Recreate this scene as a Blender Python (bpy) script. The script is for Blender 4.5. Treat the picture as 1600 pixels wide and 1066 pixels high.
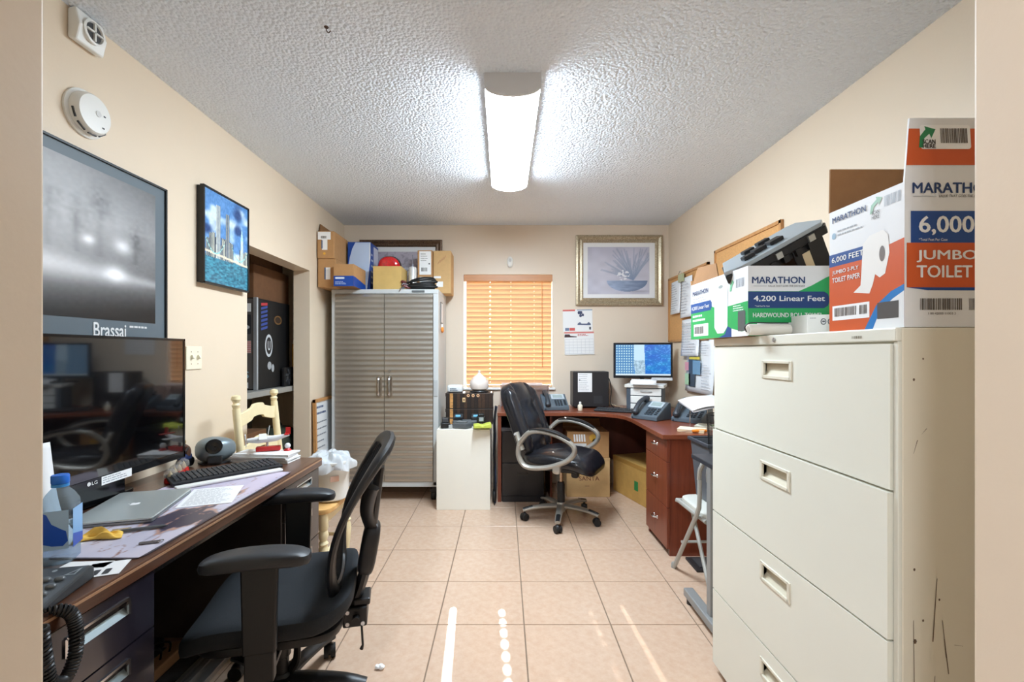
import bpy, bmesh, math, random
import numpy as np
from mathutils import Vector, Matrix

for _o in list(bpy.data.objects):
    bpy.data.objects.remove(_o, do_unlink=True)
S = bpy.context.scene
C = S.collection
random.seed(7)
RNG = np.random.default_rng(7)
PI = math.pi

# ------------------------------------------------------------------ camera
cam_data = bpy.data.cameras.new('camera')
cam = bpy.data.objects.new('camera', cam_data)
C.objects.link(cam)
cam.location = (0, 0, 1.28)
cam.rotation_euler = (PI / 2, 0, 0)
cam_data.sensor_width = 36.0
cam_data.lens = 720 / 1600 * 36.0
cam_data.shift_x = 13 / 1600
cam_data.shift_y = 17 / 1600
cam_data.clip_start = 0.02
S.camera = cam

# ------------------------------------------------------------------ world, sun, exposure
world = bpy.data.worlds.new('sky')
S.world = world
world.use_nodes = True
_nt = world.node_tree
_sky = _nt.nodes.new('ShaderNodeTexSky')
_sky.sky_type = 'NISHITA'
_sky.sun_disc = False
_sky.sun_elevation = math.radians(29)
_sky.sun_rotation = 0.0
_bg = _nt.nodes['Background']
_bg.inputs['Strength'].default_value = 0.07
_nt.links.new(_sky.outputs[0], _bg.inputs['Color'])

sun_data = bpy.data.lights.new('sun', 'SUN')
sun_data.energy = 14.0
sun_data.angle = math.radians(0.55)
sun_data.color = (1.0, 0.95, 0.88)
sun = bpy.data.objects.new('sun', sun_data)
C.objects.link(sun)
sun.rotation_euler = Vector((0.055, -1.0, -0.55)).to_track_quat('-Z', 'Y').to_euler()

LAMP_ROOM = 33.0      # emission of the ceiling fixture's diffuser
LAMP_HALL = 150.0      # emission of the hall dome lamp
S.view_settings.view_transform = 'Standard'
S.view_settings.look = 'None'
S.view_settings.gamma = 1.0
S.view_settings.use_curve_mapping = False
S.view_settings.exposure = 1.42

# ------------------------------------------------------------------ room dimensions (metres)
XL, XR = -1.556, 1.6125       # left / right wall
YF0, YF1 = 0.43, 0.55         # front wall (the opening the camera looks through)
YB = 4.50                     # back wall
ZC = 2.5175                   # ceiling
TILE = 0.4064

# ------------------------------------------------------------------ materials
def lin(c):
    r = []
    for v in c[:3]:
        v = v / 255.0
        r.append(v / 12.92 if v <= 0.04045 else ((v + 0.055) / 1.055) ** 2.4)
    return (r[0], r[1], r[2], 1.0)

MATS = {}
def mat(name, col, rough=0.5, metal=0.0, noise=None, bump=None, emit=0.0, coat=0.0, spec=None, stretch=None, col2=None, sheen=0.0):
    """procedural principled material; noise=(scale, amount), bump=(scale, strength, distance)"""
    if name in MATS:
        return MATS[name]
    m = bpy.data.materials.new(name)
    m.use_nodes = True
    nt = m.node_tree
    b = nt.nodes['Principled BSDF']
    c = lin(col)
    b.inputs['Base Color'].default_value = c
    b.inputs['Roughness'].default_value = rough
    b.inputs['Metallic'].default_value = metal
    if coat:
        b.inputs['Coat Weight'].default_value = coat
        b.inputs['Coat Roughness'].default_value = 0.1
    if spec is not None:
        b.inputs['Specular IOR Level'].default_value = spec
    if sheen:
        b.inputs['Sheen Weight'].default_value = sheen
    if emit:
        b.inputs['Emission Color'].default_value = c
        b.inputs['Emission Strength'].default_value = emit
    vec = None
    if noise or bump:
        tc = nt.nodes.new('ShaderNodeTexCoord')
        vec = tc.outputs['Object']
        if stretch:
            mp = nt.nodes.new('ShaderNodeMapping')
            mp.inputs['Scale'].default_value = stretch
            nt.links.new(vec, mp.inputs['Vector'])
            vec = mp.outputs[0]
    if noise:
        n = nt.nodes.new('ShaderNodeTexNoise')
        n.inputs['Scale'].default_value = noise[0]
        n.inputs['Detail'].default_value = 6
        n.inputs['Roughness'].default_value = 0.65
        nt.links.new(vec, n.inputs['Vector'])
        r = nt.nodes.new('ShaderNodeValToRGB')
        r.color_ramp.elements[0].position = 0.3
        r.color_ramp.elements[1].position = 0.7
        a = noise[1]
        if col2 is not None:
            r.color_ramp.elements[0].color = lin(col2)
            r.color_ramp.elements[1].color = c
        else:
            r.color_ramp.elements[0].color = (c[0] * (1 - a), c[1] * (1 - a), c[2] * (1 - a), 1)
            r.color_ramp.elements[1].color = (min(1, c[0] * (1 + a)), min(1, c[1] * (1 + a)), min(1, c[2] * (1 + a)), 1)
        nt.links.new(n.outputs[0], r.inputs[0])
        nt.links.new(r.outputs[0], b.inputs['Base Color'])
    if bump:
        n = nt.nodes.new('ShaderNodeTexNoise')
        n.inputs['Scale'].default_value = bump[0]
        n.inputs['Detail'].default_value = 4
        nt.links.new(vec, n.inputs['Vector'])
        bp = nt.nodes.new('ShaderNodeBump')
        bp.inputs['Strength'].default_value = bump[1]
        bp.inputs['Distance'].default_value = bump[2] if len(bump) > 2 else 0.002
        nt.links.new(n.outputs[0], bp.inputs['Height'])
        nt.links.new(bp.outputs[0], b.inputs['Normal'])
    MATS[name] = m
    return m

def ink(col, rough=0.45):
    return mat('ink_%d_%d_%d_%d' % (col[0], col[1], col[2], int(rough * 100)), col, rough)

def print_mat(name, rough=0.4, emit=0.0, coat=0.0):
    if name in MATS:
        return MATS[name]
    m = bpy.data.materials.new(name)
    m.use_nodes = True
    nt = m.node_tree
    b = nt.nodes['Principled BSDF']
    a = nt.nodes.new('ShaderNodeAttribute')
    a.attribute_name = 'Col'
    b.inputs['Roughness'].default_value = rough
    b.inputs['Coat Weight'].default_value = coat
    b.inputs['Coat Roughness'].default_value = 0.04
    if emit:
        b.inputs['Base Color'].default_value = (0.01, 0.01, 0.01, 1)
        nt.links.new(a.outputs['Color'], b.inputs['Emission Color'])
        b.inputs['Emission Strength'].default_value = emit
    else:
        nt.links.new(a.outputs['Color'], b.inputs['Base Color'])
    MATS[name] = m
    return m

def glass_mat(name, col=(255, 255, 255), fac=0.12, rough=0.03):
    """thin clear glass or plastic: transparent with a gloss on top"""
    if name in MATS:
        return MATS[name]
    m = bpy.data.materials.new(name)
    m.use_nodes = True
    nt = m.node_tree
    nt.nodes.remove(nt.nodes['Principled BSDF'])
    out = nt.nodes['Material Output']
    t = nt.nodes.new('ShaderNodeBsdfTransparent')
    t.inputs[0].default_value = lin(col)
    g = nt.nodes.new('ShaderNodeBsdfPrincipled')
    g.inputs['Base Color'].default_value = lin(col)
    g.inputs['Roughness'].default_value = rough
    mx = nt.nodes.new('ShaderNodeMixShader')
    mx.inputs[0].default_value = fac
    nt.links.new(t.outputs[0], mx.inputs[1])
    nt.links.new(g.outputs[0], mx.inputs[2])
    nt.links.new(mx.outputs[0], out.inputs[0])
    MATS[name] = m
    return m

def translucent_mat(name, col, tcol, fac=0.5, rough=0.5):
    if name in MATS:
        return MATS[name]
    m = bpy.data.materials.new(name)
    m.use_nodes = True
    nt = m.node_tree
    b = nt.nodes['Principled BSDF']
    b.inputs['Base Color'].default_value = lin(col)
    b.inputs['Roughness'].default_value = rough
    t = nt.nodes.new('ShaderNodeBsdfTranslucent')
    t.inputs[0].default_value = lin(tcol)
    mx = nt.nodes.new('ShaderNodeMixShader')
    mx.inputs[0].default_value = fac
    nt.links.new(b.outputs[0], mx.inputs[1])
    nt.links.new(t.outputs[0], mx.inputs[2])
    nt.links.new(mx.outputs[0], nt.nodes['Material Output'].inputs[0])
    MATS[name] = m
    return m

def wood_mat(name, col, col2, rough=0.4, axis='x', scale=6.0, coat=0.0):
    st = {'x': (0.12, 2.2, 2.2), 'y': (2.2, 0.12, 2.2), 'z': (2.2, 2.2, 0.12)}[axis]
    return mat(name, col, rough, noise=(scale * 4, 0.3), col2=col2, stretch=st, coat=coat)

WALL = mat('wall_paint', (231, 213, 189), 0.42, noise=(1.3, 0.02), bump=(90, 0.12, 0.002), spec=0.35)
WALLB = mat('wall_paint_back', (232, 216, 197), 0.4, noise=(1.3, 0.02), bump=(90, 0.12, 0.002), spec=0.35)
GROUT = mat('grout', (132, 112, 94), 0.9, noise=(40, 0.15))
TILEM = mat('tile_glaze', (210, 183, 161), 0.24, noise=(26, 0.1), col2=(199, 167, 142), bump=(30, 0.05, 0.001))
WHITE = mat('white_plastic', (238, 238, 234), 0.4)
WPAPER = mat('white_paper', (240, 240, 240), 0.7)
BLACK = mat('black_plastic', (24, 24, 26), 0.42)
BLACKG = mat('black_gloss', (12, 12, 14), 0.12)
BLACKM = mat('black_metal', (26, 25, 29), 0.32, metal=0.0, noise=(60, 0.1), coat=0.15)
DARKG = mat('dark_grey_plastic', (58, 60, 63), 0.45)
CHROME = mat('chrome', (205, 205, 208), 0.15, metal=1.0)
SILVER = mat('silver_paint', (168, 168, 166), 0.38, metal=0.7)
STEEL = mat('brushed_steel', (186, 182, 174), 0.33, metal=0.85, noise=(40, 0.06), stretch=(1, 1, 30))
CABGREY = mat('cabinet_grey', (197, 200, 200), 0.45)
ALMOND = mat('almond_enamel', (229, 228, 215), 0.38, noise=(3, 0.012))
CARD = mat('cardboard', (186, 140, 92), 0.85, noise=(25, 0.05))
CARDD = mat('cardboard_dark', (150, 108, 68), 0.88, noise=(20, 0.07))
CARDL = mat('cardboard_light', (208, 170, 118), 0.85, noise=(25, 0.05))
CREAM = mat('cream_wood', (238, 222, 180), 0.45, noise=(30, 0.04))
CHERRY = wood_mat('cherry_laminate', (140, 76, 50), (112, 54, 34), 0.32, 'x', 5, coat=0.2)
CHERRYV = wood_mat('cherry_laminate_upright', (134, 66, 42), (108, 48, 30), 0.36, 'z', 5, coat=0.1)
WALNUT = wood_mat('walnut_laminate', (104, 70, 52), (72, 45, 33), 0.3, 'y', 6, coat=0.2)
OAK = wood_mat('oak_trim', (206, 154, 98), (184, 128, 74), 0.5, 'z', 5)
CORK = mat('cork', (212, 160, 102), 0.9, noise=(120, 0.14))
LEATHER = mat('black_leather', (26, 27, 33), 0.3, bump=(18, 0.35, 0.006), coat=0.1)
FABRIC = mat('black_fabric', (27, 31, 36), 0.85, noise=(300, 0.25), bump=(500, 0.5, 0.001))
RUBBER = mat('black_rubber', (22, 22, 22), 0.6)
PHONEG = mat('phone_slate', (84, 96, 106), 0.38)
PHONED = mat('phone_dark', (48, 54, 61), 0.4)

# ------------------------------------------------------------------ object helpers
ROOT = {}
def rootmat(o):
    while o is not None and o.parent is not None:
        o = o.parent
    return ROOT.get(o.name, Matrix.Identity(4)) if o is not None else Matrix.Identity(4)

def tag(o, label, cat, group=None):
    o['label'] = label
    o['category'] = cat
    if group:
        o['group'] = group
    return o

def thing(name, label, cat, loc=(0, 0, 0), rz=0.0, group=None):
    o = bpy.data.objects.new(name, None)
    o.empty_display_size = 0.05
    C.objects.link(o)
    o.location = loc
    o.rotation_euler = (0, 0, rz)
    ROOT[o.name] = Matrix.Translation(loc) @ Matrix.Rotation(rz, 4, 'Z')
    return tag(o, label, cat, group)

def dup(root, loc, rz, label, group=None):
    r = root.copy()
    C.objects.link(r)
    r.location = loc
    r.rotation_euler = (0, 0, rz)
    r['label'] = label
    if group:
        r['group'] = group
    for ch in list(root.children):
        c = ch.copy()
        C.objects.link(c)
        c.parent = r
        for g in list(ch.children):
            d = g.copy()
            C.objects.link(d)
            d.parent = c
    return r

class MB:
    """collects shapes and links them as one mesh object"""
    def __init__(self):
        self.v = []
        self.f = []
    def add(self, vs, fs):
        k = len(self.v)
        self.v += [Vector(p) for p in vs]
        self.f += [tuple(i + k for i in q) for q in fs]
        return self
    def box(self, c, s, rot=None, taper=None):
        x, y, z = s[0] / 2, s[1] / 2, s[2] / 2
        tx, ty = taper or (1, 1)
        P = [(-x, -y, -z), (x, -y, -z), (x, y, -z), (-x, y, -z), (-x * tx, -y * ty, z), (x * tx, -y * ty, z), (x * tx, y * ty, z), (-x * tx, y * ty, z)]
        P = [Vector(p) for p in P]
        if rot is not None:
            P = [rot @ p for p in P]
        c = Vector(c)
        return self.add([p + c for p in P], [(0, 3, 2, 1), (4, 5, 6, 7), (0, 1, 5, 4), (1, 2, 6, 5), (2, 3, 7, 6), (3, 0, 4, 7)])
    def b(self, x0, x1, y0, y1, z0, z1):
        return self.box(((x0 + x1) / 2, (y0 + y1) / 2, (z0 + z1) / 2), (x1 - x0, y1 - y0, z1 - z0))
    def tube(self, pts, r, n=8, closed=False, flat=None, cap=True):
        """round (or flat=(a,b) multiplied) tube along points"""
        pts = [Vector(p) for p in pts]
        m = len(pts)
        rs = r if isinstance(r, (list, tuple)) else [r] * m
        T = []
        for i in range(m):
            if closed:
                t = pts[(i + 1) % m] - pts[i - 1]
            else:
                t = pts[min(i + 1, m - 1)] - pts[max(i - 1, 0)]
            T.append(t.normalized() if t.length > 1e-9 else Vector((0, 0, 1)))
        ref = Vector((0, 0, 1)) if abs(T[0].z) < 0.9 else Vector((1, 0, 0))
        N = (ref - T[0] * ref.dot(T[0])).normalized()
        vs, fs = [], []
        fa, fb = flat or (1, 1)
        for i in range(m):
            N = (N - T[i] * N.dot(T[i]))
            N = N.normalized() if N.length > 1e-6 else T[i].orthogonal().normalized()
            B = T[i].cross(N)
            for k in range(n):
                a = 2 * PI * k / n
                vs.append(pts[i] + (N * math.cos(a) * fa + B * math.sin(a) * fb) * rs[i])
        for i in range(m if closed else m - 1):
            j = (i + 1) % m
            for k in range(n):
                l = (k + 1) % n
                fs.append((i * n + k, i * n + l, j * n + l, j * n + k))
        if not closed and cap:
            fs.append(tuple(range(n - 1, -1, -1)))
            fs.append(tuple((m - 1) * n + k for k in range(n)))
        return self.add(vs, fs)
    def cyl(self, p0, p1, r, r2=None, n=16):
        return self.tube([p0, p1], [r, r if r2 is None else r2], n)
    def lathe(self, prof, c=(0, 0, 0), n=20, rot=None, sx=1, sy=1):
        c = Vector(c)
        vs, fs = [], []
        for (r, z) in prof:
            for k in range(n):
                a = 2 * PI * k / n
                p = Vector((r * math.cos(a) * sx, r * math.sin(a) * sy, z))
                if rot is not None:
                    p = rot @ p
                vs.append(p + c)
        m = len(prof)
        for i in range(m - 1):
            for k in range(n):
                l = (k + 1) % n
                fs.append((i * n + k, i * n + l, (i + 1) * n + l, (i + 1) * n + k))
        if prof[0][0] > 1e-6:
            fs.append(tuple(range(n - 1, -1, -1)))
        if prof[-1][0] > 1e-6:
            fs.append(tuple((m - 1) * n + k for k in range(n)))
        return self.add(vs, fs)
    def sup(self, c, s, e1=0.5, e2=0.5, rot=None, nu=28, nv=14, warp=None):
        """superellipsoid cushion with half sizes s"""
        c = Vector(c)
        def pw(x, e):
            return math.copysign(abs(x) ** e, x)
        vs, fs = [], []
        for i in range(nv + 1):
            ph = -PI / 2 + PI * i / nv
            for k in range(nu):
                th = 2 * PI * k / nu
                p = Vector((s[0] * pw(math.cos(ph), e1) * pw(math.cos(th), e2), s[1] * pw(math.cos(ph), e1) * pw(math.sin(th), e2), s[2] * pw(math.sin(ph), e1)))
                if warp:
                    p = Vector(warp(p))
                if rot is not None:
                    p = rot @ p
                vs.append(p + c)
        for i in range(nv):
            for k in range(nu):
                l = (k + 1) % nu
                fs.append((i * nu + k, i * nu + l, (i + 1) * nu + l, (i + 1) * nu + k))
        return self.add(vs, fs)
    def prism(self, pts, o, u, v, t):
        """outline pts (u,v) on frame o,u,v extruded by t along -(u x v)"""
        o, u, v = Vector(o), Vector(u), Vector(v)
        w = u.cross(v).normalized()
        m = len(pts)
        A = [o + u * p[0] + v * p[1] for p in pts]
        Bq = [p - w * t for p in A]
        fs = [tuple(range(m)), tuple(range(2 * m - 1, m - 1, -1))]
        for i in range(m):
            j = (i + 1) % m
            fs.append((i, i + m, j + m, j))
        return self.add(A + Bq, fs)
    def grid(self, fn, nu, nv):
        vs = [fn(i / nu, j / nv) for j in range(nv + 1) for i in range(nu + 1)]
        fs = [(j * (nu + 1) + i, j * (nu + 1) + i + 1, (j + 1) * (nu + 1) + i + 1, (j + 1) * (nu + 1) + i) for j in range(nv) for i in range(nu)]
        return self.add(vs, fs)
    def build(self, name, m, parent=None, smooth=False, bev=0.0, seg=2, world=False, solid=0.0, label=None, sub=0, kind=None):
        me = bpy.data.meshes.new(name)
        vs = self.v
        if world and parent is not None:
            inv = rootmat(parent).inverted()
            vs = [inv @ p for p in vs]
        me.from_pydata([tuple(p) for p in vs], [], self.f)
        me.materials.append(m)
        me.validate()
        o = bpy.data.objects.new(name, me)
        C.objects.link(o)
        if parent is not None:
            o.parent = parent
        if smooth:
            me.shade_smooth()
            try:
                me.set_sharp_from_angle(angle=math.radians(38))
            except Exception:
                pass
        if solid:
            md = o.modifiers.new('solid', 'SOLIDIFY')
            md.thickness = solid
            md.offset = 0
        if bev:
            md = o.modifiers.new('bevel', 'BEVEL')
            md.width = bev
            md.segments = seg
            md.limit_method = 'ANGLE'
            md.angle_limit = math.radians(35)
        if sub:
            md = o.modifiers.new('sub', 'SUBSURF')
            md.levels = sub
            md.render_levels = sub
        if label:
            o['label'] = label
        if kind:
            o['kind'] = kind
        return o

def rotm(x=0, y=0, z=0):
    return (Matrix.Rotation(math.radians(z), 3, 'Z') @ Matrix.Rotation(math.radians(y), 3, 'Y') @ Matrix.Rotation(math.radians(x), 3, 'X'))

def struct(name, mb, m, **k):
    o = mb.build(name, m, **k)
    if o.parent is None:
        o['kind'] = 'structure'
    return o

def arc(c, r, a0, a1, n, u=(1, 0, 0), v=(0, 0, 1), r2=None):
    c, u, v = Vector(c), Vector(u), Vector(v)
    r2 = r if r2 is None else r2
    return [c + u * (r * math.cos(math.radians(a0 + (a1 - a0) * i / n))) + v * (r2 * math.sin(math.radians(a0 + (a1 - a0) * i / n))) for i in range(n + 1)]

def spline(pts, n=8, closed=False):
    P = [Vector(p) for p in pts]
    m = len(P)
    out = []
    rng = range(m if closed else m - 1)
    for i in rng:
        if closed:
            p0, p1, p2, p3 = P[i - 1], P[i], P[(i + 1) % m], P[(i + 2) % m]
        else:
            p0, p1, p2, p3 = P[max(i - 1, 0)], P[i], P[i + 1], P[min(i + 2, m - 1)]
        for k in range(n):
            t = k / n
            out.append(0.5 * ((2 * p1) + (p2 - p0) * t + (2 * p0 - 5 * p1 + 4 * p2 - p3) * t * t + (3 * p1 - p0 - 3 * p2 + p3) * t ** 3))
    if not closed:
        out.append(P[-1])
    return out

def text_mesh(s, bold=0.0):
    cu = bpy.data.curves.new('t', 'FONT')
    cu.body = s
    cu.size = 1.0
    cu.resolution_u = 3
    ob = bpy.data.objects.new('t', cu)
    C.objects.link(ob)
    bpy.context.view_layer.update()
    me = bpy.data.meshes.new_from_object(ob.evaluated_get(bpy.context.evaluated_depsgraph_get()))
    bpy.data.objects.remove(ob)
    bpy.data.curves.remove(cu)
    return me

class Face:
    """a flat frame on a surface: prints, labels and lettering are laid on it (u right, v up, metres)"""
    def __init__(self, parent, o, u, v, world=True):
        self.p, self.o = parent, Vector(o)
        self.u, self.v = Vector(u).normalized(), Vector(v).normalized()
        self.n = self.u.cross(self.v)
        self.world = world
    def at(self, a, b, off=0.0):
        return self.o + self.u * a + self.v * b + self.n * off
    def polys(self, name, polys, m, off=0.0005, label=None):
        mb = MB()
        for pts in polys:
            mb.add([self.at(a, b, off) for a, b in pts], [tuple(range(len(pts)))])
        o = mb.build(name, m, self.p, world=self.world, label=label)
        return o
    def rect(self, name, a0, b0, a1, b1, m, off=0.0005, label=None):
        return self.polys(name, [[(a0, b0), (a1, b0), (a1, b1), (a0, b1)]], m, off, label)
    def bars(self, name, a0, b0, a1, b1, m, n=24, off=0.001, seed=1):
        r = random.Random(seed)
        ps, x = [], a0
        st = (a1 - a0) / n
        while x < a1 - st * 0.6:
            w = st * r.choice((0.35, 0.55, 0.85))
            ps.append([(x, b0), (x + w, b0), (x + w, b1), (x, b1)])
            x += w + st * r.choice((0.3, 0.45, 0.6))
        return self.polys(name, ps, m, off)
    def lines(self, name, a0, b0, a1, b1, m, n=6, off=0.001, seed=1, th=0.35):
        """rows of small writing that cannot be read in the photo"""
        if n == 0:
            return None
        r = random.Random(seed)
        ps = []
        st = (b1 - b0) / n
        for i in range(n):
            y = b1 - st * (i + 0.7)
            e = a0 + (a1 - a0) * r.uniform(0.6, 1.0)
            x = a0
            while x < e:
                w = (a1 - a0) * r.uniform(0.05, 0.16)
                ps.append([(x, y), (min(x + w, e), y), (min(x + w, e), y + st * th), (x, y + st * th)])
                x += w + (a1 - a0) * 0.025
        return self.polys(name, ps, m, off)
    def text(self, s, a, b, h, m, w=None, off=0.0012, bold=0.0, shear=0.0, name='lettering'):
        me = text_mesh(s)
        if bold:        # heavier strokes: the glyphs laid over themselves a hair to each side
            bm = bmesh.new()
            src = me
            for lay, (dx, dy) in enumerate(((-bold, 0), (bold, 0), (0, -bold * 0.7), (0, bold * 0.7))):
                k0 = len(bm.verts)
                bm.from_mesh(src)
                bm.verts.ensure_lookup_table()
                for vt in bm.verts[k0:]:
                    vt.co.x += dx
                    vt.co.y += dy
                    vt.co.z = lay
            bm.to_mesh(me)
            bm.free()
        n = len(me.vertices)
        co = np.zeros(n * 3)
        me.vertices.foreach_get('co', co)
        co = co.reshape(-1, 3)
        x0, x1, y0, y1 = co[:, 0].min(), co[:, 0].max(), co[:, 1].min(), co[:, 1].max()
        sy = h / (y1 - y0)
        sx = sy if w is None else w / (x1 - x0)
        inv = rootmat(self.p).inverted() if self.world else Matrix.Identity(4)
        for i, vt in enumerate(me.vertices):
            yy = (co[i, 1] - y0) * sy
            vt.co = inv @ self.at(a + (co[i, 0] - x0) * sx + shear * yy, b + yy, off + co[i, 2] * 0.0002)
        me.materials.clear()
        me.materials.append(m)
        o = bpy.data.objects.new(name, me)
        C.objects.link(o)
        o.parent = self.p
        return o
    def art(self, name, a0, b0, a1, b1, nx, ny, fn, m, off=0.0005):
        """flat print: a fine grid whose point colours come from fn(U, V) -> sRGB 0..1"""
        us = np.linspace(0, 1, nx + 1)
        vs = np.linspace(0, 1, ny + 1)
        U, V = np.meshgrid(us, vs)
        col = np.clip(fn(U, V), 0, 1)
        col = np.where(col <= 0.04045, col / 12.92, ((col + 0.055) / 1.055) ** 2.4)
        pts = [self.at(a0 + (a1 - a0) * U[j, i], b0 + (b1 - b0) * V[j, i], off) for j in range(ny + 1) for i in range(nx + 1)]
        if self.world:
            inv = rootmat(self.p).inverted()
            pts = [inv @ p for p in pts]
        fs = [(j * (nx + 1) + i, j * (nx + 1) + i + 1, (j + 1) * (nx + 1) + i + 1, (j + 1) * (nx + 1) + i) for j in range(ny) for i in range(nx)]
        me = bpy.data.meshes.new(name)
        me.from_pydata([tuple(p) for p in pts], [], fs)
        at = me.color_attributes.new('Col', 'FLOAT_COLOR', 'POINT')
        rgba = np.ones((len(pts), 4))
        rgba[:, :3] = col.reshape(-1, 3)
        at.data.foreach_set('color', rgba.ravel())
        me.materials.append(m)
        o = bpy.data.objects.new(name, me)
        C.objects.link(o)
        o.parent = self.p
        return o

def vnoise(U, V, sc, seed=0):
    """smooth value noise in numpy"""
    r = np.random.default_rng(seed)
    G = r.random((64, 64))
    x, y = U * sc, V * sc
    xi, yi = np.floor(x).astype(int), np.floor(y).astype(int)
    fx, fy = x - xi, y - yi
    fx, fy = fx * fx * (3 - 2 * fx), fy * fy * (3 - 2 * fy)
    g = lambda a, b: G[a % 64, b % 64]
    return (g(xi, yi) * (1 - fx) * (1 - fy) + g(xi + 1, yi) * fx * (1 - fy) + g(xi, yi + 1) * (1 - fx) * fy + g(xi + 1, yi + 1) * fx * fy)

def rrect(a0, b0, a1, b1, r, n=5):
    P = []
    for cx, cy, s in ((a1 - r, b1 - r, 0), (a0 + r, b1 - r, 90), (a0 + r, b0 + r, 180), (a1 - r, b0 + r, 270)):
        for i in range(n + 1):
            t = math.radians(s + 90 * i / n)
            P.append((cx + r * math.cos(t), cy + r * math.sin(t)))
    return P

# ================================================================== THE SETTING
# floor: grout bed and single tiles
fl = MB().b(-3.4, 3.4, -5.0, YB + 0.15, -0.06, -0.0035)
floor = struct('floor', fl, GROUT)
full = None
i0, i1 = math.floor((XL - 0.096) / TILE), math.ceil((XR - 0.096) / TILE)
j0, j1 = math.floor((YF0 - 2.163) / TILE) , math.ceil((YB - 2.163) / TILE)
g = 0.0028
for i in range(i0, i1):
    for j in range(j0, j1):
        xa, xb = max(0.096 + i * TILE, XL), min(0.096 + (i + 1) * TILE, XR)
        ya, yb = max(2.163 + j * TILE, YF0), min(2.163 + (j + 1) * TILE, YB)
        if xb - xa < 0.02 or yb - ya < 0.02:
            continue
        whole = (xb - xa > TILE - 1e-4) and (yb - ya > TILE - 1e-4)
        if whole and full is not None:
            o = bpy.data.objects.new('tile', full)
            C.objects.link(o)
            o.parent = floor
        else:
            mb = MB().b(-(xb - xa) / 2 + g, (xb - xa) / 2 - g, -(yb - ya) / 2 + g, (yb - ya) / 2 - g, -0.006, 0.0)
            o = mb.build('tile', TILEM, floor, bev=0.0012, seg=1)
            if whole:
                full = o.data
        if whole and not o.modifiers:
            md = o.modifiers.new('bevel', 'BEVEL'); md.width = 0.0012; md.segments = 1
        o.location = ((xa + xb) / 2, (ya + yb) / 2, 0)

# ceiling with a sprayed popcorn texture
def ceiling_mat():
    m = bpy.data.materials.new('popcorn_ceiling')
    m.use_nodes = True
    nt = m.node_tree
    b = nt.nodes['Principled BSDF']
    b.inputs['Roughness'].default_value = 0.9
    b.inputs['Base Color'].default_value = lin((238, 246, 255))
    tc = nt.nodes.new('ShaderNodeTexCoord')
    n1 = nt.nodes.new('ShaderNodeTexVoronoi')
    n1.inputs['Scale'].default_value = 75
    n2 = nt.nodes.new('ShaderNodeTexNoise')
    n2.inputs['Scale'].default_value = 60
    n2.inputs['Detail'].default_value = 5
    ad = nt.nodes.new('ShaderNodeMath')
    ad.operation = 'SUBTRACT'
    nt.links.new(tc.outputs['Object'], n1.inputs['Vector'])
    nt.links.new(tc.outputs['Object'], n2.inputs['Vector'])
    nt.links.new(n2.outputs[0], ad.inputs[0])
    nt.links.new(n1.outputs['Distance'], ad.inputs[1])
    bp = nt.nodes.new('ShaderNodeBump')
    bp.inputs['Strength'].default_value = 0.75
    bp.inputs['Distance'].default_value = 0.012
    nt.links.new(ad.outputs[0], bp.inputs['Height'])
    nt.links.new(bp.outputs[0], b.inputs['Normal'])
    return m
struct('ceiling', MB().b(-3.4, 3.4, -5.0, YB + 0.15, ZC, ZC + 0.1), ceiling_mat())

# left wall with the doorway to the store room
DY0, DY1, DZ = 2.794, 3.697, 1.932
mb = MB()
mb.b(XL - 0.13, XL, YF0, DY0, 0, ZC)
mb.b(XL - 0.13, XL, DY1, YB, 0, ZC)
mb.b(XL - 0.13, XL, DY0, DY1, DZ, ZC)
struct('wall_left', mb, WALL)
struct('wall_right', MB().b(XR, XR + 0.13, YF0, YB, 0, ZC), WALL)
# back wall with the window opening
WX0, WX1, WZ0, WZ1 = -0.394, 0.481, 0.93, 2.036
mb = MB()
mb.b(XL - 0.13, WX0, YB, YB + 0.15, 0, ZC)
mb.b(WX1, XR + 0.13, YB, YB + 0.15, 0, ZC)
mb.b(WX0, WX1, YB, YB + 0.15, 0, WZ0)
mb.b(WX0, WX1, YB, YB + 0.15, WZ1, ZC)
struct('wall_back', mb, WALLB)
# front wall: the opening the room is seen through
mb = MB()
OX0, OX1 = -0.5477, 0.56
mb.b(-3.4, OX0, YF0, YF1, 0, ZC)
mb.b(OX1, 3.4, YF0, YF1, 0, ZC)
mb.b(OX0, OX1, YF0, YF1, 2.12, ZC)
struct('wall_front', mb, WALL, bev=0.004, seg=2)
HALLP = mat('hall_paint', (168, 148, 126), 0.5, noise=(1.3, 0.02))
struct('floor_hall', MB().b(-3.27, 3.27, -5.0, YF0, -0.0034, 0.0), TILEM)
# the hall behind, and the store room
struct('wall_hall_left', MB().b(-3.4, -3.27, -5.0, YF0, 0, ZC), HALLP)
struct('wall_hall_right', MB().b(3.27, 3.4, -5.0, YF0, 0, ZC), HALLP)
struct('wall_hall_back', MB().b(-3.4, 3.4, -5.13, -5.0, 0, ZC), HALLP)
struct('wall_store_left', MB().b(-2.75, -2.62, YF0, YB, 0, ZC), WALL)
struct('wall_store_near', MB().b(-2.62, XL - 0.13, 2.3, 2.4, 0, ZC), WALL)
struct('wall_store_back', MB().b(-2.75, XL - 0.13, 4.30, 4.42, 0, ZC), WALL)

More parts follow.
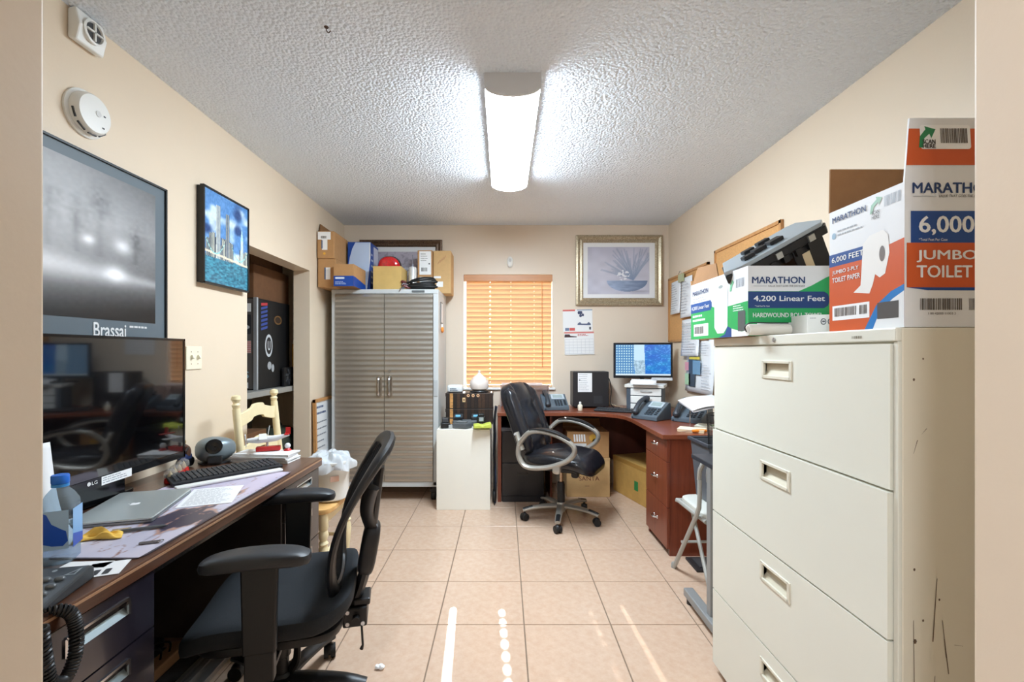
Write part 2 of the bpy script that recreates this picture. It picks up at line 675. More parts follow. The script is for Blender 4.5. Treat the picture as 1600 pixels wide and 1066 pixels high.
# window: frame, pane, sill
PVC = mat('window_vinyl', (245, 245, 243), 0.4)
mb = MB()
mb.b(WX0, WX0 + 0.008, YB + 0.09, YB + 0.13, WZ0, WZ1)
mb.b(WX1 - 0.012, WX1, YB + 0.09, YB + 0.13, WZ0, WZ1)
mb.b(WX0, WX1, YB + 0.09, YB + 0.13, WZ1 - 0.035, WZ1)
mb.b(WX0, WX1, YB + 0.09, YB + 0.13, WZ0, WZ0 + 0.035)
win = struct('window_1', mb, PVC)
MB().b(WX0 + 0.006, WX1 - 0.01, YB + 0.105, YB + 0.109, WZ0 + 0.03, WZ1 - 0.03).build('pane', glass_mat('window_glass', fac=0.06), win)
MB().b(WX0 - 0.02, WX1 + 0.02, YB - 0.025, YB + 0.09, WZ0 - 0.018, WZ0 + 0.002).build('window_sill', PVC, win, bev=0.004)
mb = MB()
for s in (0, 1):
    x = WX0 if s == 0 else WX1 - 0.004
    mb.b(x, x + 0.004, YB + 0.001, YB + 0.09, WZ0, WZ1)
mb.build('reveal_lining', PVC, win)

# faux wood blind: every slat its own piece
SLATM = translucent_mat('blind_slat', (232, 196, 156), (255, 210, 160), 0.066, 0.4)
blind = thing('window_blind', 'honey-coloured wooden slat blind closed over the window', 'blind', (0.045, YB + 0.035, WZ0))
bx0, bx1 = WX0 + 0.030, WX1 - 0.008
def slat_mesh():
    me = MB()
    w, hx = 0.0255, (bx1 - bx0) / 2
    holes = (-0.185, 0.02, 0.25)
    xs = [-hx]
    for h in holes:
        q = 0.0055 if h < 0 else 0.003
        xs += [h - q, h + q]
    xs.append(hx)
    ys = [-w, -0.005, 0.005, w]
    for i in range(len(xs) - 1):
        for j in range(3):
            if i % 2 == 1 and j == 1:
                continue
            zt = lambda y: 0.003 * (1 - (y / w) ** 2)
            me.add([(xs[i], ys[j], zt(ys[j])), (xs[i + 1], ys[j], zt(ys[j])), (xs[i + 1], ys[j + 1], zt(ys[j + 1])), (xs[i], ys[j + 1], zt(ys[j + 1]))], [(0, 1, 2, 3)])
    return me
first = None
nsl = 23
for k in range(nsl):
    z = 0.055 + k * 0.0445
    if first is None:
        o = slat_mesh().build('slat', SLATM, blind, solid=0.0025)
        first = o
    else:
        o = first.copy()
        C.objects.link(o)
        o.parent = blind
    o.location = (0.006, 0, z)
    o.rotation_euler = (-math.radians(66 + random.uniform(-1.5, 1.5)), 0, 0)
MB().b(WX0 + 0.004 - 0.045, WX1 - 0.004 - 0.045, -0.045, -0.03, WZ1 - WZ0 - 0.068, WZ1 - WZ0 - 0.004).build('valance', mat('blind_valance', (206, 146, 98), 0.4, noise=(14, 0.08), stretch=(0.2, 3, 3)), blind, bev=0.004)
MB().b(bx0 - 0.045, bx1 - 0.045, -0.025, 0.025, 0.006, 0.026).build('bottom_rail', SLATM, blind, bev=0.004)
for x in (-0.179, 0.026, 0.256):
    MB().tube([(x, -0.029, 0.02), (x, -0.029, 1.05)], 0.0012, 6).build('ladder_cord', mat('blind_cord', (232, 190, 140), 0.8), blind)
mb = MB().tube([(0.33, -0.036, 1.04), (0.332, -0.036, 0.2)], 0.0035, 6)
mb.build('tilt_wand', mat('wand', (214, 150, 96), 0.4), blind)

# ceiling fixture
LAMPM = mat('lamp_diffuser', (226, 242, 255), 0.5, emit=LAMP_ROOM)
lx, ly0, ly1 = 0.04, 2.04, 3.275
lamp = thing('ceiling_light', 'long white wraparound ceiling light, switched on', 'light', (lx, (ly0 + ly1) / 2, ZC))
w2 = 0.124
prof = [(-w2, 0), (-w2, -0.055)] + [(-w2 * math.cos(PI * i / 16), -0.055 - 0.044 * math.sin(PI * i / 16)) for i in range(1, 16)] + [(w2, -0.055), (w2, 0)]
def lamp_shell(ya, yb, grow):
    mb = MB()
    P = [(x * grow, z * grow if z < 0 else 0) for x, z in prof]
    m = len(P)
    mb.add([(x, ya, z) for x, z in P] + [(x, yb, z) for x, z in P], [(i, i + 1, i + m + 1, i + m) for i in range(m - 1)] + [tuple(range(m - 1, -1, -1)), tuple(range(m, 2 * m))])
    return mb
hl = (ly1 - ly0) / 2
LAMPC = mat('lamp_end_cap', (226, 227, 230), 0.5)
mb = MB()
cur = prof[1:-1]
mm = len(cur)
mb.add([(x, -hl + 0.014, z) for x, z in cur] + [(x, hl - 0.014, z) for x, z in cur], [(i, i + 1, i + mm + 1, i + mm) for i in range(mm - 1)])
mb.build('diffuser', LAMPM, lamp)
MB().b(-w2 - 0.001, -w2 + 0.001, -hl + 0.01, hl - 0.01, -0.055, -0.0005).b(w2 - 0.001, w2 + 0.001, -hl + 0.01, hl - 0.01, -0.055, -0.0005).b(-w2, w2, -hl + 0.01, hl - 0.01, -0.012, -0.0005).build('housing', LAMPC, lamp)
lamp_shell(-hl, -hl + 0.014, 1.02).build('end_cap', LAMPC, lamp)
lamp_shell(hl - 0.014, hl, 1.02).build('end_cap', LAMPC, lamp)
# hall lamp behind the camera
hallm = mat('hall_lamp_glass', (240, 246, 255), 0.5, emit=LAMP_HALL)
hl_ = thing('hall_light', 'round white dome light on the hall ceiling behind the viewer', 'light', (-0.55, -0.95, ZC))
MB().lathe([(0.0, -0.085), (0.06, -0.078), (0.105, -0.058), (0.125, -0.02)], n=28).build('dome', hallm, hl_, smooth=True)
MB().lathe([(0.135, -0.022), (0.14, 0.0)], n=28).build('rim', CHROME, hl_, smooth=True)

# ================================================================== LARGE FURNITURE
# ---- lateral filing cabinet on the right
FX, FY0, FY1, FZ = 0.853, 0.995, 1.86, 1.333
def scuffed():
    m = bpy.data.materials.new('almond_scuffed')
    m.use_nodes = True
    nt = m.node_tree
    b = nt.nodes['Principled BSDF']
    b.inputs['Roughness'].default_value = 0.4
    tc = nt.nodes.new('ShaderNodeTexCoord')
    mp = nt.nodes.new('ShaderNodeMapping')
    mp.inputs['Scale'].default_value = (26, 26, 2.6)
    mp.inputs['Rotation'].default_value = (0, 0.06, 0)
    n = nt.nodes.new('ShaderNodeTexNoise')
    n.inputs['Scale'].default_value = 1.0
    n.inputs['Detail'].default_value = 8
    n.inputs['Roughness'].default_value = 0.75
    r = nt.nodes.new('ShaderNodeValToRGB')
    r.color_ramp.elements[0].position = 0.655
    r.color_ramp.elements[0].color = lin((229, 222, 203))
    r.color_ramp.elements[1].position = 0.69
    r.color_ramp.elements[1].color = lin((120, 100, 78))
    nt.links.new(tc.outputs['Object'], mp.inputs[0])
    nt.links.new(mp.outputs[0], n.inputs['Vector'])
    nt.links.new(n.outputs[0], r.inputs[0])
    nt.links.new(r.outputs[0], b.inputs['Base Color'])
    return m
t = thing('filing_cabinet', 'tall almond four-drawer lateral filing cabinet with scuffed side', 'filing cabinet', (1.09, 1.43, 0))
mb = MB().b(FX + 0.006, 1.33, FY0, FY1, 0.03, FZ)
mb.build('body', scuffed(), t, world=True, bev=0.004)
MB().b(FX - 0.006, FX + 0.008, FY0, FY1, 1.303, FZ).build('top_rail', ALMOND, t, world=True, bev=0.003)
MB().b(FX + 0.02, 1.32, FY0 + 0.02, FY1 - 0.02, 0, 0.03).build('plinth', mat('plinth_dark', (70, 64, 55), 0.6), t, world=True)
MB().b(FX - 0.001, FX + 0.008, FY0, FY0 + 0.013, 0.03, 1.303).b(FX - 0.001, FX + 0.008, FY1 - 0.006, FY1, 0.03, 1.303).build('stile', ALMOND, t, world=True, bev=0.002)
HANDLE = mat('almond_handle', (226, 221, 203), 0.4)
HANDIN = mat('almond_recess', (206, 197, 174), 0.5)
zs = [(0.977, 1.298), (0.649, 0.971), (0.335, 0.643), (0.035, 0.329)]
for k, (z0, z1) in enumerate(zs):
    y0, y1 = FY0 + 0.015, FY1 - 0.007
    hy, hz0, hz1 = 1.43, z1 - 0.1, z1 - 0.048
    xo = FX - 0.006 - (0.006 if k in (1, 2, 3) else 0.0)
    mb = MB()
    ha, hb = hy - 0.072, hy + 0.072
    if k == 0:
        hz0, hz1 = z1 - 0.098, z1 - 0.05
    mb.b(xo, FX + 0.005, y0, ha, z0, z1).b(xo, FX + 0.005, hb, y1, z0, z1).b(xo, FX + 0.005, ha, hb, z0, hz0).b(xo, FX + 0.005, ha, hb, hz1, z1)
    dr = mb.build('drawer', ALMOND, t, world=True)
    # raised handle surround and recessed cup
    f = MB()
    for (a, b_, c, d) in ((ha - 0.006, ha + 0.006, hz0 - 0.005, hz1 + 0.005), (hb - 0.006, hb + 0.006, hz0 - 0.005, hz1 + 0.005), (ha, hb, hz1 - 0.004, hz1 + 0.005), (ha, hb, hz0 - 0.005, hz0 + 0.005)):
        f.b(xo - 0.004, xo + 0.004, a, b_, c, d)
    f.build('handle_frame', HANDLE, dr, world=True, bev=0.0015)
    MB().add([(xo, ha, hz0), (xo, hb, hz0), (xo, hb, hz1), (xo, ha, hz1), (FX + 0.004, ha, hz0 + 0.02), (FX + 0.004, hb, hz0 + 0.02), (FX + 0.004, hb, hz1), (FX + 0.004, ha, hz1)],
             [(0, 1, 5, 4), (4, 5, 6, 7), (0, 4, 7, 3), (1, 2, 6, 5), (2, 3, 7, 6)]).build('handle_cup', HANDIN, dr, world=True)
MB().cyl((FX - 0.009, 1.442, 1.318), (FX - 0.004, 1.442, 1.318), 0.007, n=14).build('lock', CHROME, t, world=True)
F = Face(t, (FX - 0.0062, 1.12, 1.312), (0, -1, 0), (0, 0, 1))
F.bars('nameplate', 0, 0, 0.03, 0.006, ink((120, 110, 90)), n=8)

S_ = Face(t, (0, FY0 - 0.0005, 0), (1, 0, 0), (0, 0, 1))
SCF = ink((104, 82, 62), 0.7)
sc = []
for (xa, za, xb, zb, w) in ((0.9345, 0.79, 0.926, 0.655, 0.0012), (0.946, 0.70, 0.960, 0.585, 0.0009), (0.950, 0.66, 0.955, 0.62, 0.0008), (0.884, 1.06, 0.893, 1.09, 0.0008), (0.90, 1.10, 0.913, 1.115, 0.0008), (0.972, 0.647, 0.99, 0.645, 0.0009), (0.884, 0.70, 0.886, 0.52, 0.0009), (0.93, 0.58, 0.928, 0.53, 0.001)):
    sc.append([(xa, za), (xb - w, zb), (xb, zb - w), (xb + w, zb), (xa + w, za + w)])
for (x, z, r) in ((0.8875, 0.655, 0.004), (0.886, 0.81, 0.0025), (0.905, 0.70, 0.0022), (0.885, 1.22, 0.0025), (0.905, 1.265, 0.0018), (0.94, 0.745, 0.002)):
    sc.append([(x + r * math.cos(q * 1.05), z + r * math.sin(q * 1.05) * 1.4) for q in range(6)])
S_.polys('scuff_marks', sc, SCF, 0.0004)

# ---- tall steel cabinet at the back
CX0, CX1, CY0, CY1, CZ = -1.472, -0.558, 3.94, 4.465, 1.816
t = thing('storage_cabinet', 'tall steel storage cabinet with two ribbed stainless doors', 'cabinet', ((CX0 + CX1) / 2, (CY0 + CY1) / 2, 0))
cb = MB()
cb.b(CX0, CX0 + 0.036, CY0, CY1, 0.135, CZ - 0.03).b(CX1 - 0.045, CX1, CY0, CY1, 0.135, CZ - 0.03)
cb.b(CX0, CX1, CY1 - 0.02, CY1, 0.135, CZ - 0.03)
cb.b(CX0, CX1, CY0, CY1, 0.125, 0.17)
cb.build('body', CABGREY, t, world=True, bev=0.004)
MB().b(CX0 - 0.002, CX1 + 0.002, CY0 - 0.004, CY1, CZ - 0.04, CZ).build('top_panel', CABGREY, t, world=True, bev=0.008)
dx0, dxm, dx1 = CX0 + 0.034, -1.018, CX1 - 0.047
for (a, b_) in ((dx0, dxm - 0.002), (dxm + 0.002, dx1)):
    z0, z1 = 0.172, CZ - 0.044
    nr = 36
    P = []
    for i in range(nr):
        for (q, dpt) in ((0.0, 0), (0.18, -0.0012), (0.36, -0.0042), (0.5, -0.0056), (0.64, -0.0042), (0.82, -0.0012)):
            P.append((z0 + (z1 - z0) * (i + q) / nr, dpt))
    P.append((z1, 0))
    d = MB()
    m = len(P)
    d.add([(a, CY0 - 0.006 + p[1] * 1.0, p[0]) for p in P] + [(b_, CY0 - 0.006 + p[1], p[0]) for p in P], [(i, i + m, i + m + 1, i + 1) for i in range(m - 1)])
    d.b(a, b_, CY0 - 0.003, CY0 + 0.012, z0, z1)
    door = d.build('door', STEEL, t, world=True, smooth=True)
    s = 1 if a == dx0 else -1
    hx = (dxm - 0.045) if s == 1 else (dxm + 0.045)
    MB().prism(rrect(-0.024, -0.095, 0.024, 0.095, 0.022), (hx, CY0 - 0.014, 0.985), (1, 0, 0), (0, 0, 1), 0.008).build('handle_plate', mat('handle_plate', (160, 150, 138), 0.3, metal=0.9), door, world=True, bev=0.002)
    MB().tube(spline([(hx, CY0 - 0.014, 0.905), (hx, CY0 - 0.034, 0.925), (hx, CY0 - 0.038, 0.985), (hx, CY0 - 0.034, 1.045), (hx, CY0 - 0.014, 1.065)], 5), 0.008, 8).build('handle', CHROME, door, world=True, smooth=True)
MB().cyl((dxm + 0.045, CY0 - 0.018, 1.115), (dxm + 0.045, CY0 - 0.004, 1.115), 0.010, n=14).build('lock', CHROME, t, world=True)
MB().prism(rrect(-0.055, -0.010, 0.055, 0.010, 0.004), (-0.73, CY0 - 0.006, CZ - 0.02), (1, 0, 0), (0, 0, 1), 0.004).build('badge', mat('badge', (110, 116, 118), 0.4, metal=0.5), t, world=True)
for (x, w) in ((CX0 + 0.018, 0.03), (CX1 - 0.024, 0.036)):
    MB().b(x - w / 2, x + w / 2, CY0 - 0.004, CY0 + 0.02, 0.90, 1.04).build('hinge_cover', mat('hinge_cover', (178, 182, 184), 0.5), t, world=True, bev=0.003)
for (x, y) in ((CX0 + 0.06, CY0 + 0.06), (CX1 - 0.05, CY0 + 0.05), (CX0 + 0.06, CY1 - 0.06), (CX1 - 0.06, CY1 - 0.06)):
    c = MB().cyl((x, y, 0.09), (x, y, 0.126), 0.022).b(x - 0.024, x + 0.024, y - 0.03, y + 0.03, 0.075, 0.1)
    cs = c.build('caster', BLACK, t, world=True)
    MB().cyl((x - 0.017, y + 0.012, 0.042), (x + 0.017, y + 0.012, 0.042), 0.042, n=20).build('wheel', RUBBER, cs, world=True, smooth=True)
# hanging things on its right side
t2 = thing('framed_card', 'small white framed card hanging on the right side of the steel cabinet', 'card', (CX1 + 0.004, 4.1, 1.60))
MB().b(CX1 + 0.0005, CX1 + 0.008, 4.05, 4.16, 1.53, 1.72).build('frame', mat('card_frame', (120, 116, 112), 0.5), t2, world=True)
Face(t2, (CX1 + 0.0085, 4.06, 1.54), (0, 1, 0), (0, 0, 1)).rect('card_face', 0, 0, 0.09, 0.17, WPAPER)
t2 = thing('magnet', 'round orange magnet under the card on the steel cabinet', 'magnet', (CX1 + 0.006, 4.08, 1.475))
MB().lathe([(0.022, 0), (0.028, 0.01), (0.02, 0.02), (0.0, 0.022)], (0, 0, 0), 16, rotm(y=90)).build('disc', mat('orange_plastic', (232, 140, 60), 0.4), t2, smooth=True)
MB().box((0.008, 0.0, 0.035), (0.012, 0.016, 0.03)).build('hook', WHITE, t2)

# ---- white pedestal next to it
t = thing('pedestal', 'plain white laminate box pedestal with chargers on top', 'pedestal', (-0.3265, 3.93, 0))
MELA = mat('white_melamine', (238, 234, 222), 0.4)
MB().b(-0.544, -0.109, 3.73, 3.748, 0, 0.64).build('front_panel', MELA, t, world=True, bev=0.002)
MB().b(-0.544, -0.526, 3.748, 4.13, 0, 0.64).b(-0.127, -0.109, 3.748, 4.13, 0, 0.64).b(-0.526, -0.127, 4.11, 4.13, 0, 0.64).build('side_panel', MELA, t, world=True)
MB().b(-0.542, -0.111, 3.732, 4.128, 0.64, 0.652).build('top_panel', MELA, t, world=True, bev=0.004)

# ---- L-shaped corner desk
DZT = 0.763
t = thing('corner_desk', 'cherry laminate L-shaped corner desk with drawers along the right wall', 'desk', (0.9, 4.0, 0))
out = [(-0.055, 4.47), (-0.055, 3.92), (0.60, 3.92)]
out += [(0.74, 3.905), (0.86, 3.86), (0.935, 3.79), (0.975, 3.70), (0.99, 3.58)]
out += [(0.99, 2.87), (1.59, 2.87), (1.59, 4.47)]
MB().prism(out, (0, 0, DZT), (1, 0, 0), (0, 1, 0), 0.03).build('desk_top', CHERRY, t, world=True, bev=0.003)
MB().b(-0.05, -0.022, 3.93, 4.46, 0, DZT - 0.03).build('end_panel', CHERRYV, t, world=True)
MB().b(0.40, 0.418, 3.98, 4.46, 0, DZT - 0.03).build('support_panel', CHERRYV, t, world=True)
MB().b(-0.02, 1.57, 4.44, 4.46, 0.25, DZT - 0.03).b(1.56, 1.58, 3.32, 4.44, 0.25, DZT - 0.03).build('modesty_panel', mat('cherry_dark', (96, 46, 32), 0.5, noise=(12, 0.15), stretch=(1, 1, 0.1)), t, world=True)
# drawer pedestal in the right wing
px, py0, py1 = 1.02, 2.885, 3.30
bd = MB().b(px + 0.018, 1.58, py0, py0 + 0.018, 0, DZT - 0.03).b(px + 0.018, 1.58, py1 - 0.018, py1, 0, DZT - 0.03).b(px + 0.03, 1.58, py0 + 0.018, py1 - 0.018, 0.05, DZT - 0.03)
bd.build('drawer_body', CHERRYV, t, world=True)
MB().b(px + 0.05, px + 0.06, py0 + 0.01, py1 - 0.01, 0, 0.05).build('kick_board', mat('kick', (60, 30, 22), 0.6), t, world=True)
for (z0, z1) in ((0.59, 0.73), (0.305, 0.586), (0.045, 0.301)):
    d = MB().b(px, px + 0.02, py0 - 0.004, py1, z0, z1).build('drawer', CHERRYV, t, world=True, bev=0.002)
    zc = (z0 + z1) / 2 + 0.01
    k = MB()
    yc = (py0 + py1) / 2
    k.tube([(px, yc - 0.03, zc), (px - 0.022, yc - 0.02, zc), (px - 0.026, yc, zc), (px - 0.022, yc + 0.02, zc), (px, yc + 0.03, zc)], 0.006, 8)
    k.lathe([(0.012, 0), (0.010, 0.004)], (px, yc - 0.03, zc), 12, rotm(y=-90)).lathe([(0.012, 0), (0.010, 0.004)], (px, yc + 0.03, zc), 12, rotm(y=-90))
    k.build('handle', CHROME, d, world=True, smooth=True)

# ---- black two-drawer file under the desk
t = thing('file_cabinet', 'black two-drawer file cabinet under the corner desk', 'filing cabinet', (0.165, 4.1, 0))
MB().b(-0.018, 0.345, 3.94, 4.40, 0.0, 0.63).build('body', BLACKM, t, world=True, bev=0.004)
MB().b(-0.02, 0.347, 3.92, 3.94, 0.605, 0.632).build('top_edge', mat('top_edge', (70, 70, 74), 0.3), t, world=True)
for z0, z1 in ((0.335, 0.60), (0.055, 0.33)):
    d = MB().b(-0.014, 0.341, 3.922, 3.94, z0, z1).build('drawer', BLACKM, t, world=True, bev=0.003)
    zc = z1 - 0.10
    MB().b(0.115, 0.21, 3.917, 3.924, zc, zc + 0.02).build('pull', BLACKG, d, world=True)
MB().b(-0.01, 0.338, 3.93, 3.94, 0.0, 0.05).build('kick_board', BLACKM, t, world=True)

# ---- steel desk on the left
LX, LY0, LY1, LZ = -0.929, 0.70, 2.358, 0.74
t = thing('office_desk', 'walnut-topped black steel office desk along the left wall', 'desk', (-1.24, 1.53, 0))
MB().b(XL + 0.012, LX, LY0, LY1, LZ - 0.04, LZ).build('desk_top', WALNUT, t, world=True, bev=0.003)
MB().b(LX - 0.0008, LX + 0.002, LY0 + 0.004, LY1 - 0.004, LZ - 0.012, LZ - 0.006).build('edge_trim', mat('edge_trim', (170, 130, 100), 0.35), t, world=True)
BLK = mat('desk_steel', (20, 19, 25), 0.25, noise=(50, 0.12), coat=0.4)
MB().b(XL + 0.03, LX - 0.02, LY0 + 0.02, 1.243, 0.06, LZ - 0.04).build('pedestal', BLK, t, world=True, bev=0.003, label='black steel drawer pedestal at the near end')
MB().b(XL + 0.03, LX - 0.02, 1.965, LY1 - 0.02, 0.06, LZ - 0.04).build('pedestal', mat('desk_steel_greybrown', (78, 68, 64), 0.35, noise=(6, 0.2), coat=0.2), t, world=True, bev=0.003)  # far pedestal: mottled grey-brown, lighter than the near one
MB().b(XL + 0.03, XL + 0.045, 1.243, 1.965, 0.12, LZ - 0.04).build('modesty_panel', BLK, t, world=True)
MB().b(LX - 0.04, LX - 0.02, 1.243, 1.965, LZ - 0.062, LZ - 0.04).build('apron', BLK, t, world=True)
for x in (XL + 0.06, LX - 0.06):
    for y in (LY0 + 0.06, 1.20, 2.0, LY1 - 0.06):
        MB().cyl((x, y, 0), (x, y, 0.06), 0.018).build('foot', BLACK, t, world=True)
def steel_drawer(y0, y1, z0, z1, m, hy0, hy1, hz0, hz1):
    x0, x1 = LX - 0.02, LX - 0.008
    mb = MB().b(x0, x1, y0, hy0, z0, z1).b(x0, x1, hy1, y1, z0, z1).b(x0, x1, hy0, hy1, z0, hz0).b(x0, x1, hy0, hy1, hz1, z1)
    d = mb.build('drawer', m, t, world=True)
    f = MB()
    for (a, b_, c, e) in ((hy0 - 0.004, hy0 + 0.002, hz0, hz1), (hy1 - 0.002, hy1 + 0.004, hz0, hz1), (hy0, hy1, hz1 - 0.003, hz1 + 0.003)):
        f.b(x1 - 0.002, x1 + 0.004, a, b_, c, e)
    f.build('handle_frame', CHROME, d, world=True)
    MB().add([(x1, hy0, hz0), (x1, hy1, hz0), (x0, hy1, hz0 + 0.016), (x0, hy0, hz0 + 0.016)], [(0, 1, 2, 3)]).build('handle_lip', mat('handle_lip', (170, 186, 192), 0.3, metal=0.6), d, world=True, solid=0.002)
DRW = mat('drawer_steel', (34, 31, 42), 0.22, noise=(30, 0.15), coat=0.5)
for z0, z1 in ((0.548, 0.695), (0.365, 0.543), (0.10, 0.36)):
    steel_drawer(LY0 + 0.03, 1.235, z0, z1, DRW, 0.985, 1.15, z1 - 0.07, z1 - 0.03)
GRD = MATS['desk_steel_greybrown']
for z0, z1 in ((0.548, 0.695), (0.365, 0.543), (0.10, 0.36)):
    steel_drawer(1.975, LY1 - 0.025, z0, z1, GRD, 2.08, 2.24, z1 - 0.06, z1 - 0.025)

# panel with aluminium edge lying under the desk
t = thing('floor_panel', 'dark flat panel with aluminium edge lying under the left desk', 'panel', (-1.33, 1.6, 0))
MB().b(-1.50, -1.245, 1.26, 1.955, 0.0015, 0.026).build('sheet', mat('panel_dark', (58, 56, 58), 0.7, noise=(80, 0.2)), t, world=True)
a = MB().b(-1.245, -1.225, 1.26, 1.955, 0.0015, 0.03).b(-1.21, -1.19, 1.26, 1.955, 0.0015, 0.03).b(-1.175, -1.14, 1.26, 1.955, 0.0015, 0.024).b(-1.225, -1.175, 1.26, 1.955, 0.0015, 0.016)
a.build('aluminium_edge', mat('aluminium', (196, 194, 190), 0.3, metal=0.8), t, world=True, bev=0.002)
t = thing('power_strip', 'wood-coloured power strip with black cables under the left desk', 'power strip', (-1.40, 1.75, 0.026))
MB().box((0.05, 0.05, 0.023), (0.06, 0.26, 0.045)).build('body', mat('strip_wood', (176, 136, 96), 0.5), t, bev=0.006)
for k in range(4):
    MB().tube(spline([(0.05, -0.04 + k * 0.05, 0.04), (0.055, -0.05 + k * 0.05, 0.09), (0.0, -0.08 + k * 0.04, 0.10), (-0.05, -0.06 + k * 0.04, 0.04), (-0.07, 0.05, 0.005)], 6), 0.004, 6).build('cable', BLACK, t, smooth=True)

# ================================================================== CHAIRS
def caster(parent, x, y, a, m=BLACK, r=0.027, z=0.0):
    ca, sa = math.cos(a), math.sin(a)
    c = MB().cyl((x, y, 0.05), (x, y, 0.078), 0.008, n=10)
    c.sup((x, y, r + 0.008), (0.024, 0.022, r * 0.9), 0.8, 0.8, nu=14, nv=8)
    cs = c.build('caster', m, parent, smooth=True)
    for s in (-1, 1):
        wx, wy = x - sa * 0.014 * s, y + ca * 0.014 * s
        MB().cyl((wx + sa * 0.009, wy - ca * 0.009, r), (wx - sa * 0.009, wy + ca * 0.009, r), r, n=18).build('wheel', RUBBER, cs, smooth=True)

def star_base(t, m, r, ang0, leg_r=0.028, hubr=0.036, zh=0.115, ze=0.078, tip=None):
    MB().lathe([(hubr * 0.8, 0.06), (hubr, 0.07), (hubr, 0.125), (hubr * 0.8, 0.135)], n=18).build('base_hub', m, t, smooth=True)
    for k in range(5):
        a = math.radians(ang0 + 72 * k)
        d = Vector((math.cos(a), math.sin(a), 0))
        pts = [d * 0.02 + Vector((0, 0, zh - 0.01)), d * (r * 0.4) + Vector((0, 0, zh - 0.01)), d * (r * 0.75) + Vector((0, 0, ze + 0.018)), d * r + Vector((0, 0, ze))]
        n = 8
        pts = spline(pts, 4)
        rs = [leg_r * (1 - 0.35 * i / (len(pts) - 1)) for i in range(len(pts))]
        lg = MB().tube(pts, rs, 10, flat=(0.62, 1.0)).build('base_leg', m, t, smooth=True)
        if tip is not None:
            p2 = pts[-5:]
            MB().tube([p + Vector((0, 0, 0.009)) for p in p2], [q * 0.8 for q in rs[-5:]], 8, flat=(0.5, 0.9)).build('foot_pad', tip, lg, smooth=True)
        caster(t, d.x * (r - 0.012), d.y * (r - 0.012), a + 0.6)

# ---- mesh-back task chair in front; local +x is forward
t = thing('task_chair', 'black mesh-back task chair with T-shaped arms at the left desk', 'chair', (-0.80, 1.655, 0), math.radians(193.6))
def seat_warp(p):
    z = p.z
    if p.x > 0.12:
        z -= 0.9 * (p.x - 0.12) ** 2 * 3
    if p.x < -0.12:
        z += 2.6 * (-p.x - 0.12) ** 2
    z += 0.35 * p.y * p.y
    return (p.x, p.y, z)
MB().sup((0.0, 0, 0.393), (0.262, 0.262, 0.052), 0.55, 0.42, nu=40, nv=16, warp=seat_warp).build('seat', FABRIC, t, smooth=True)
MB().sup((0.0, 0, 0.343), (0.225, 0.21, 0.022), 0.4, 0.4).build('seat_pan', BLACK, t, smooth=True)
# back frame loop and mesh: local s across (y), h up (0..1)
def back_half(h):       # half width along the height
    return 0.10 + 0.135 * math.sin(PI * min(1, max(0, h * 0.62 + 0.07))) ** 0.9
def back_x(h, y):
    return -0.205 - 0.16 * h ** 1.25 + 0.35 * y * y + 0.035 * math.sin(PI * h * 1.1)
def back_z(h):
    return 0.45 + 0.49 * h
loop = []
N = 14
for i in range(N + 1):
    h = 0.05 + 0.88 * i / N
    w = back_half(h)
    loop.append((back_x(h, w), w, back_z(h)))
for i in range(1, 8):
    a = PI * i / 8
    w0 = back_half(0.93)
    y = w0 * math.cos(a)
    h = 0.93 + 0.07 * math.sin(a)
    loop.append((back_x(h, y), y, back_z(h)))
for i in range(N, -1, -1):
    h = 0.05 + 0.88 * i / N
    w = back_half(h)
    loop.append((back_x(h, w), -w, back_z(h)))
for i in range(1, 6):
    a = PI * i / 6
    w0 = back_half(0.05)
    y = -w0 * math.cos(a)
    h = 0.05 - 0.07 * math.sin(a)
    loop.append((back_x(max(h, 0), y), y, back_z(h)))
rs = [0.017 + 0.012 * max(0, (p[2] - 0.80) / 0.18) + 0.006 * max(0, (0.62 - p[2]) / 0.17) for p in loop]
bf = MB().tube(loop, rs, 10, closed=True, flat=(1.25, 0.75)).build('back_frame', BLACK, t, smooth=True)
def mesh_pt(a, b):
    h = 0.04 + 0.93 * b
    w = (back_half(h) if h < 0.9 else back_half(0.93) * math.sqrt(max(0.02, 1 - ((h - 0.9) / 0.1) ** 2))) - 0.004
    y = -w + 2 * w * a
    return (back_x(h, y), y, back_z(h))
me = MB().grid(mesh_pt, 46, 60).build('mesh_panel', mat('mesh_fabric', (22, 23, 26), 0.8), bf)
md = me.modifiers.new('net', 'WIREFRAME')
md.thickness = 0.0042
md.use_even_offset = False
# spine, lumbar housing, bracket, bolts, lever
sp = spline([(-0.23, 0, 0.33), (-0.27, 0, 0.40), (-0.30, 0, 0.52), (-0.315, 0, 0.66), (-0.33, 0, 0.76), (-0.345, 0, 0.85)], 5)
n_ = len(sp)
MB().tube(sp, [0.03 + 0.016 * math.sin(PI * i / (n_ - 1)) for i in range(n_)], 10, flat=(0.5, 1.0)).build('back_spine', BLACK, t, smooth=True)
MB().sup((-0.305, 0, 0.55), (0.032, 0.055, 0.095), 0.5, 0.5, rot=rotm(y=-10)).build('lumbar_housing', BLACK, t, smooth=True)
for s in (-1, 1):
    MB().tube(spline([(-0.315, 0.02 * s, 0.62), (-0.30, 0.09 * s, 0.71), (-0.315, 0.17 * s, 0.80), (-0.325, 0.205 * s, 0.83)], 5), [0.024] * 16, 8, flat=(0.45, 1)).build('back_brace', BLACK, t, smooth=True)
br = MB().b(-0.30, -0.215, -0.055, 0.055, 0.285, 0.355).b(-0.31, -0.25, -0.045, 0.045, 0.355, 0.38).build('tilt_bracket', BLACK, t, bev=0.006)
BOLT = mat('bolt', (225, 225, 228), 0.3, metal=0.4)
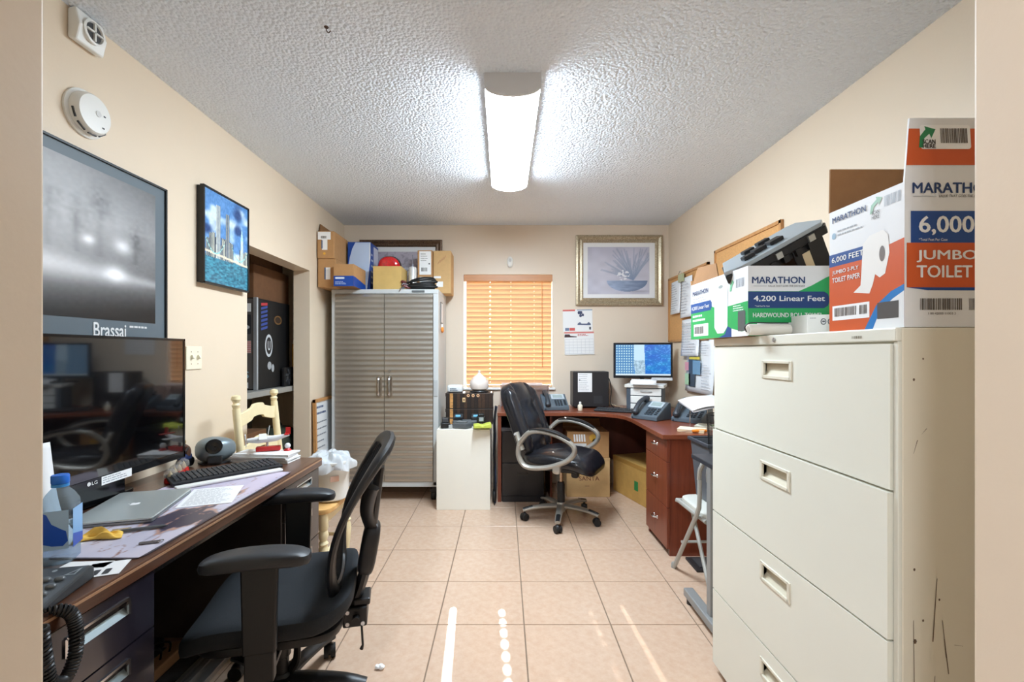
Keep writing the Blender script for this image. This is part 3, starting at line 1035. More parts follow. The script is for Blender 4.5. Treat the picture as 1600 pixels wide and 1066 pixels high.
for (x, z) in ((-0.232, 0.342), (-0.232, 0.30), (-0.285, 0.298)):
    for s in (-1, 1):
        MB().cyl((x, s * 0.053, z), (x, s * 0.059, z), 0.007, n=12).build('bolt', BOLT, br)
MB().cyl((-0.262, 0.055, 0.32), (-0.262, 0.078, 0.32), 0.013, n=14).build('knob', BLACK, br, smooth=True)
MB().tube([(-0.28, 0.05, 0.30), (-0.285, 0.055, 0.22), (-0.28, 0.055, 0.205)], [0.004, 0.004, 0.007], 8).build('lever', BLACK, t, smooth=True)
ARM = mat('arm_pad', (46, 48, 52), 0.45, bump=(200, 0.1, 0.001))
for s in (-1, 1):
    arm = MB().sup((0.0, s * 0.305, 0.669), (0.152, 0.05, 0.024), 0.55, 0.62, nu=30, nv=10, warp=lambda p: (p.x, p.y, p.z + 0.012 * (1 - (p.x / 0.152) ** 2) - 0.008)).build('arm_pad', ARM, t, smooth=True)
    MB().box((-0.005, s * 0.292, 0.522), (0.092, 0.026, 0.28), taper=(1.12, 1)).build('arm_post', BLACK, t, bev=0.006)
    MB().box((-0.005, s * 0.285, 0.35), (0.082, 0.036, 0.105)).box((-0.005, s * 0.17, 0.312), (0.07, 0.24, 0.018)).build('arm_bracket', BLACK, t, bev=0.004)
MB().cyl((0, 0, 0.18), (0, 0, 0.335), 0.0145, n=16).build('gas_lift', CHROME, t, smooth=True)
MB().lathe([(0.026, 0.10), (0.028, 0.19), (0.034, 0.195), (0.034, 0.225), (0.024, 0.232)], n=18).build('lift_sleeve', BLACK, t, smooth=True)
MB().tube(spline([(-0.03, 0.0, 0.13), (-0.055, 0.02, 0.18), (-0.06, 0.03, 0.235), (-0.055, 0.03, 0.248)], 5), [0.016] * 16, 8, flat=(1, 0.55)).build('height_paddle', BLACK, t, smooth=True)
star_base(t, BLACK, 0.30, 170.4, leg_r=0.034)

# ---- leather executive chair at the corner desk; local +x is forward
t = thing('executive_chair', 'black leather executive chair with silver loop arms at the corner desk', 'chair', (0.44, 3.53, 0), math.radians(-27))
def sw(p):
    z = p.z - 1.1 * max(0, p.x - 0.05) ** 2 * 1.2
    z += 0.006 * math.sin(p.x * 42) * (1 if p.z > 0 else 0)
    return (p.x, p.y, z)
MB().sup((0.03, 0, 0.485), (0.275, 0.25, 0.06), 0.6, 0.42, nu=44, nv=16, warp=sw).build('seat', LEATHER, t, smooth=True)
MB().sup((0.0, 0, 0.43), (0.22, 0.2, 0.03), 0.4, 0.4).build('seat_pan', BLACK, t, smooth=True)
rb = rotm(y=-21)
def bw(p):
    # tufted: three pads one above another, a crease down each side
    q = p.z / 0.30
    x = p.x
    if x > 0:
        x -= 0.018 * math.exp(-((q - 0.30) / 0.07) ** 2) + 0.012 * math.exp(-((q + 0.45) / 0.07) ** 2)
        x -= 0.016 * math.exp(-((abs(p.y) - 0.125) / 0.022) ** 2)
    wy = 1.0 - 0.10 * max(0, q) ** 2 - 0.05 * max(0, -q)
    return (x - 0.02 * q * q, p.y * wy, p.z)
back = MB().sup((-0.285, 0, 0.755), (0.062, 0.245, 0.30), 0.45, 0.42, rot=rb, nu=56, nv=40, warp=bw).build('backrest', LEATHER, t, smooth=True)
# piping-like side pillow folds
for s in (-1, 1):
    MB().sup((-0.272, s * 0.19, 0.76), (0.05, 0.055, 0.25), 0.6, 0.7, rot=rb, nu=18, nv=18, warp=lambda p: (p.x + 0.004 * math.sin(p.z * 70), p.y, p.z)).build('side_bolster', LEATHER, back, smooth=True)
SILV = mat('arm_silver', (176, 172, 164), 0.36, metal=0.55)
loop = [(-0.13, 0.70), (-0.03, 0.712), (0.085, 0.69), (0.184, 0.64), (0.205, 0.586), (0.155, 0.525), (0.045, 0.470), (-0.08, 0.442), (-0.177, 0.448), (-0.225, 0.51), (-0.225, 0.586), (-0.20, 0.635)]
for s in (-1, 1):
    y = s * 0.30
    P = spline([(x, y - s * 0.02 * (1 if i > 5 else 0), z) for i, (x, z) in enumerate(loop)], 5, closed=True)
    arm = MB().tube(P, 0.0205, 10, closed=True, flat=(0.9, 1.15)).build('arm', SILV, t, smooth=True)
    pad = spline([(-0.13, y, 0.716), (-0.03, y, 0.728), (0.085, y, 0.708), (0.175, y, 0.665)], 5)
    k = len(pad)
    MB().tube(pad, [0.022 * (0.55 + 0.45 * math.sin(PI * (i + 1) / (k + 1))) for i in range(k)], 10, flat=(0.6, 1.25)).build('arm_pad', BLACK, arm, smooth=True)
    MB().tube(spline([(-0.20, y - s * 0.03, 0.56), (-0.23, y - s * 0.035, 0.62), (-0.255, y - s * 0.04, 0.685)], 4), 0.024, 10, flat=(0.7, 1)).build('arm_mount', SILV, arm, smooth=True)
    for (x, z) in ((-0.222, 0.60), (-0.25, 0.675)):
        MB().cyl((x, y - s * 0.01, z), (x, y - s * 0.005 + s * 0.006, z), 0.008, n=12).build('bolt', BOLT, arm)
    MB().sup((0.07, y - s * 0.015, 0.452), (0.03, 0.02, 0.035), 0.7, 0.7).build('arm_bracket', SILV, arm, smooth=True)
MB().cyl((0, 0, 0.22), (0, 0, 0.42), 0.0135, n=16).build('gas_lift', mat('brass_lift', (196, 172, 148), 0.25, metal=0.8), t, smooth=True)
MB().lathe([(0.03, 0.12), (0.03, 0.27), (0.025, 0.285)], n=18).build('lift_sleeve', BLACK, t, smooth=True)
MB().b(-0.06, 0.09, -0.07, 0.07, 0.395, 0.425).build('tilt_plate', BLACK, t, bev=0.004)
MB().sup((0.12, -0.02, 0.375), (0.028, 0.03, 0.04), 0.5, 0.5).build('tension_knob', BLACK, t, smooth=True)
MB().tube([(-0.02, 0.1, 0.40), (-0.05, 0.2, 0.385), (-0.06, 0.24, 0.375)], 0.005, 8).build('lever', BLACK, t, smooth=True)
star_base(t, SILV, 0.295, 27 - 72 + 54 + 60, leg_r=0.031, tip=BLACK)

# ---- cream ladder-back wooden chair behind the left desk, facing right (+x)
t = thing('wooden_chair', 'cream painted ladder-back wooden chair against the left wall', 'chair', (-1.14, 2.62, 0))
for y in (-0.20, 0.20):
    post = MB().tube([(-0.20, y, 0), (-0.21, y, 0.44), (-0.265, y, 0.98)], [0.017, 0.022, 0.019], 10)
    post.lathe([(0.012, 0.975), (0.016, 0.985), (0.021, 1.0), (0.013, 1.01), (0.024, 1.03), (0.02, 1.048), (0.0, 1.055)], (-0.266, y, 0), 14)
    post.build('back_post', CREAM, t, smooth=True)
for zc, hh in ((0.93, 0.06), (0.755, 0.055), (0.60, 0.05)):
    o = []
    x = -0.21 - 0.055 * (zc - 0.44) / 0.54
    n = 24
    top = [(-0.2 + 0.4 * i / n, zc + hh * (0.35 + 0.45 * (0.5 - 0.5 * math.cos(2 * PI * i / n)) + 0.22 * (abs(i / n - 0.5) < 0.16))) for i in range(n + 1)]
    bot = [(-0.2 + 0.4 * i / n, zc - hh * (0.85 - 0.5 * (0.5 - 0.5 * math.cos(2 * PI * i / n)) - 0.2 * (abs(i / n - 0.5) < 0.16))) for i in range(n, -1, -1)]
    MB().prism(top + bot, (x + 0.008, 0, 0), (0, 1, 0), (0, 0, 1), 0.016).build('back_slat', CREAM, t, bev=0.003)
MB().sup((0.0, 0, 0.44), (0.235, 0.225, 0.02), 0.35, 0.3, nu=40).build('seat', wood_mat('pine_seat', (228, 184, 120), (206, 156, 92), 0.4, 'x'), t, smooth=True)
MB().b(-0.19, 0.195, -0.19, -0.17, 0.365, 0.425).b(-0.19, 0.195, 0.17, 0.19, 0.365, 0.425).b(0.175, 0.195, -0.17, 0.17, 0.365, 0.425).build('apron', CREAM, t)
for y in (-0.18, 0.18):
    pr = [(0.014, 0), (0.02, 0.03), (0.014, 0.06), (0.018, 0.1), (0.024, 0.16), (0.028, 0.22), (0.02, 0.255), (0.027, 0.265), (0.018, 0.28), (0.028, 0.31), (0.02, 0.335), (0.026, 0.345), (0.026, 0.425)]
    MB().lathe(pr, (0.185, y, 0), 16).build('front_leg', CREAM, t, smooth=True)
for y in (-0.19, 0.19):
    MB().cyl((-0.2, y, 0.17), (0.185, y, 0.17), 0.011, n=10).build('stretcher', CREAM, t, smooth=True)
MB().cyl((0.185, -0.18, 0.20), (0.185, 0.18, 0.20), 0.012, n=10).build('stretcher', CREAM, t, smooth=True)

# ---- grey folding chair, facing the back wall (+y)
t = thing('folding_chair', 'grey metal folding chair with padded seat behind the filing cabinet', 'chair', (1.235, 2.53, 0))
FGREY = mat('folding_grey', (176, 176, 170), 0.4, metal=0.2)
MB().sup((0, 0.0, 0.425), (0.205, 0.19, 0.024), 0.4, 0.3, nu=36).build('seat', mat('seat_vinyl', (206, 206, 198), 0.5, bump=(30, 0.3, 0.003)), t, smooth=True)
MB().tube(spline([(-0.2, -0.18, 0.41), (-0.205, 0.16, 0.405), (-0.18, 0.19, 0.405), (0.18, 0.19, 0.405), (0.205, 0.16, 0.405), (0.2, -0.18, 0.41)], 4), 0.012, 8).build('seat_rim', FGREY, t, smooth=True)
for s in (-1, 1):
    x = s * 0.225
    MB().tube([(x, 0.205, 0.0), (x, -0.115, 0.42), (x, -0.148, 0.475), (x, -0.155, 0.54), (x, -0.155, 0.62)], 0.012, 8).build('front_leg', FGREY, t, smooth=True)
    MB().tube([(x * 0.76, -0.185, 0.0), (x * 0.76, 0.08, 0.40)], 0.011, 8).build('rear_leg', FGREY, t, smooth=True)
    MB().lathe([(0.016, 0), (0.016, 0.02), (0.013, 0.03)], (x, 0.205, 0), 12).build('foot_cap', mat('foot_cap', (150, 148, 142), 0.6), t, smooth=True)
MB().tube(spline([(-0.225, -0.15, 0.62), (-0.225, -0.175, 0.69), (-0.17, -0.185, 0.72), (0.17, -0.185, 0.72), (0.225, -0.175, 0.69), (0.225, -0.15, 0.62)], 5), 0.012, 8).build('back_frame', FGREY, t, smooth=True)
MB().sup((0, -0.175, 0.645), (0.2, 0.012, 0.06), 0.4, 0.3).build('backrest', FGREY, t, smooth=True)
MB().cyl((-0.225, 0.09, 0.2), (0.225, 0.09, 0.2), 0.008, n=8).build('stretcher', FGREY, t, smooth=True)

# ---- small table with grey T-legs next to the filing cabinet
t = thing('side_table', 'small black-topped table on grey T-shaped legs behind the filing cabinet', 'table', (1.2, 2.12, 0))
MB().b(0.94, 1.50, 1.90, 2.31, 0.748, 0.77).build('table_top', mat('table_black', (44, 48, 56), 0.35), t, world=True, bev=0.003)
TG = mat('table_leg_grey', (150, 152, 152), 0.42, metal=0.3)
for x in (0.945, 1.46):
    MB().b(x - 0.004, x + 0.036, 2.10, 2.14, 0.06, 0.748).build('leg', TG, t, world=True, bev=0.004)
    MB().b(x - 0.022, x + 0.028, 1.90, 2.37, 0.03, 0.07).build('foot_bar', TG, t, world=True, bev=0.006)
    for y in (1.93, 2.34):
        MB().cyl((x + 0.003, y, 0), (x + 0.003, y, 0.03), 0.018, n=12).build('foot', BLACK, t, world=True)

# ================================================================== WALL THINGS
# ---- left wall: big poster, skyline picture, detectors, switch
def fog_print(U, V):
    """a plain misty monochrome print: pale glow, dim ground, faint bare stems"""
    g = 0.80 - 0.22 * np.abs(V - 0.66) / 0.4 - 0.20 * U ** 2 + 0.05 * (vnoise(U, V, 4, 2) - 0.5)
    band = np.exp(-((V - 0.33 + 0.03 * U) / (0.03 + 0.085 * (1 - U))) ** 2) * (1 - 0.35 * U)
    g = g + 0.35 * band
    g = np.where(V < 0.24, g - (0.24 - V) * 1.5, g)
    rs = np.random.default_rng(3)
    for cx, top, w in ((0.45, 0.74, 0.016), (0.57, 0.70, 0.014), (0.68, 0.82, 0.02), (0.05, 0.95, 0.03), (0.88, 0.64, 0.016)):
        st = np.exp(-((U - cx - 0.008 * np.sin(V * 9)) / w) ** 2) * (V > 0.42) * (V < top)
        g = g - 0.05 * st
        cr = np.exp(-(((U - cx) / 0.055) ** 2 + ((V - top + 0.04) / 0.11) ** 2))
        g = g - 0.13 * cr * (0.3 + vnoise(U * 1.3, V, 44, 5))
    for cx, cy, s in ((0.30, 0.66, 0.05), (0.80, 0.53, 0.05), (0.62, 0.52, 0.03), (0.76, 0.33, 0.06)):
        g = g + 0.35 * np.exp(-(((U - cx) / s) ** 2 + ((V - cy) / s) ** 2))
    g = g + 0.03 * (vnoise(U, V, 60, 9) - 0.5)
    return np.stack([g, g * 1.0, g * 1.01], -1)
PY0, PY1, PZ0, PZ1 = 1.12, 2.106, 1.315, 2.02
t = thing('poster', 'large black-framed misty grey photographic poster on the left wall', 'poster', (XL, (PY0 + PY1) / 2, PZ0))
fr = MB()
for (a, b_, c, d) in ((PY0, PY1, PZ1 - 0.008, PZ1), (PY0, PY1, PZ0, PZ0 + 0.008), (PY0, PY0 + 0.008, PZ0, PZ1), (PY1 - 0.008, PY1, PZ0, PZ1)):
    fr.b(XL + 0.001, XL + 0.02, a, b_, c, d)
fr.build('frame', BLACK, t, world=True)
MB().b(XL + 0.001, XL + 0.012, PY0 + 0.006, PY1 - 0.006, PZ0 + 0.006, PZ1 - 0.006).build('border', mat('poster_border', (96, 108, 116), 0.5), t, world=True)
F = Face(t, (XL + 0.0125, PY0, PZ0), (0, 1, 0), (0, 0, 1))
F.art('print', 0.055, 0.09, PY1 - PY0 - 0.065, PZ1 - PZ0 - 0.05, 150, 110, fog_print, print_mat('poster_print', 0.45))
F.text('Brassai', 0.612, 0.022, 0.056, ink((238, 238, 238)), w=0.15, bold=0.02)
F.lines('small_print', 0.78, 0.062, 0.92, 0.072, ink((225, 225, 225)), n=1, th=0.8)

def city_print(U, V):
    r = np.zeros(U.shape + (3,))
    sky = np.stack([0.36 + 0.30 * V * 0, 0.58 + 0 * V, 0.82 + 0 * V], -1)
    cl = np.clip((vnoise(U * 1.0, V * 2.2, 5, 3) - 0.45) * 3.2, 0, 1)[..., None]
    sky = sky * (1 - cl) + np.array([0.86, 0.93, 1.0]) * cl
    dk = np.clip((vnoise(U + 3, V * 2.6, 4, 8) - 0.58) * 4, 0, 1)[..., None]
    sky = sky * (1 - dk) + np.array([0.16, 0.30, 0.52]) * dk
    water = np.array([0.12, 0.36, 0.46]) + 0.30 * vnoise(U * 3, V * 9, 8, 4)[..., None] * np.array([0.6, 1, 1])
    r = np.where((V < 0.30)[..., None], water, sky)
    rs = np.random.default_rng(4)
    def building(x0, x1, h, c, seed):
        nonlocal r
        m = (U > x0) & (U < x1) & (V > 0.28) & (V < h)
        win = ((np.floor(U * 90) + np.floor(V * 110) * 3 + seed) % 3 == 0)
        col = np.where(win[..., None], np.array([0.92, 0.93, 0.85]), np.array(c))
        r = np.where(m[..., None], col, r)
    for k in range(26):
        x = rs.random() * 0.98
        building(x, x + 0.05 + 0.05 * rs.random(), 0.36 + 0.20 * rs.random() * (1.1 - x * 0.6), (0.20, 0.27, 0.36), k)
    building(0.25, 0.35, 0.87, (0.56, 0.62, 0.68), 1)
    building(0.46, 0.55, 0.82, (0.30, 0.38, 0.48), 2)
    building(0.82, 0.88, 0.60, (0.66, 0.84, 0.90), 3)
    spk = (np.abs(U - 0.85) < 0.03 * (0.74 - V) / 0.14) & (V > 0.58) & (V < 0.74)
    r = np.where(spk[..., None], np.array([0.75, 0.92, 0.96]), r)
    br = np.abs(V - (0.32 + 0.02 - 0.05 * U)) < 0.012
    r = np.where(br[..., None], np.array([0.95, 0.90, 0.80]), r)
    for cx in (0.1, 0.66):
        cb = np.abs(V - (0.30 + 0.9 * (U - cx - 0.14) ** 2 * 4 + 0.03)) < 0.008
        r = np.where((cb & (np.abs(U - cx - 0.14) < 0.2))[..., None], np.array([0.6, 0.85, 0.85]), r)
    r = r + 0.10 * (vnoise(U, V, 50, 3)[..., None] - 0.5)
    return r
NY0, NY1, NZ0, NZ1 = 2.33, 2.746, 1.632, 2.132
t = thing('picture', 'blue city skyline picture in a thin black frame on the left wall', 'picture', (XL, 2.54, NZ0))
F = Face(t, (XL + 0.034, NY0, NZ0), (0, 1, 0), (0, 0, 1))
MB().b(XL + 0.001, XL + 0.03, NY0 + 0.004, NY1 - 0.004, NZ0 + 0.004, NZ1 - 0.004).build('backing', BLACK, t, world=True)
fr = MB()
for (a, b_, c, d) in ((NY0, NY1, NZ1 - 0.01, NZ1), (NY0, NY1, NZ0, NZ0 + 0.01), (NY0, NY0 + 0.01, NZ0, NZ1), (NY1 - 0.01, NY1, NZ0, NZ1)):
    fr.b(XL + 0.02, XL + 0.04, a, b_, c, d)
fr.build('frame', BLACK, t, world=True)
F.art('print', 0.008, 0.008, 0.408, 0.492, 120, 140, city_print, print_mat('picture_print', 0.3, coat=0.4))

t = thing('smoke_detector', 'round white smoke detector on the left wall above the poster', 'smoke detector', (XL, 1.708, 2.162))
R90 = rotm(y=90)
MB().lathe([(0.086, 0.0), (0.086, 0.008), (0.078, 0.014)], n=36, rot=R90).build('base_plate', WHITE, t, smooth=True)
MB().lathe([(0.076, 0.012), (0.073, 0.034), (0.066, 0.044), (0.05, 0.046), (0.0, 0.047)], n=36, rot=R90).build('cover', WHITE, t, smooth=True)
for k in range(4):
    a = math.radians(200 + k * 36)
    MB().box((0.028, 0.0745 * math.cos(a), 0.0745 * math.sin(a)), (0.006, 0.004, 0.034), rot=Matrix.Rotation(a, 3, 'X')).build('vent_slot', BLACK, t)
MB().lathe([(0.011, 0.046), (0.011, 0.049), (0.0, 0.0495)], (0, 0.008, 0.004), 16, R90).build('test_button', mat('button_grey', (214, 214, 212), 0.5), t, smooth=True)
for (y, z) in ((0.035, 0.006), (0.03, -0.04)):
    MB().box((0.047, y, z), (0.002, 0.008, 0.005)).build('indicator', DARKG, t)

t = thing('wall_siren', 'white square alarm sounder at the top of the left wall', 'alarm', (XL, 1.70, 2.405))
MB().prism([(0.0, -0.052), (0.03, -0.06), (0.045, 0.0), (0.03, 0.06), (0.0, 0.052)], (0, -0.058, 0.052), (1, 0, 0), (0, 0, 1), 0.116).build('shell', WHITE, t, bev=0.006)
MB().lathe([(0.04, 0.0), (0.043, 0.012), (0.036, 0.014), (0.034, 0.004), (0.0, 0.004)], (0.036, 0.0, 0.052), 30, R90).build('speaker_ring', WHITE, t, smooth=True)
MB().lathe([(0.032, 0), (0.032, 0.003), (0.0, 0.003)], (0.042, 0, 0.052), 26, R90).build('speaker_mesh', DARKG, t)
MB().b(0.044, 0.052, -0.003, 0.003, 0.02, 0.084).b(0.044, 0.052, -0.032, 0.032, 0.049, 0.055).build('speaker_cross', WHITE, t)

t = thing('light_switch', 'cream double toggle light switch on the left wall beside the monitor', 'switch', (XL, 2.31, 1.25))
IVORY = mat('ivory_plastic', (240, 232, 208), 0.35)
MB().b(0.0005, 0.006, -0.058, 0.058, -0.058, 0.058).build('plate', IVORY, t, bev=0.003)
for y in (-0.024, 0.024):
    MB().box((0.011, y, 0.004), (0.018, 0.009, 0.02), rot=rotm(y=-25)).build('toggle', IVORY, t, bev=0.002)
    for z in (-0.03, 0.03):
        MB().cyl((0.005, y, z), (0.0072, y, z), 0.003, n=8).build('screw', CHROME, t)

# ---- back wall: framed prints, calendar, sensor
GOLD = mat('antique_silver_frame', (206, 192, 164), 0.34, metal=0.45, noise=(90, 0.45), col2=(140, 122, 94))
DKFR = mat('antique_dark_frame', (132, 106, 82), 0.42, metal=0.35, noise=(90, 0.5), col2=(66, 46, 36))
def picture_frame(t, x0, x1, z0, z1, fw, m):
    """mitred moulding, four rails"""
    y = YB
    prof = [(0.0, 0.001), (0.0, 0.028), (0.25, 0.034), (0.55, 0.022), (0.8, 0.026), (1.0, 0.014), (1.0, 0.001)]
    cor = [((x0, z0), (1, 1)), ((x1, z0), (-1, 1)), ((x1, z1), (-1, -1)), ((x0, z1), (1, -1))]
    for k in range(4):
        (ax, az), (adx, adz) = cor[k]
        (bx, bz), (bdx, bdz) = cor[(k + 1) % 4]
        A = [(ax + adx * fw * p, y - d, az + adz * fw * p) for p, d in prof]
        Bp = [(bx + bdx * fw * p, y - d, bz + bdz * fw * p) for p, d in prof]
        n = len(prof)
        MB().add(A + Bp, [(i, i + 1, i + 1 + n, i + n) for i in range(n - 1)]).build('frame_rail', m, t, world=True)
def bowl_print(U, V):
    base = np.array([0.80, 0.80, 0.86]) + 0.06 * (vnoise(U, V, 8, 2)[..., None] - 0.5)
    base = base - 0.10 * np.clip(V - 0.6, 0, 1)[..., None] * np.array([1, 1, 0.6])
    r = base
    # spray of leaves out of the bowl
    rs = np.random.default_rng(12)
    d = np.zeros_like(U)
    for k in range(70):
        a = math.radians(rs.uniform(52, 128)) if k < 45 else math.radians(rs.uniform(120, 165))
        L = rs.uniform(0.35, 0.72) if k < 45 else rs.uniform(0.3, 0.6)
        bend = rs.uniform(-0.35, 0.35)
        for s in np.linspace(0, 1, 40):
            x = 0.74 + L * s * math.cos(a) * 0.8 + bend * s * s * 0.3
            y = 0.30 + L * s * math.sin(a)
            d = np.maximum(d, 0.8 * (1 - 0.5 * s) * np.exp(-(((U - x) / 0.0075) ** 2 + ((V - y) / 0.012) ** 2)))
    leaf = np.array([0.42, 0.52, 0.66])
    r = r * (1 - d[..., None]) + leaf * d[..., None]
    fl = (np.exp(-(((U - 0.58) / 0.11) ** 2 + ((V - 0.40) / 0.12) ** 2)) > 0.4) & (vnoise(U, V, 42, 6) > 0.55)
    r = np.where(fl[..., None], np.array([0.92, 0.93, 0.96]), r)
    x = (U - 0.64) / 0.33
    bw_ = (np.abs(x) < 1) & (V < 0.285) & (V > 0.285 - 0.23 * np.sqrt(np.clip(1 - x * x, 0, 1)))
    shade = 0.55 - 0.10 * x + 0.10 * (vnoise(U, V * 3, 14, 7) - 0.5)
    r = np.where(bw_[..., None], np.stack([shade, shade + 0.07, shade + 0.19], -1), r)
    sh = np.exp(-(((U - 0.82) / 0.2) ** 2 + ((V - 0.06) / 0.025) ** 2))
    return r - 0.12 * sh[..., None]
MATW = mat('picture_mount', (240, 241, 243), 0.6)
t = thing('framed_print', 'antique-silver framed print of grasses in a bowl on the back wall', 'picture', (1.12, YB, 1.73))
x0, x1, z0, z1 = 0.703, 1.544, 1.732, 2.415
picture_frame(t, x0, x1, z0, z1, 0.072, GOLD)
MB().b(x0 + 0.06, x1 - 0.06, YB - 0.012, YB - 0.004, z0 + 0.06, z1 - 0.06).build('mount', MATW, t, world=True)
F = Face(t, (x0, YB - 0.0125, z0), (1, 0, 0), (0, 0, 1))
F.art('print', 0.115, 0.11, 0.715, 0.57, 150, 120, bowl_print, print_mat('bowl_print', 0.4, coat=0.2))
def pale_print(U, V):
    g = 0.74 + 0.05 * (vnoise(U, V, 9, 3) - 0.5)
    r = np.stack([g, g - 0.03, g + 0.02], -1)
    fl = (np.exp(-(((U - 0.62) / 0.24) ** 2 + ((V - 0.42) / 0.24) ** 2)) > 0.35) & (vnoise(U, V, 34, 6) > 0.52)
    return np.where(fl[..., None], np.array([0.9, 0.9, 0.93]), np.where((fl | (vnoise(U, V, 30, 1) > 0.75))[..., None], r - 0.1, r))
t = thing('framed_print', 'dark antique framed print on the back wall behind the cabinet-top boxes', 'picture', (-0.99, YB, 1.66))
x0, x1, z0, z1 = -1.40, -0.598, 1.70, 2.368
picture_frame(t, x0, x1, z0, z1, 0.066, DKFR)
MB().b(x0 + 0.055, x1 - 0.055, YB - 0.012, YB - 0.004, z0 + 0.055, z1 - 0.055).build('mount', MATW, t, world=True)
Face(t, (x0, YB - 0.0125, z0), (1, 0, 0), (0, 0, 1)).art('print', 0.11, 0.11, 0.69, 0.555, 70, 60, pale_print, print_mat('pale_print', 0.4, coat=0.2))

t = thing('calendar', 'two-page wall calendar with red headings under the bowl print', 'calendar', (0.73, YB, 1.25))
F = Face(t, (0.585, YB - 0.004, 1.25), (1, 0, 0.02), (-0.02, 0, 1))
red, navy, gry = ink((214, 96, 90)), ink((58, 66, 100)), ink((190, 192, 198))
MB().prism([(0, 0.225), (0.288, 0.225), (0.288, 0.44), (0, 0.44)], (0.585, YB - 0.004, 1.25), (1, 0, 0.02), (-0.02, 0, 1), -0.002 * -1).build('picture_page', WPAPER, t, world=True)
MB().prism([(0.012, 0), (0.3, 0), (0.298, 0.222), (0.01, 0.222)], (0.585, YB - 0.008, 1.25), (1, 0, 0.02), (-0.02, 0, 1), 0.006).build('date_page', WPAPER, t, world=True)
F.rect('heading', 0.0, 0.425, 0.12, 0.44, red)
F.rect('photo_strip', 0.14, 0.43, 0.288, 0.44, ink((150, 166, 190)))
F.polys('motorbike_photo', [rrect(0.14 + 0.02, 0.365, 0.185, 0.395, 0.012), rrect(0.185, 0.375, 0.205, 0.40, 0.008), rrect(0.145, 0.395, 0.19, 0.425, 0.01)], navy)
F.polys('car_photo', [[(0.14, 0.29), (0.27, 0.285), (0.27, 0.30), (0.25, 0.318), (0.235, 0.302), (0.18, 0.303), (0.165, 0.318), (0.145, 0.305)]], ink((92, 102, 130)))
F.rect('small_photo', 0.02, 0.235, 0.058, 0.262, ink((110, 124, 150)))
F.rect('small_photo', 0.062, 0.235, 0.115, 0.262, red)
F.rect('small_photo', 0.255, 0.243, 0.272, 0.27, ink((70, 70, 80)))
F2 = Face(t, (0.585, YB - 0.0085, 1.25), (1, 0, 0.02), (-0.02, 0, 1))
F2.rect('heading', 0.01, 0.207, 0.298, 0.222, ink((224, 140, 134)))
F2.polys('car_photo', [[(0.01, 0.17), (0.13, 0.17), (0.13, 0.178), (0.07, 0.184), (0.06, 0.2), (0.015, 0.2)]], ink((70, 48, 52)))
F2.lines('month', 0.14, 0.178, 0.26, 0.202, ink((190, 70, 60)), n=2, th=0.5)
gl = [[(0.015, 0.15 - 0.028 * k), (0.292, 0.15 - 0.028 * k), (0.292, 0.152 - 0.028 * k), (0.015, 0.152 - 0.028 * k)] for k in range(6)]
gl += [[(0.015 + 0.0395 * k, 0.01), (0.0165 + 0.0395 * k, 0.01), (0.0165 + 0.0395 * k, 0.152), (0.015 + 0.0395 * k, 0.152)] for k in range(8)]
F2.polys('date_grid', gl, gry)

t = thing('motion_sensor', 'small white oval sensor on the back wall above the window', 'sensor', (0.062, YB, 2.155))
MB().sup((0, -0.012, 0), (0.029, 0.016, 0.055), 0.9, 1.0).build('shell', WHITE, t, smooth=True)
MB().sup((0, -0.024, 0.015), (0.014, 0.008, 0.018), 0.9, 1.0, nu=16, nv=8).build('lens', mat('lens_grey', (216, 216, 214), 0.3), t, smooth=True)

# ---- right wall: cork boards and papers
def cork_board(y0, y1, z0, z1, label):
    t = thing('cork_board', label, 'cork board', (XR, (y0 + y1) / 2, z0), 0, None)
    MB().b(XR - 0.012, XR - 0.001, y0 + 0.012, y1 - 0.012, z0 + 0.012, z1 - 0.012).build('cork', CORK, t, world=True)
    for (a, b_, c, d) in ((y0, y1, z1 - 0.02, z1), (y0, y1, z0, z0 + 0.02), (y0, y0 + 0.02, z0, z1), (y1 - 0.02, y1, z0, z1)):
        MB().b(XR - 0.02, XR - 0.001, a, b_, c, d).build('frame_rail', OAK, t, world=True)
cork_board(3.60, 4.465, 1.375, 1.985, 'oak-framed cork board with pinned papers in the right back corner')
cork_board(2.65, 3.49, 1.44, 2.043, 'oak-framed cork board on the right wall behind the leaning dashboard panel')
def sheet(name, label, cat, y0, y1, z0, z1, x, col=(238, 240, 242), curl=0.012, rows=10, seed=1, extras=None, group=None):
    t = thing(name, label, cat, (x, (y0 + y1) / 2, z0), 0, group)
    MB().grid(lambda a, b: (x - curl * (1 - b) ** 2 - 0.004 * math.sin(a * 3.1), y1 + (y0 - y1) * a, z0 + (z1 - z0) * b), 6, 8).build('sheet', mat('paper_%d' % col[0], col, 0.7), t, world=True, solid=0.0006, smooth=True)
    F = Face(t, (x - curl - 0.006, y1, z0), (0, -1, 0), (0, 0, 1))
    w, h = y1 - y0, z1 - z0
    if rows:
        F.lines('print_lines', w * 0.1, h * 0.08, w * 0.9, h * 0.92, ink((150, 152, 160)), n=rows, seed=seed, th=0.22)
    if extras:
        extras(F, w, h)
    return t
G = 'papers pinned to the corner cork board'
sheet('paper_sheet', 'typed white sheet pinned at the top of the corner cork board, nearest the corner', 'paper', 4.13, 4.36, 1.63, 1.93, XR - 0.024, rows=12, seed=3, group=G)
sheet('paper_sheet', 'white sheet pinned beside the corner-most sheet on the cork board', 'paper', 3.88, 4.12, 1.58, 1.93, XR - 0.024, rows=12, seed=4, group=G)
sheet('paper_sheet', 'white form hanging over the lower edge of the corner cork board', 'paper', 3.72, 4.09, 1.245, 1.56, XR - 0.03, rows=12, seed=5, group=G)
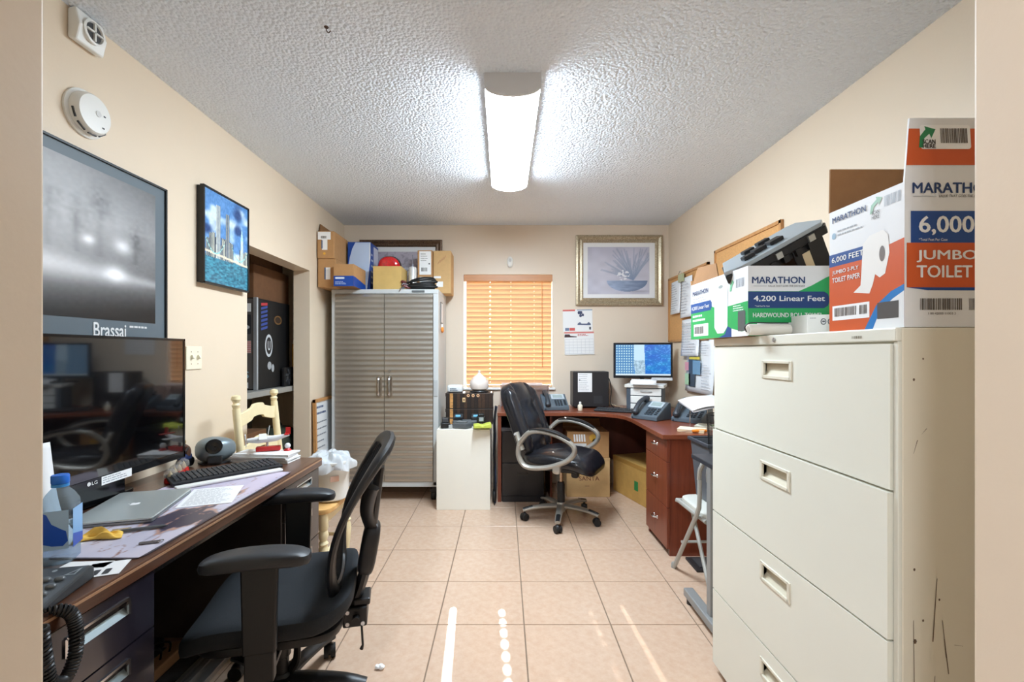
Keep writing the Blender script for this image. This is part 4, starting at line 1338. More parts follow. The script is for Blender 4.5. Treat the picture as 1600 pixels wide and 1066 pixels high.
def flyer(F, w, h):
    F.rect('flyer_photo', 0.18 * w, 0.10 * h, 0.42 * w, 0.62 * h, ink((66, 78, 92)), 0.0012)
    F.rect('flyer_photo', 0.34 * w, 0.34 * h, 0.62 * w, 0.60 * h, ink((120, 160, 190)), 0.0015)
    F.rect('pink_note', 0.03 * w, 0.40 * h, 0.18 * w, 0.56 * h, ink((230, 160, 170)), 0.0012)
    F.rect('green_note', 0.03 * w, 0.12 * h, 0.24 * w, 0.34 * h, ink((186, 222, 180)), 0.0012)
    F.rect('yellow_strip', 0.2 * w, 0.62 * h, 0.6 * w, 0.67 * h, ink((226, 206, 60)), 0.0018)
    F.rect('dark_photo', 0.18 * w, 0.74 * h, 0.44 * w, 0.9 * h, ink((84, 92, 104)), 0.0012)
    F.lines('print_lines', 0.64 * w, 0.06 * h, 0.95 * w, 0.55 * h, ink((168, 172, 182)), n=9, off=0.0012, th=0.2)
    F.lines('print_lines', 0.5 * w, 0.72 * h, 0.95 * w, 0.94 * h, ink((168, 172, 182)), n=5, off=0.0012, th=0.2)
sheet('flyer', 'large colourful flyer with pink and green notes hanging on the right wall', 'flyer', 3.50, 4.03, 0.945, 1.385, XR - 0.006, rows=0, curl=0.02, extras=flyer)
t = thing('paper_clip', 'pale green bulldog clip at the top of the corner cork board', 'clip', (XR - 0.04, 4.08, 1.93))
MB().b(-0.012, 0.008, -0.05, 0.05, -0.03, 0.04).build('jaw', mat('clip_green', (176, 180, 140), 0.4), t, bev=0.004)
MB().tube(arc((-0.012, 0, 0.04), 0.025, 0, 180, 8, (0, 1, 0), (0, 0, 1)), 0.003, 6).build('lever', CHROME, t)

# ================================================================== BOXES ON THE FILING CABINET
def carton(name, label, x0, x1, y0, y1, z0, z1, m_out, m_in, th=0.005, rz=0.0, cat='box', group=None):
    """open-topped carton: four walls and a bottom"""
    t = thing(name, label, cat, ((x0 + x1) / 2, (y0 + y1) / 2, z0), rz, group)
    a, b_, h = (x1 - x0) / 2, (y1 - y0) / 2, z1 - z0
    w = MB().b(-a, a, -b_, -b_ + th, 0, h).b(-a, a, b_ - th, b_, 0, h).b(-a, -a + th, -b_ + th, b_ - th, 0, h).b(a - th, a, -b_ + th, b_ - th, 0, h)
    w.build('walls', m_out, t)
    MB().b(-a + th, a - th, -b_ + th, b_ - th, 0.0005, th).build('bottom', m_in, t)
    MB().b(-a + th, a - th, -b_ + th, -b_ + th + 0.001, th, h - 0.001).b(-a + th, a - th, b_ - th - 0.001, b_ - th, th, h - 0.001).b(-a + th, -a + th + 0.001, -b_ + th, b_ - th, th, h - 0.001).b(a - th - 0.001, a - th, -b_ + th, b_ - th, th, h - 0.001).build('lining', m_in, t)
    return t, a, b_, h
CWHITE = mat('carton_white', (230, 231, 232), 0.5)
NAVY, ORANGE, BLUE, GREEN, LGREY = ink((34, 62, 112)), ink((206, 88, 36)), ink((20, 70, 140)), ink((36, 170, 92)), ink((168, 172, 178))
WINK = ink((244, 244, 244))
DINK = ink((70, 62, 56))
BARINK = ink((96, 88, 82))
ZB = FZ + 0.001
# -- orange toilet-paper carton
t, a, b_, h = carton('carton', 'white and orange 6,000 feet toilet paper carton with open flaps', 0.87, 1.33, 1.0, 1.23, ZB, ZB + 0.316, CWHITE, CARD)
F = Face(t, (-a, -b_, 0), (1, 0, 0), (0, 0, 1), world=False)      # front face
F.rect('orange_panel', 0.004, 0.086, 2 * a, 0.183, ORANGE, 0.0006)
F.rect('blue_panel', 0.013, 0.183, 0.30, 0.252, BLUE, 0.0007)
F.polys('blue_band', [[(0.004, 0.086), (2 * a, 0.086), (2 * a, 0.078), (0.05, 0.080)]], BLUE, 0.0007)
F.text('MARATHON', 0.016, 0.290, 0.0235, NAVY, w=0.182, bold=0.02)
F.text('VALUE THAT GOES THE DISTANCE', 0.072, 0.2815, 0.0055, DINK, shear=0.2, w=0.11)
F.rect('rule', 0.018, 0.283, 0.068, 0.2845, LGREY, 0.001)
F.text('6,000 FEET', 0.03, 0.199, 0.042, WINK, w=0.25, bold=0.02)
F.text('*Total Feet Per Case', 0.03, 0.187, 0.0058, WINK, w=0.062)
F.text('JUMBO 2-PLY', 0.025, 0.140, 0.027, WINK, w=0.245, bold=0.02)
F.text('TOILET PAPER', 0.025, 0.107, 0.027, WINK, w=0.235, bold=0.02)
F.bars('barcode', 0.033, 0.037, 0.125, 0.062, BARINK, 26, seed=3)
F.bars('barcode', 0.14, 0.037, 0.235, 0.062, BARINK, 26, seed=4)
F.text('1 00 42000 11003 3', 0.05, 0.027, 0.005, DINK, w=0.06)
F.text('2 42000 11003 6', 0.16, 0.027, 0.005, DINK, w=0.05)
L = Face(t, (-a, b_, 0), (0, -1, 0), (0, 0, 1), world=False)      # left face, far edge = u 0
W = 2 * b_
L.polys('orange_panel', [[(0, 0), (W, 0), (W, 0.195), (0.55 * W, 0.178), (0, 0.178)]], ORANGE, 0.0006)
L.polys('blue_panel', [[(0.0, 0.170), (0.12, 0.170), (0.128, 0.178), (0.128, 0.194), (0.12, 0.202), (0.0, 0.202)]], BLUE, 0.0008)
L.text('6,000 FEET', 0.010, 0.178, 0.016, WINK, w=0.108, bold=0.02)
L.text('JUMBO 2-PLY', 0.012, 0.146, 0.013, WINK, w=0.09, bold=0.015)
L.text('TOILET PAPER', 0.012, 0.127, 0.013, WINK, w=0.095, bold=0.015)
L.text('MARATHON', 0.012, 0.284, 0.015, NAVY, w=0.112, bold=0.015)
L.lines('small_print', 0.03, 0.245, 0.13, 0.265, LGREY, 2, th=0.35)
L.polys('emblem', [rrect(0.010, 0.242, 0.024, 0.258, 0.006)], ink((150, 180, 200)), 0.0008)
ell = lambda cx, cy, rx, ry, n=20: [(cx + rx * math.cos(2 * PI * i / n), cy + ry * math.sin(2 * PI * i / n)) for i in range(n)]
L.polys('roll_picture', [[(0.115, 0.205), (0.135, 0.222), (0.175, 0.226), (0.188, 0.212), (0.192, 0.17), (0.18, 0.125), (0.165, 0.118), (0.152, 0.128), (0.145, 0.105), (0.135, 0.085), (0.085, 0.093), (0.108, 0.108), (0.112, 0.16)]], ink((238, 236, 232)), 0.0010)
L.polys('roll_core', [ell(0.172, 0.172, 0.008, 0.018)], ink((120, 112, 108)), 0.0014)
L.rect('barcode_label', 0.012, 0.028, 0.135, 0.066, WINK, 0.0010)
L.bars('barcode', 0.02, 0.038, 0.095, 0.06, BARINK, 24, off=0.0014, seed=5)
L.bars('barcode', 0.104, 0.038, 0.128, 0.06, BARINK, 8, off=0.0014, seed=6)
L.polys('blue_swoosh', [[(0.12, 0), (0.145, 0), (0.165, 0.04), (0.2, 0.065), (W, 0.08), (W, 0.094), (0.195, 0.082), (0.155, 0.055)]], ink((36, 120, 190)), 0.0009)
L.polys('white_corner', [[(0.145, 0), (W, 0), (W, 0.08), (0.2, 0.065), (0.165, 0.04)]], CWHITE, 0.0008)
L.rect('phone_picture', 0.158, 0.022, 0.216, 0.06, ink((84, 80, 78)), 0.0012)
L.text('SCAN', 0.142, 0.268, 0.009, DINK, w=0.022)
L.text('HERE', 0.142, 0.257, 0.009, DINK, w=0.022)
L.polys('green_arrow', [[(0.136, 0.272), (0.140, 0.292), (0.156, 0.302), (0.154, 0.308), (0.172, 0.302), (0.162, 0.286), (0.160, 0.294), (0.148, 0.286), (0.144, 0.272)]], ink((150, 190, 165)), 0.0010)
L.bars('barcode', 0.178, 0.278, 0.222, 0.302, LGREY, 16, off=0.0010, seed=9)
# flaps
fp = MB().prism([(0.0, 0.0), (2 * a, 0.0), (2 * a - 0.02, 0.142), (0.018, 0.142)], (-a, -b_, h), (1, 0, 0), (0, 0.06, 1), 0.004).build('front_flap', CWHITE, t)
FF = Face(t, (-a, -b_, h), (1, 0, 0), (0, 0.06, 1), world=False)
FF.polys('orange_panel', [[(0.005, 0.036), (2 * a - 0.008, 0.036), (2 * a - 0.016, 0.118), (0.0145, 0.118)]], ORANGE, 0.0008)
FF.polys('scan_label', [rrect(0.038, 0.072, 0.148, 0.126, 0.006)], WINK, 0.0012)
FF.polys('green_arrow', [[(0.034, 0.075), (0.037, 0.10), (0.050, 0.116), (0.048, 0.123), (0.072, 0.116), (0.062, 0.096), (0.058, 0.106), (0.047, 0.096), (0.043, 0.075)]], ink((40, 132, 82)), 0.0016)
FF.text('SCAN', 0.042, 0.083, 0.010, DINK, w=0.028, off=0.002, bold=0.02)
FF.text('HERE', 0.042, 0.0735, 0.009, DINK, w=0.028, off=0.002, bold=0.02)
FF.bars('barcode', 0.082, 0.085, 0.142, 0.118, BARINK, 22, off=0.002, seed=11)
MB().prism([(0.0, 0.0), (2 * a, 0.0), (2 * a - 0.008, 0.115), (-0.002, 0.115)], (-a, b_ - 0.001, h), (1, 0, 0), (0, -0.05, 1), 0.005).build('rear_flap', CARDD, t)

# -- green towel carton
t, a, b_, h = carton('carton', 'white and green 4,200 linear feet paper towel carton', 0.822, 1.26, 1.55, 2.02, ZB, ZB + 0.236, CWHITE, CARD)
F = Face(t, (-a, -b_, 0), (1, 0, 0), (0, 0, 1), world=False)
gc = [(0.0, 0.0), (2 * a, 0.0), (2 * a, 0.236), (0.30, 0.212), (0.26, 0.197), (0.22, 0.172), (0.17, 0.150), (0.0, 0.150)]
F.polys('green_panel', [[(0, 0), (2 * a, 0), (2 * a, 0.150), (0, 0.150)], [(0.17, 0.150), (0.36, 0.150), (0.36, 0.236), (0.31, 0.217), (0.26, 0.195), (0.215, 0.170)]], GREEN, 0.0006)
F.polys('blue_panel', [[(0, 0.093), (0.255, 0.093), (0.268, 0.101), (0.275, 0.121), (0.268, 0.141), (0.255, 0.149), (0, 0.149)]], ink((18, 58, 120)), 0.0009)
F.text('MARATHON', 0.013, 0.176, 0.023, NAVY, w=0.178, bold=0.02)
F.text('VALUE THAT GOES THE DISTANCE', 0.066, 0.165, 0.0055, DINK, shear=0.2, w=0.124)
F.rect('rule', 0.018, 0.167, 0.062, 0.1682, LGREY, 0.001)
F.text('4,200 Linear Feet', 0.018, 0.114, 0.021, WINK, w=0.24, bold=0.015)
F.text('*Total Feet Per Case', 0.022, 0.098, 0.005, WINK, w=0.05)
F.text('HARDWOUND ROLL TOWEL', 0.016, 0.062, 0.0155, WINK, w=0.235, bold=0.015)
F.rect('white_label', 0.03, 0.008, 0.23, 0.045, WINK, 0.0010)
F.bars('barcode', 0.04, 0.032, 0.125, 0.039, DINK, 24, off=0.0014, seed=8)
L = Face(t, (-a, b_, 0), (0, -1, 0), (0, 0, 1), world=False)
W = 2 * b_
L.polys('green_panel', [[(0, 0), (W, 0), (W, 0.118), (0.55 * W, 0.110), (0.3 * W, 0.14), (0, 0.14)]], GREEN, 0.0006)
L.polys('blue_panel', [[(0, 0.112), (0.19, 0.112), (0.2, 0.124), (0.2, 0.142), (0.19, 0.152), (0, 0.152)]], ink((24, 82, 150)), 0.0009)
L.text('4,200 Linear Feet', 0.01, 0.122, 0.018, WINK, w=0.17, bold=0.015)
L.text('MARATHON', 0.02, 0.185, 0.020, NAVY, w=0.15, bold=0.01)
L.lines('small_print', 0.02, 0.155, 0.18, 0.178, ink((180, 186, 205)), 2, th=0.3)
L.lines('print_lines', 0.02, 0.07, 0.16, 0.105, WINK, 2, th=0.5)
L.rect('barcode_label', 0.03, 0.012, 0.17, 0.062, WINK, 0.001)
L.bars('barcode', 0.04, 0.022, 0.13, 0.052, BARINK, 18, off=0.0014, seed=12)
L.polys('roll_picture', [[(0.225, 0.04), (0.25, 0.016), (0.3, 0.016), (0.33, 0.04), (0.33, 0.19), (0.30, 0.204), (0.25, 0.204), (0.225, 0.19)]], ink((236, 240, 238)), 0.0012)
L.polys('roll_core', [ell(0.277, 0.192, 0.018, 0.006)], ink((160, 168, 166)), 0.0016)
L.polys('blue_swoosh', [[(0.26, 0), (0.36, 0), (0.36, 0.03), (0.33, 0.04), (0.31, 0.012)]], BLUE, 0.0010)
L.polys('white_corner', [[(0.36, 0.0), (W, 0.0), (W, 0.02), (0.43, 0.016), (0.36, 0.03)]], WINK, 0.0011)
L.polys('phone_picture', [rrect(0.405, 0.018, 0.455, 0.088, 0.005)], ink((84, 92, 92)), 0.0015)
L.polys('green_arrow', [[(0.345, 0.165), (0.35, 0.19), (0.365, 0.205), (0.375, 0.195), (0.362, 0.18), (0.358, 0.165)]], ink((120, 190, 150)), 0.0010)
L.bars('barcode', 0.39, 0.172, 0.45, 0.202, LGREY, 14, off=0.0010, seed=13)
L.lines('print_lines', 0.37, 0.10 - 0.012, 0.45, 0.112, WINK, 3, th=0.4)
MB().prism([(0.01, 0.0), (2 * b_ - 0.22, 0.0), (2 * b_ - 0.27, 0.06), (0.02, 0.075)], (-a + 0.001, b_, h), (0, -1, 0), (0.25, 0, 1), 0.004).build('left_flap', CARDD, t)
MB().prism([(0.0, 0.0), (2 * a, 0.0), (2 * a - 0.01, 0.05), (0.01, 0.05)], (-a, b_ - 0.001, h), (1, 0, 0), (0, 0.6, 0.5), 0.004).build('rear_flap', CARD, t)

# -- car dashboard panel lying in the green carton
t = thing('dashboard_panel', 'black and silver car dashboard panel lying in the green carton', 'car part', (0.965, 1.72, ZB + 0.325))
Rp = Matrix.Rotation(math.radians(-29), 3, 'Y') @ Matrix.Rotation(math.radians(12), 3, 'X')
def tp(mb, name, m, parent=t, bev=0.0, smooth=False):
    mb.v = [Rp @ p for p in mb.v]
    return mb.build(name, m, parent, bev=bev, smooth=smooth)
tp(MB().prism([(-0.19, -0.05), (-0.14, -0.085), (0.18, -0.085), (0.205, -0.06), (0.205, 0.07), (0.17, 0.085), (-0.12, 0.07)], (0, 0, 0.012), (1, 0, 0), (0, 1, 0), 0.016), 'face_plate', mat('dash_silver', (176, 186, 192), 0.3, metal=0.4), bev=0.003)
tp(MB().prism([(-0.195, -0.055), (-0.14, -0.093), (0.185, -0.093), (0.213, -0.06), (0.213, 0.078), (0.17, 0.093), (-0.125, 0.078)], (0, 0, -0.004), (1, 0, 0), (0, 1, 0), 0.03), 'rim', BLACK, bev=0.003)
for (x, y, w, d) in ((-0.085, -0.045, 0.045, 0.025), (-0.03, -0.03, 0.05, 0.03), (-0.04, 0.02, 0.045, 0.025), (0.035, -0.03, 0.055, 0.035), (0.03, 0.03, 0.05, 0.025)):
    tp(MB().b(x - w / 2, x + w / 2, y - d / 2, y + d / 2, 0.012, 0.026), 'button_block', BLACK, bev=0.003)
tp(MB().b(-0.15, 0.08, -0.08, 0.06, -0.06, -0.034), 'rear_housing', BLACK, bev=0.004)
tp(MB().b(0.045, 0.17, -0.085, 0.06, -0.155, -0.034), 'rear_module', BLACK, bev=0.004)
tp(MB().b(0.075, 0.105, -0.0862, -0.0848, -0.145, -0.06), 'module_label', mat('module_label', (226, 208, 168), 0.5))
for x in (-0.12, -0.01, 0.12):
    tp(MB().b(x - 0.012, x + 0.012, -0.100, -0.09, -0.03, -0.008), 'clip', mat('clip_metal', (190, 190, 184), 0.35, metal=0.7))
for k in range(5):
    x = -0.10 + 0.05 * k
    tp(MB().b(x, x + 0.02, -0.098, -0.075, -0.055, -0.03), 'lug', BLACK)

# -- white roll and small white box in front of it
t = thing('paper_roll', 'rolled white paper with a black cord on the filing cabinet top', 'roll', (0.868, 1.515, ZB))
MB().tube([(-0.065, 0, 0.019), (0.07, 0, 0.019)], 0.0185, 18).build('roll', mat('roll_cream', (232, 228, 218), 0.6), t, smooth=True)
MB().tube([(-0.0655, 0, 0.019), (-0.063, 0, 0.019)], 0.012, 14).build('core', mat('roll_core', (190, 182, 168), 0.7), t)
MB().tube(spline([(-0.07, 0.0, 0.012), (-0.077, -0.005, 0.028), (-0.06, -0.008, 0.041), (0.0, -0.004, 0.041), (0.068, 0, 0.041)], 5), 0.002, 6).build('cord', BLACK, t)
t = thing('small_box', 'small white box printed with three round symbols', 'box', (1.02, 1.47, ZB), math.radians(-4))
MB().b(-0.075, 0.075, -0.045, 0.045, 0, 0.062).build('carton', WHITE, t, bev=0.002)
F = Face(t, (-0.075, -0.045, 0), (1, 0, 0), (0, 0, 1), world=False)
for k in range(3):
    o_ = [ell(0.048 + 0.021 * k, 0.040, 0.0085, 0.010, 20)]
    F.polys('symbol_disc', o_, ink((74, 76, 84)), 0.0006)
    F.polys('symbol_centre', [ell(0.048 + 0.021 * k, 0.040, 0.006, 0.0075, 16)], ink((226, 226, 226)), 0.0009)
    F.rect('symbol_bar', 0.044 + 0.021 * k, 0.0385, 0.052 + 0.021 * k, 0.0425, ink((74, 76, 84)), 0.0012)
F.lines('print_lines', 0.008, 0.048, 0.035, 0.054, ink((150, 150, 156)), 1)
F.rect('mark', 0.132, 0.042, 0.146, 0.056, ink((60, 60, 66)), 0.0006)

# ================================================================== ON TOP OF THE STEEL CABINET
ZT = CZ + 0.001
def brown_box(name, label, x0, x1, y0, y1, z0, z1, m=CARD, tape=True, group=None):
    t = thing(name, label, 'box', ((x0 + x1) / 2, (y0 + y1) / 2, z0), 0, group)
    MB().b(x0, x1, y0, y1, z0, z1).build('carton', m, t, world=True, bev=0.006)
    if tape:
        MB().b((x0 + x1) / 2 - 0.02, (x0 + x1) / 2 + 0.02, y0 + 0.002, y1 - 0.002, z1, z1 + 0.0008).build('tape', mat('tape', (196, 160, 116), 0.25), t, world=True)
    return t
t = brown_box('cardboard_box', 'lower brown cardboard box stacked at the left end of the steel cabinet', -1.545, -1.395, 3.83, 4.40, ZT, 2.055)
F = Face(t, (-1.545, 3.83, ZT), (1, 0, 0), (0, 0, 1))
F.rect('label_sheet', 0.055, 0.065, 0.105, 0.165, WINK); F.rect('label_stripe', 0.055, 0.065, 0.066, 0.165, ink((70, 96, 130)), 0.0009)
t = brown_box('cardboard_box', 'upper brown cardboard box with barcode label, left end of the steel cabinet', -1.547, -1.406, 3.822, 4.38, 2.0565, 2.283)
F = Face(t, (-1.547, 3.822, 2.0565), (1, 0, 0), (0, 0, 1))
F.rect('label_sheet', 0.005, 0.155, 0.112, 0.22, WINK); F.bars('barcode', 0.03, 0.165, 0.08, 0.185, DINK, 14, seed=3)
F.rect('label_sheet', 0.04, 0.07, 0.085, 0.155, WINK, 0.0008); F.rect('label_stripe', 0.035, 0.08, 0.045, 0.15, ink((70, 96, 130)), 0.001)
F.polys('orange_dot', [ell(0.06, 0.04, 0.011, 0.011)], ink((228, 168, 60)), 0.0008)
MB().prism([(0, 0), (0.42, 0), (0.36, 0.075), (0.05, 0.075)], (-1.53, 3.84, 2.284), (0, 1, 0), (-0.22, 0, 1), 0.004).build('flap', CARDD, t, world=True)

t, a, b_, h = carton('tray_box', 'open blue and brown cardboard tray box on the steel cabinet', -1.385, -1.222, 3.755, 4.075, ZT, 1.996, CARD, CARDD)
F = Face(t, (-a, -b_, 0), (1, 0, 0), (0, 0, 1), world=False)
DBLUE = ink((22, 72, 160))
F.rect('blue_band', 0, 0, 2 * a, 0.083, DBLUE, 0.0006)
F.lines('white_print', 0.012, 0.012, 0.11, 0.04, ink((200, 214, 236)), 3, th=0.4)
F.polys('white_logo', [rrect(0.012, 0.058, 0.088, 0.073, 0.006)], ink((220, 228, 240)), 0.001)
R_ = Face(t, (a, -b_, 0), (0, 1, 0), (0, 0, 1), world=False)
R_.polys('blue_band', [[(0, 0), (2 * b_, 0), (2 * b_, 0.05), (0, 0.083)]], DBLUE, 0.0006)

t = thing('tall_box', 'tall blue and white retail box on the steel cabinet', 'box', (-1.287, 4.23, ZT))
x0, x1, y0, y1, z1 = -1.388, -1.186, 4.10, 4.36, 2.258
MB().b(x0, x1, y0, y1, ZT, z1).build('carton', DBLUE, t, world=True, bev=0.002)
F = Face(t, (x0, y0, ZT), (1, 0, 0), (0, 0, 1))
F.polys('pale_panel', [[(0.0, 0.02), (0.165, 0.02), (0.19, 0.2), (0.197, 0.437), (0.068, 0.437), (0.04, 0.38), (0.018, 0.30), (0.002, 0.20)]], ink((190, 208, 236)), 0.0006)
F.polys('panel_edge', [[(0.165, 0.02), (0.172, 0.02), (0.202, 0.3), (0.202, 0.437), (0.196, 0.437), (0.19, 0.2)]], WINK, 0.0009)
F.polys('bird_print', [rrect(0.07, 0.17, 0.1, 0.19, 0.006), rrect(0.075, 0.20, 0.085, 0.215, 0.004), ell(0.12, 0.16, 0.012, 0.03)], ink((70, 96, 130)), 0.0010)
R_ = Face(t, (x1, y0, ZT), (0, 1, 0), (0, 0, 1))
R_.rect('pale_panel', 0.1, 0.15, 0.25, 0.42, ink((214, 214, 230)), 0.0006)
R_.lines('white_print', 0.02, 0.06, 0.09, 0.36, ink((210, 220, 236)), 6)

t, a, b_, h = carton('wood_box', 'open tan box holding the red tail light on the steel cabinet', -1.133, -0.889, 4.0, 4.25, ZT, 2.024, mat('tan_board', (206, 172, 104), 0.7, noise=(14, 0.06)), mat('tan_inner', (170, 138, 84), 0.8), th=0.006)
t = thing('tail_light', 'red oval car tail light standing in the tan box', 'car part', (-1.018, 4.13, 1.856))
MB().sup((0, 0, 0.145), (0.112, 0.05, 0.135), 0.8, 0.85, rot=rotm(x=12)).build('housing', mat('tail_dark', (46, 40, 42), 0.3), t, smooth=True)
RED = mat('red_lens', (205, 18, 26), 0.12, noise=(60, 0.35), coat=0.8)
MB().sup((0, -0.026, 0.15), (0.100, 0.042, 0.120), 0.8, 0.85, rot=rotm(x=12)).build('lens', RED, t, smooth=True)
MB().tube([(0.106 * math.cos(q), -0.02, 0.15 + 0.127 * math.sin(q)) for q in np.linspace(0, 2 * PI, 30)[:-1]], 0.006, 6, closed=True).build('chrome_ring', mat('tail_ring', (200, 180, 182), 0.2, metal=0.5), t, smooth=True)

t = thing('metal_canister', 'white metal canister with a nozzle on the steel cabinet', 'canister', (-0.83, 4.20, ZT))
MB().lathe([(0.036, 0), (0.036, 0.22), (0.03, 0.235), (0.012, 0.24)], n=20).build('can', mat('can_white', (228, 228, 226), 0.3, metal=0.3), t, smooth=True)
MB().lathe([(0.012, 0.24), (0.010, 0.262), (0.004, 0.266), (0.003, 0.34), (0.006, 0.345), (0.0, 0.35)], n=12).build('nozzle', mat('nozzle_grey', (140, 140, 150), 0.4), t, smooth=True)

t = thing('jumper_cables', 'coiled black cables with clamps on the steel cabinet', 'cables', (-0.715, 4.045, ZT))
for k in range(7):
    r1, r2 = 0.105 + 0.012 * (k % 3), 0.045 + 0.006 * (k % 4)
    zc = 0.014 + 0.011 * k
    ph = random.uniform(0, 6)
    P = [(0.015 * math.sin(k * 2.1) + r1 * math.cos(q), r2 * math.sin(q), zc + 0.028 * math.sin(q + 0.4 * k) * (0.35 if k == 0 else 0.9) * (k / 7) + 0.006) for q in np.linspace(0, 2 * PI, 26)[:-1]]
    MB().tube(P, 0.0085, 7, closed=True).build('cable_loop', RUBBER, t, smooth=True)
for k, c in enumerate(((110, 40, 36), (70, 30, 30), (96, 36, 30))):
    MB().tube([(-0.10 - 0.02 * k, -0.02, 0.02 + 0.025 * k), (-0.15 - 0.01 * k, -0.04, 0.035 + 0.02 * k), (-0.17, -0.05 - 0.005 * k, 0.012 + 0.03 * k)], [0.012, 0.014, 0.006], 7).build('clamp', mat('clamp_%d' % k, c, 0.4), t, smooth=True)
MB().tube([(-0.15, -0.06, 0.02), (-0.165, -0.10, 0.004), (-0.175, -0.118, -0.02)], [0.012, 0.010, 0.004], 7).build('clamp_jaw', CHROME, t, smooth=True)
t = brown_box('cardboard_box', 'slim brown carton with a white shipping label at the right end of the steel cabinet', -0.79, -0.652, 4.22, 4.33, ZT, 2.212, CARD, False)
F = Face(t, (-0.79, 4.22, ZT), (1, 0, 0), (0, 0, 1))
F.rect('shipping_label', 0.018, 0.17, 0.125, 0.385, WINK)
F.lines('print_lines', 0.03, 0.29, 0.1, 0.37, ink((150, 150, 150)), 4); F.bars('barcode', 0.035, 0.20, 0.095, 0.235, DINK, 12, seed=5)
F.polys('black_dot', [ell(0.108, 0.27, 0.007, 0.007)], ink((20, 20, 20)), 0.001)
F.rect('foam_label', 0.02, 0.06, 0.13, 0.15, ink((222, 224, 228)), 0.0006)
t = brown_box('cardboard_box', 'light brown carton with scribbled marks overhanging the right end of the steel cabinet', -0.648, -0.485, 4.24, 4.47, ZT, 2.212, CARDL, True)
F = Face(t, (-0.648, 4.24, ZT), (1, 0, 0), (0, 0, 1))
F.polys('marker_scribble', [[(0.04 + 0.018 * k, 0.27 + 0.014 * k), (0.044 + 0.018 * k, 0.268 + 0.014 * k), (0.062 + 0.018 * k, 0.305 + 0.014 * k), (0.058 + 0.018 * k, 0.307 + 0.014 * k)] for k in range(4)], ink((176, 122, 84)), 0.0006)
F.rect('white_sticker', 0.03, 0.06, 0.09, 0.11, WINK)
F.rect('white_strip', 0.005, 0.14, 0.07, 0.16, WINK)

# ================================================================== PEDESTAL TOP
ZP = 0.653
def book_spines(U, V):
    k = np.floor(U * 13)
    rs = np.random.default_rng(21)
    pal = np.array([[0.20, 0.14, 0.11], [0.14, 0.11, 0.10], [0.26, 0.18, 0.13], [0.17, 0.12, 0.10]])
    idx = rs.integers(0, 4, 20)
    idx[1] = 0
    c = pal[idx[k.astype(int) % 20]]
    c = c * (0.85 + 0.3 * vnoise(U * 3, V * 3, 20, 2))[..., None]
    gold = ((k == 1))
    c = np.where(gold[..., None], np.array([0.74, 0.54, 0.32]) * (0.8 + 0.4 * vnoise(U, V, 30, 4))[..., None], c)
    edge = (np.abs(U * 13 - np.round(U * 13)) < 0.06)
    return np.where(edge[..., None], c * 0.4, c)
def book_box(label, z0, z1, gold=True):
    t = thing('storage_box', label, 'box', (-0.297, 4.05, z0), 0, 'dark storage boxes with a row-of-books print')
    a, b_, h = 0.203, 0.075, z1 - z0
    MB().b(-a, a, -b_, b_, 0, h - 0.028).build('carton', mat('box_dark', (42, 32, 28), 0.5), t, bev=0.003)
    MB().b(-a - 0.003, a + 0.003, -b_ - 0.003, b_ + 0.003, h - 0.03, h).build('lid', mat('box_lid', (52, 40, 34), 0.5), t, bev=0.003)
    F = Face(t, (-a, -b_ - 0.0035, 0), (1, 0, 0), (0, 0, 1), world=False)
    F.art('spine_print', 0.004, 0.004, 2 * a - 0.004, h - 0.004, 104, 24, book_spines, print_mat('spine_print', 0.45))
    if gold:
        F.rect('gold_label', 0.145, h * 0.42, 0.17, h * 0.70, ink((222, 190, 140)), 0.001)
        F.rect('label_spot', 0.153, h * 0.5, 0.163, h * 0.62, ink((40, 30, 28)), 0.0014)
        for k in range(3):
            F.polys('gold_disc', [ell(0.195 + 0.042 * k, h * 0.84, 0.013, 0.013)], ink((226, 184, 140)), 0.001)
            F.polys('disc_mark', [ell(0.195 + 0.042 * k, h * 0.84, 0.007, 0.007)], ink((120, 66, 48)), 0.0014)
book_box('lower dark storage box printed like book spines behind the chargers', ZP, 0.79, False)
book_box('upper dark storage box printed like book spines with three gold discs', 0.791, 0.925, True)
t = thing('wrapped_pack', 'small clear-wrapped white pack on the dark storage box', 'pack', (-0.425, 4.05, 0.926))
MB().sup((0, 0, 0.033), (0.068, 0.045, 0.033), 0.4, 0.35).build('pack', mat('pack_white', (220, 224, 226), 0.2, bump=(40, 0.5, 0.004)), t, smooth=True)
F = Face(t, (-0.06, -0.0455, 0.0), (1, 0, 0), (0, 0, 1), world=False)
F.lines('print', 0.02, 0.012, 0.10, 0.04, ink((100, 116, 130)), 2, th=0.5, off=0.002)
t = thing('onion_lamp', 'onion-shaped frosted glass ornament on a black ring', 'ornament', (-0.215, 4.06, 0.926))
MB().lathe([(0.05, 0.016), (0.075, 0.03), (0.085, 0.062), (0.08, 0.095), (0.055, 0.13), (0.025, 0.152), (0.012, 0.165), (0.009, 0.175), (0.014, 0.182), (0.008, 0.19), (0.0, 0.192)], n=26).build('glass', mat('frosted_glass', (226, 214, 206), 0.25, noise=(20, 0.05)), t, smooth=True)
MB().lathe([(0.08, 0.0), (0.083, 0.008), (0.078, 0.016), (0.0, 0.016)], n=26).build('base_ring', BLACK, t, smooth=True)
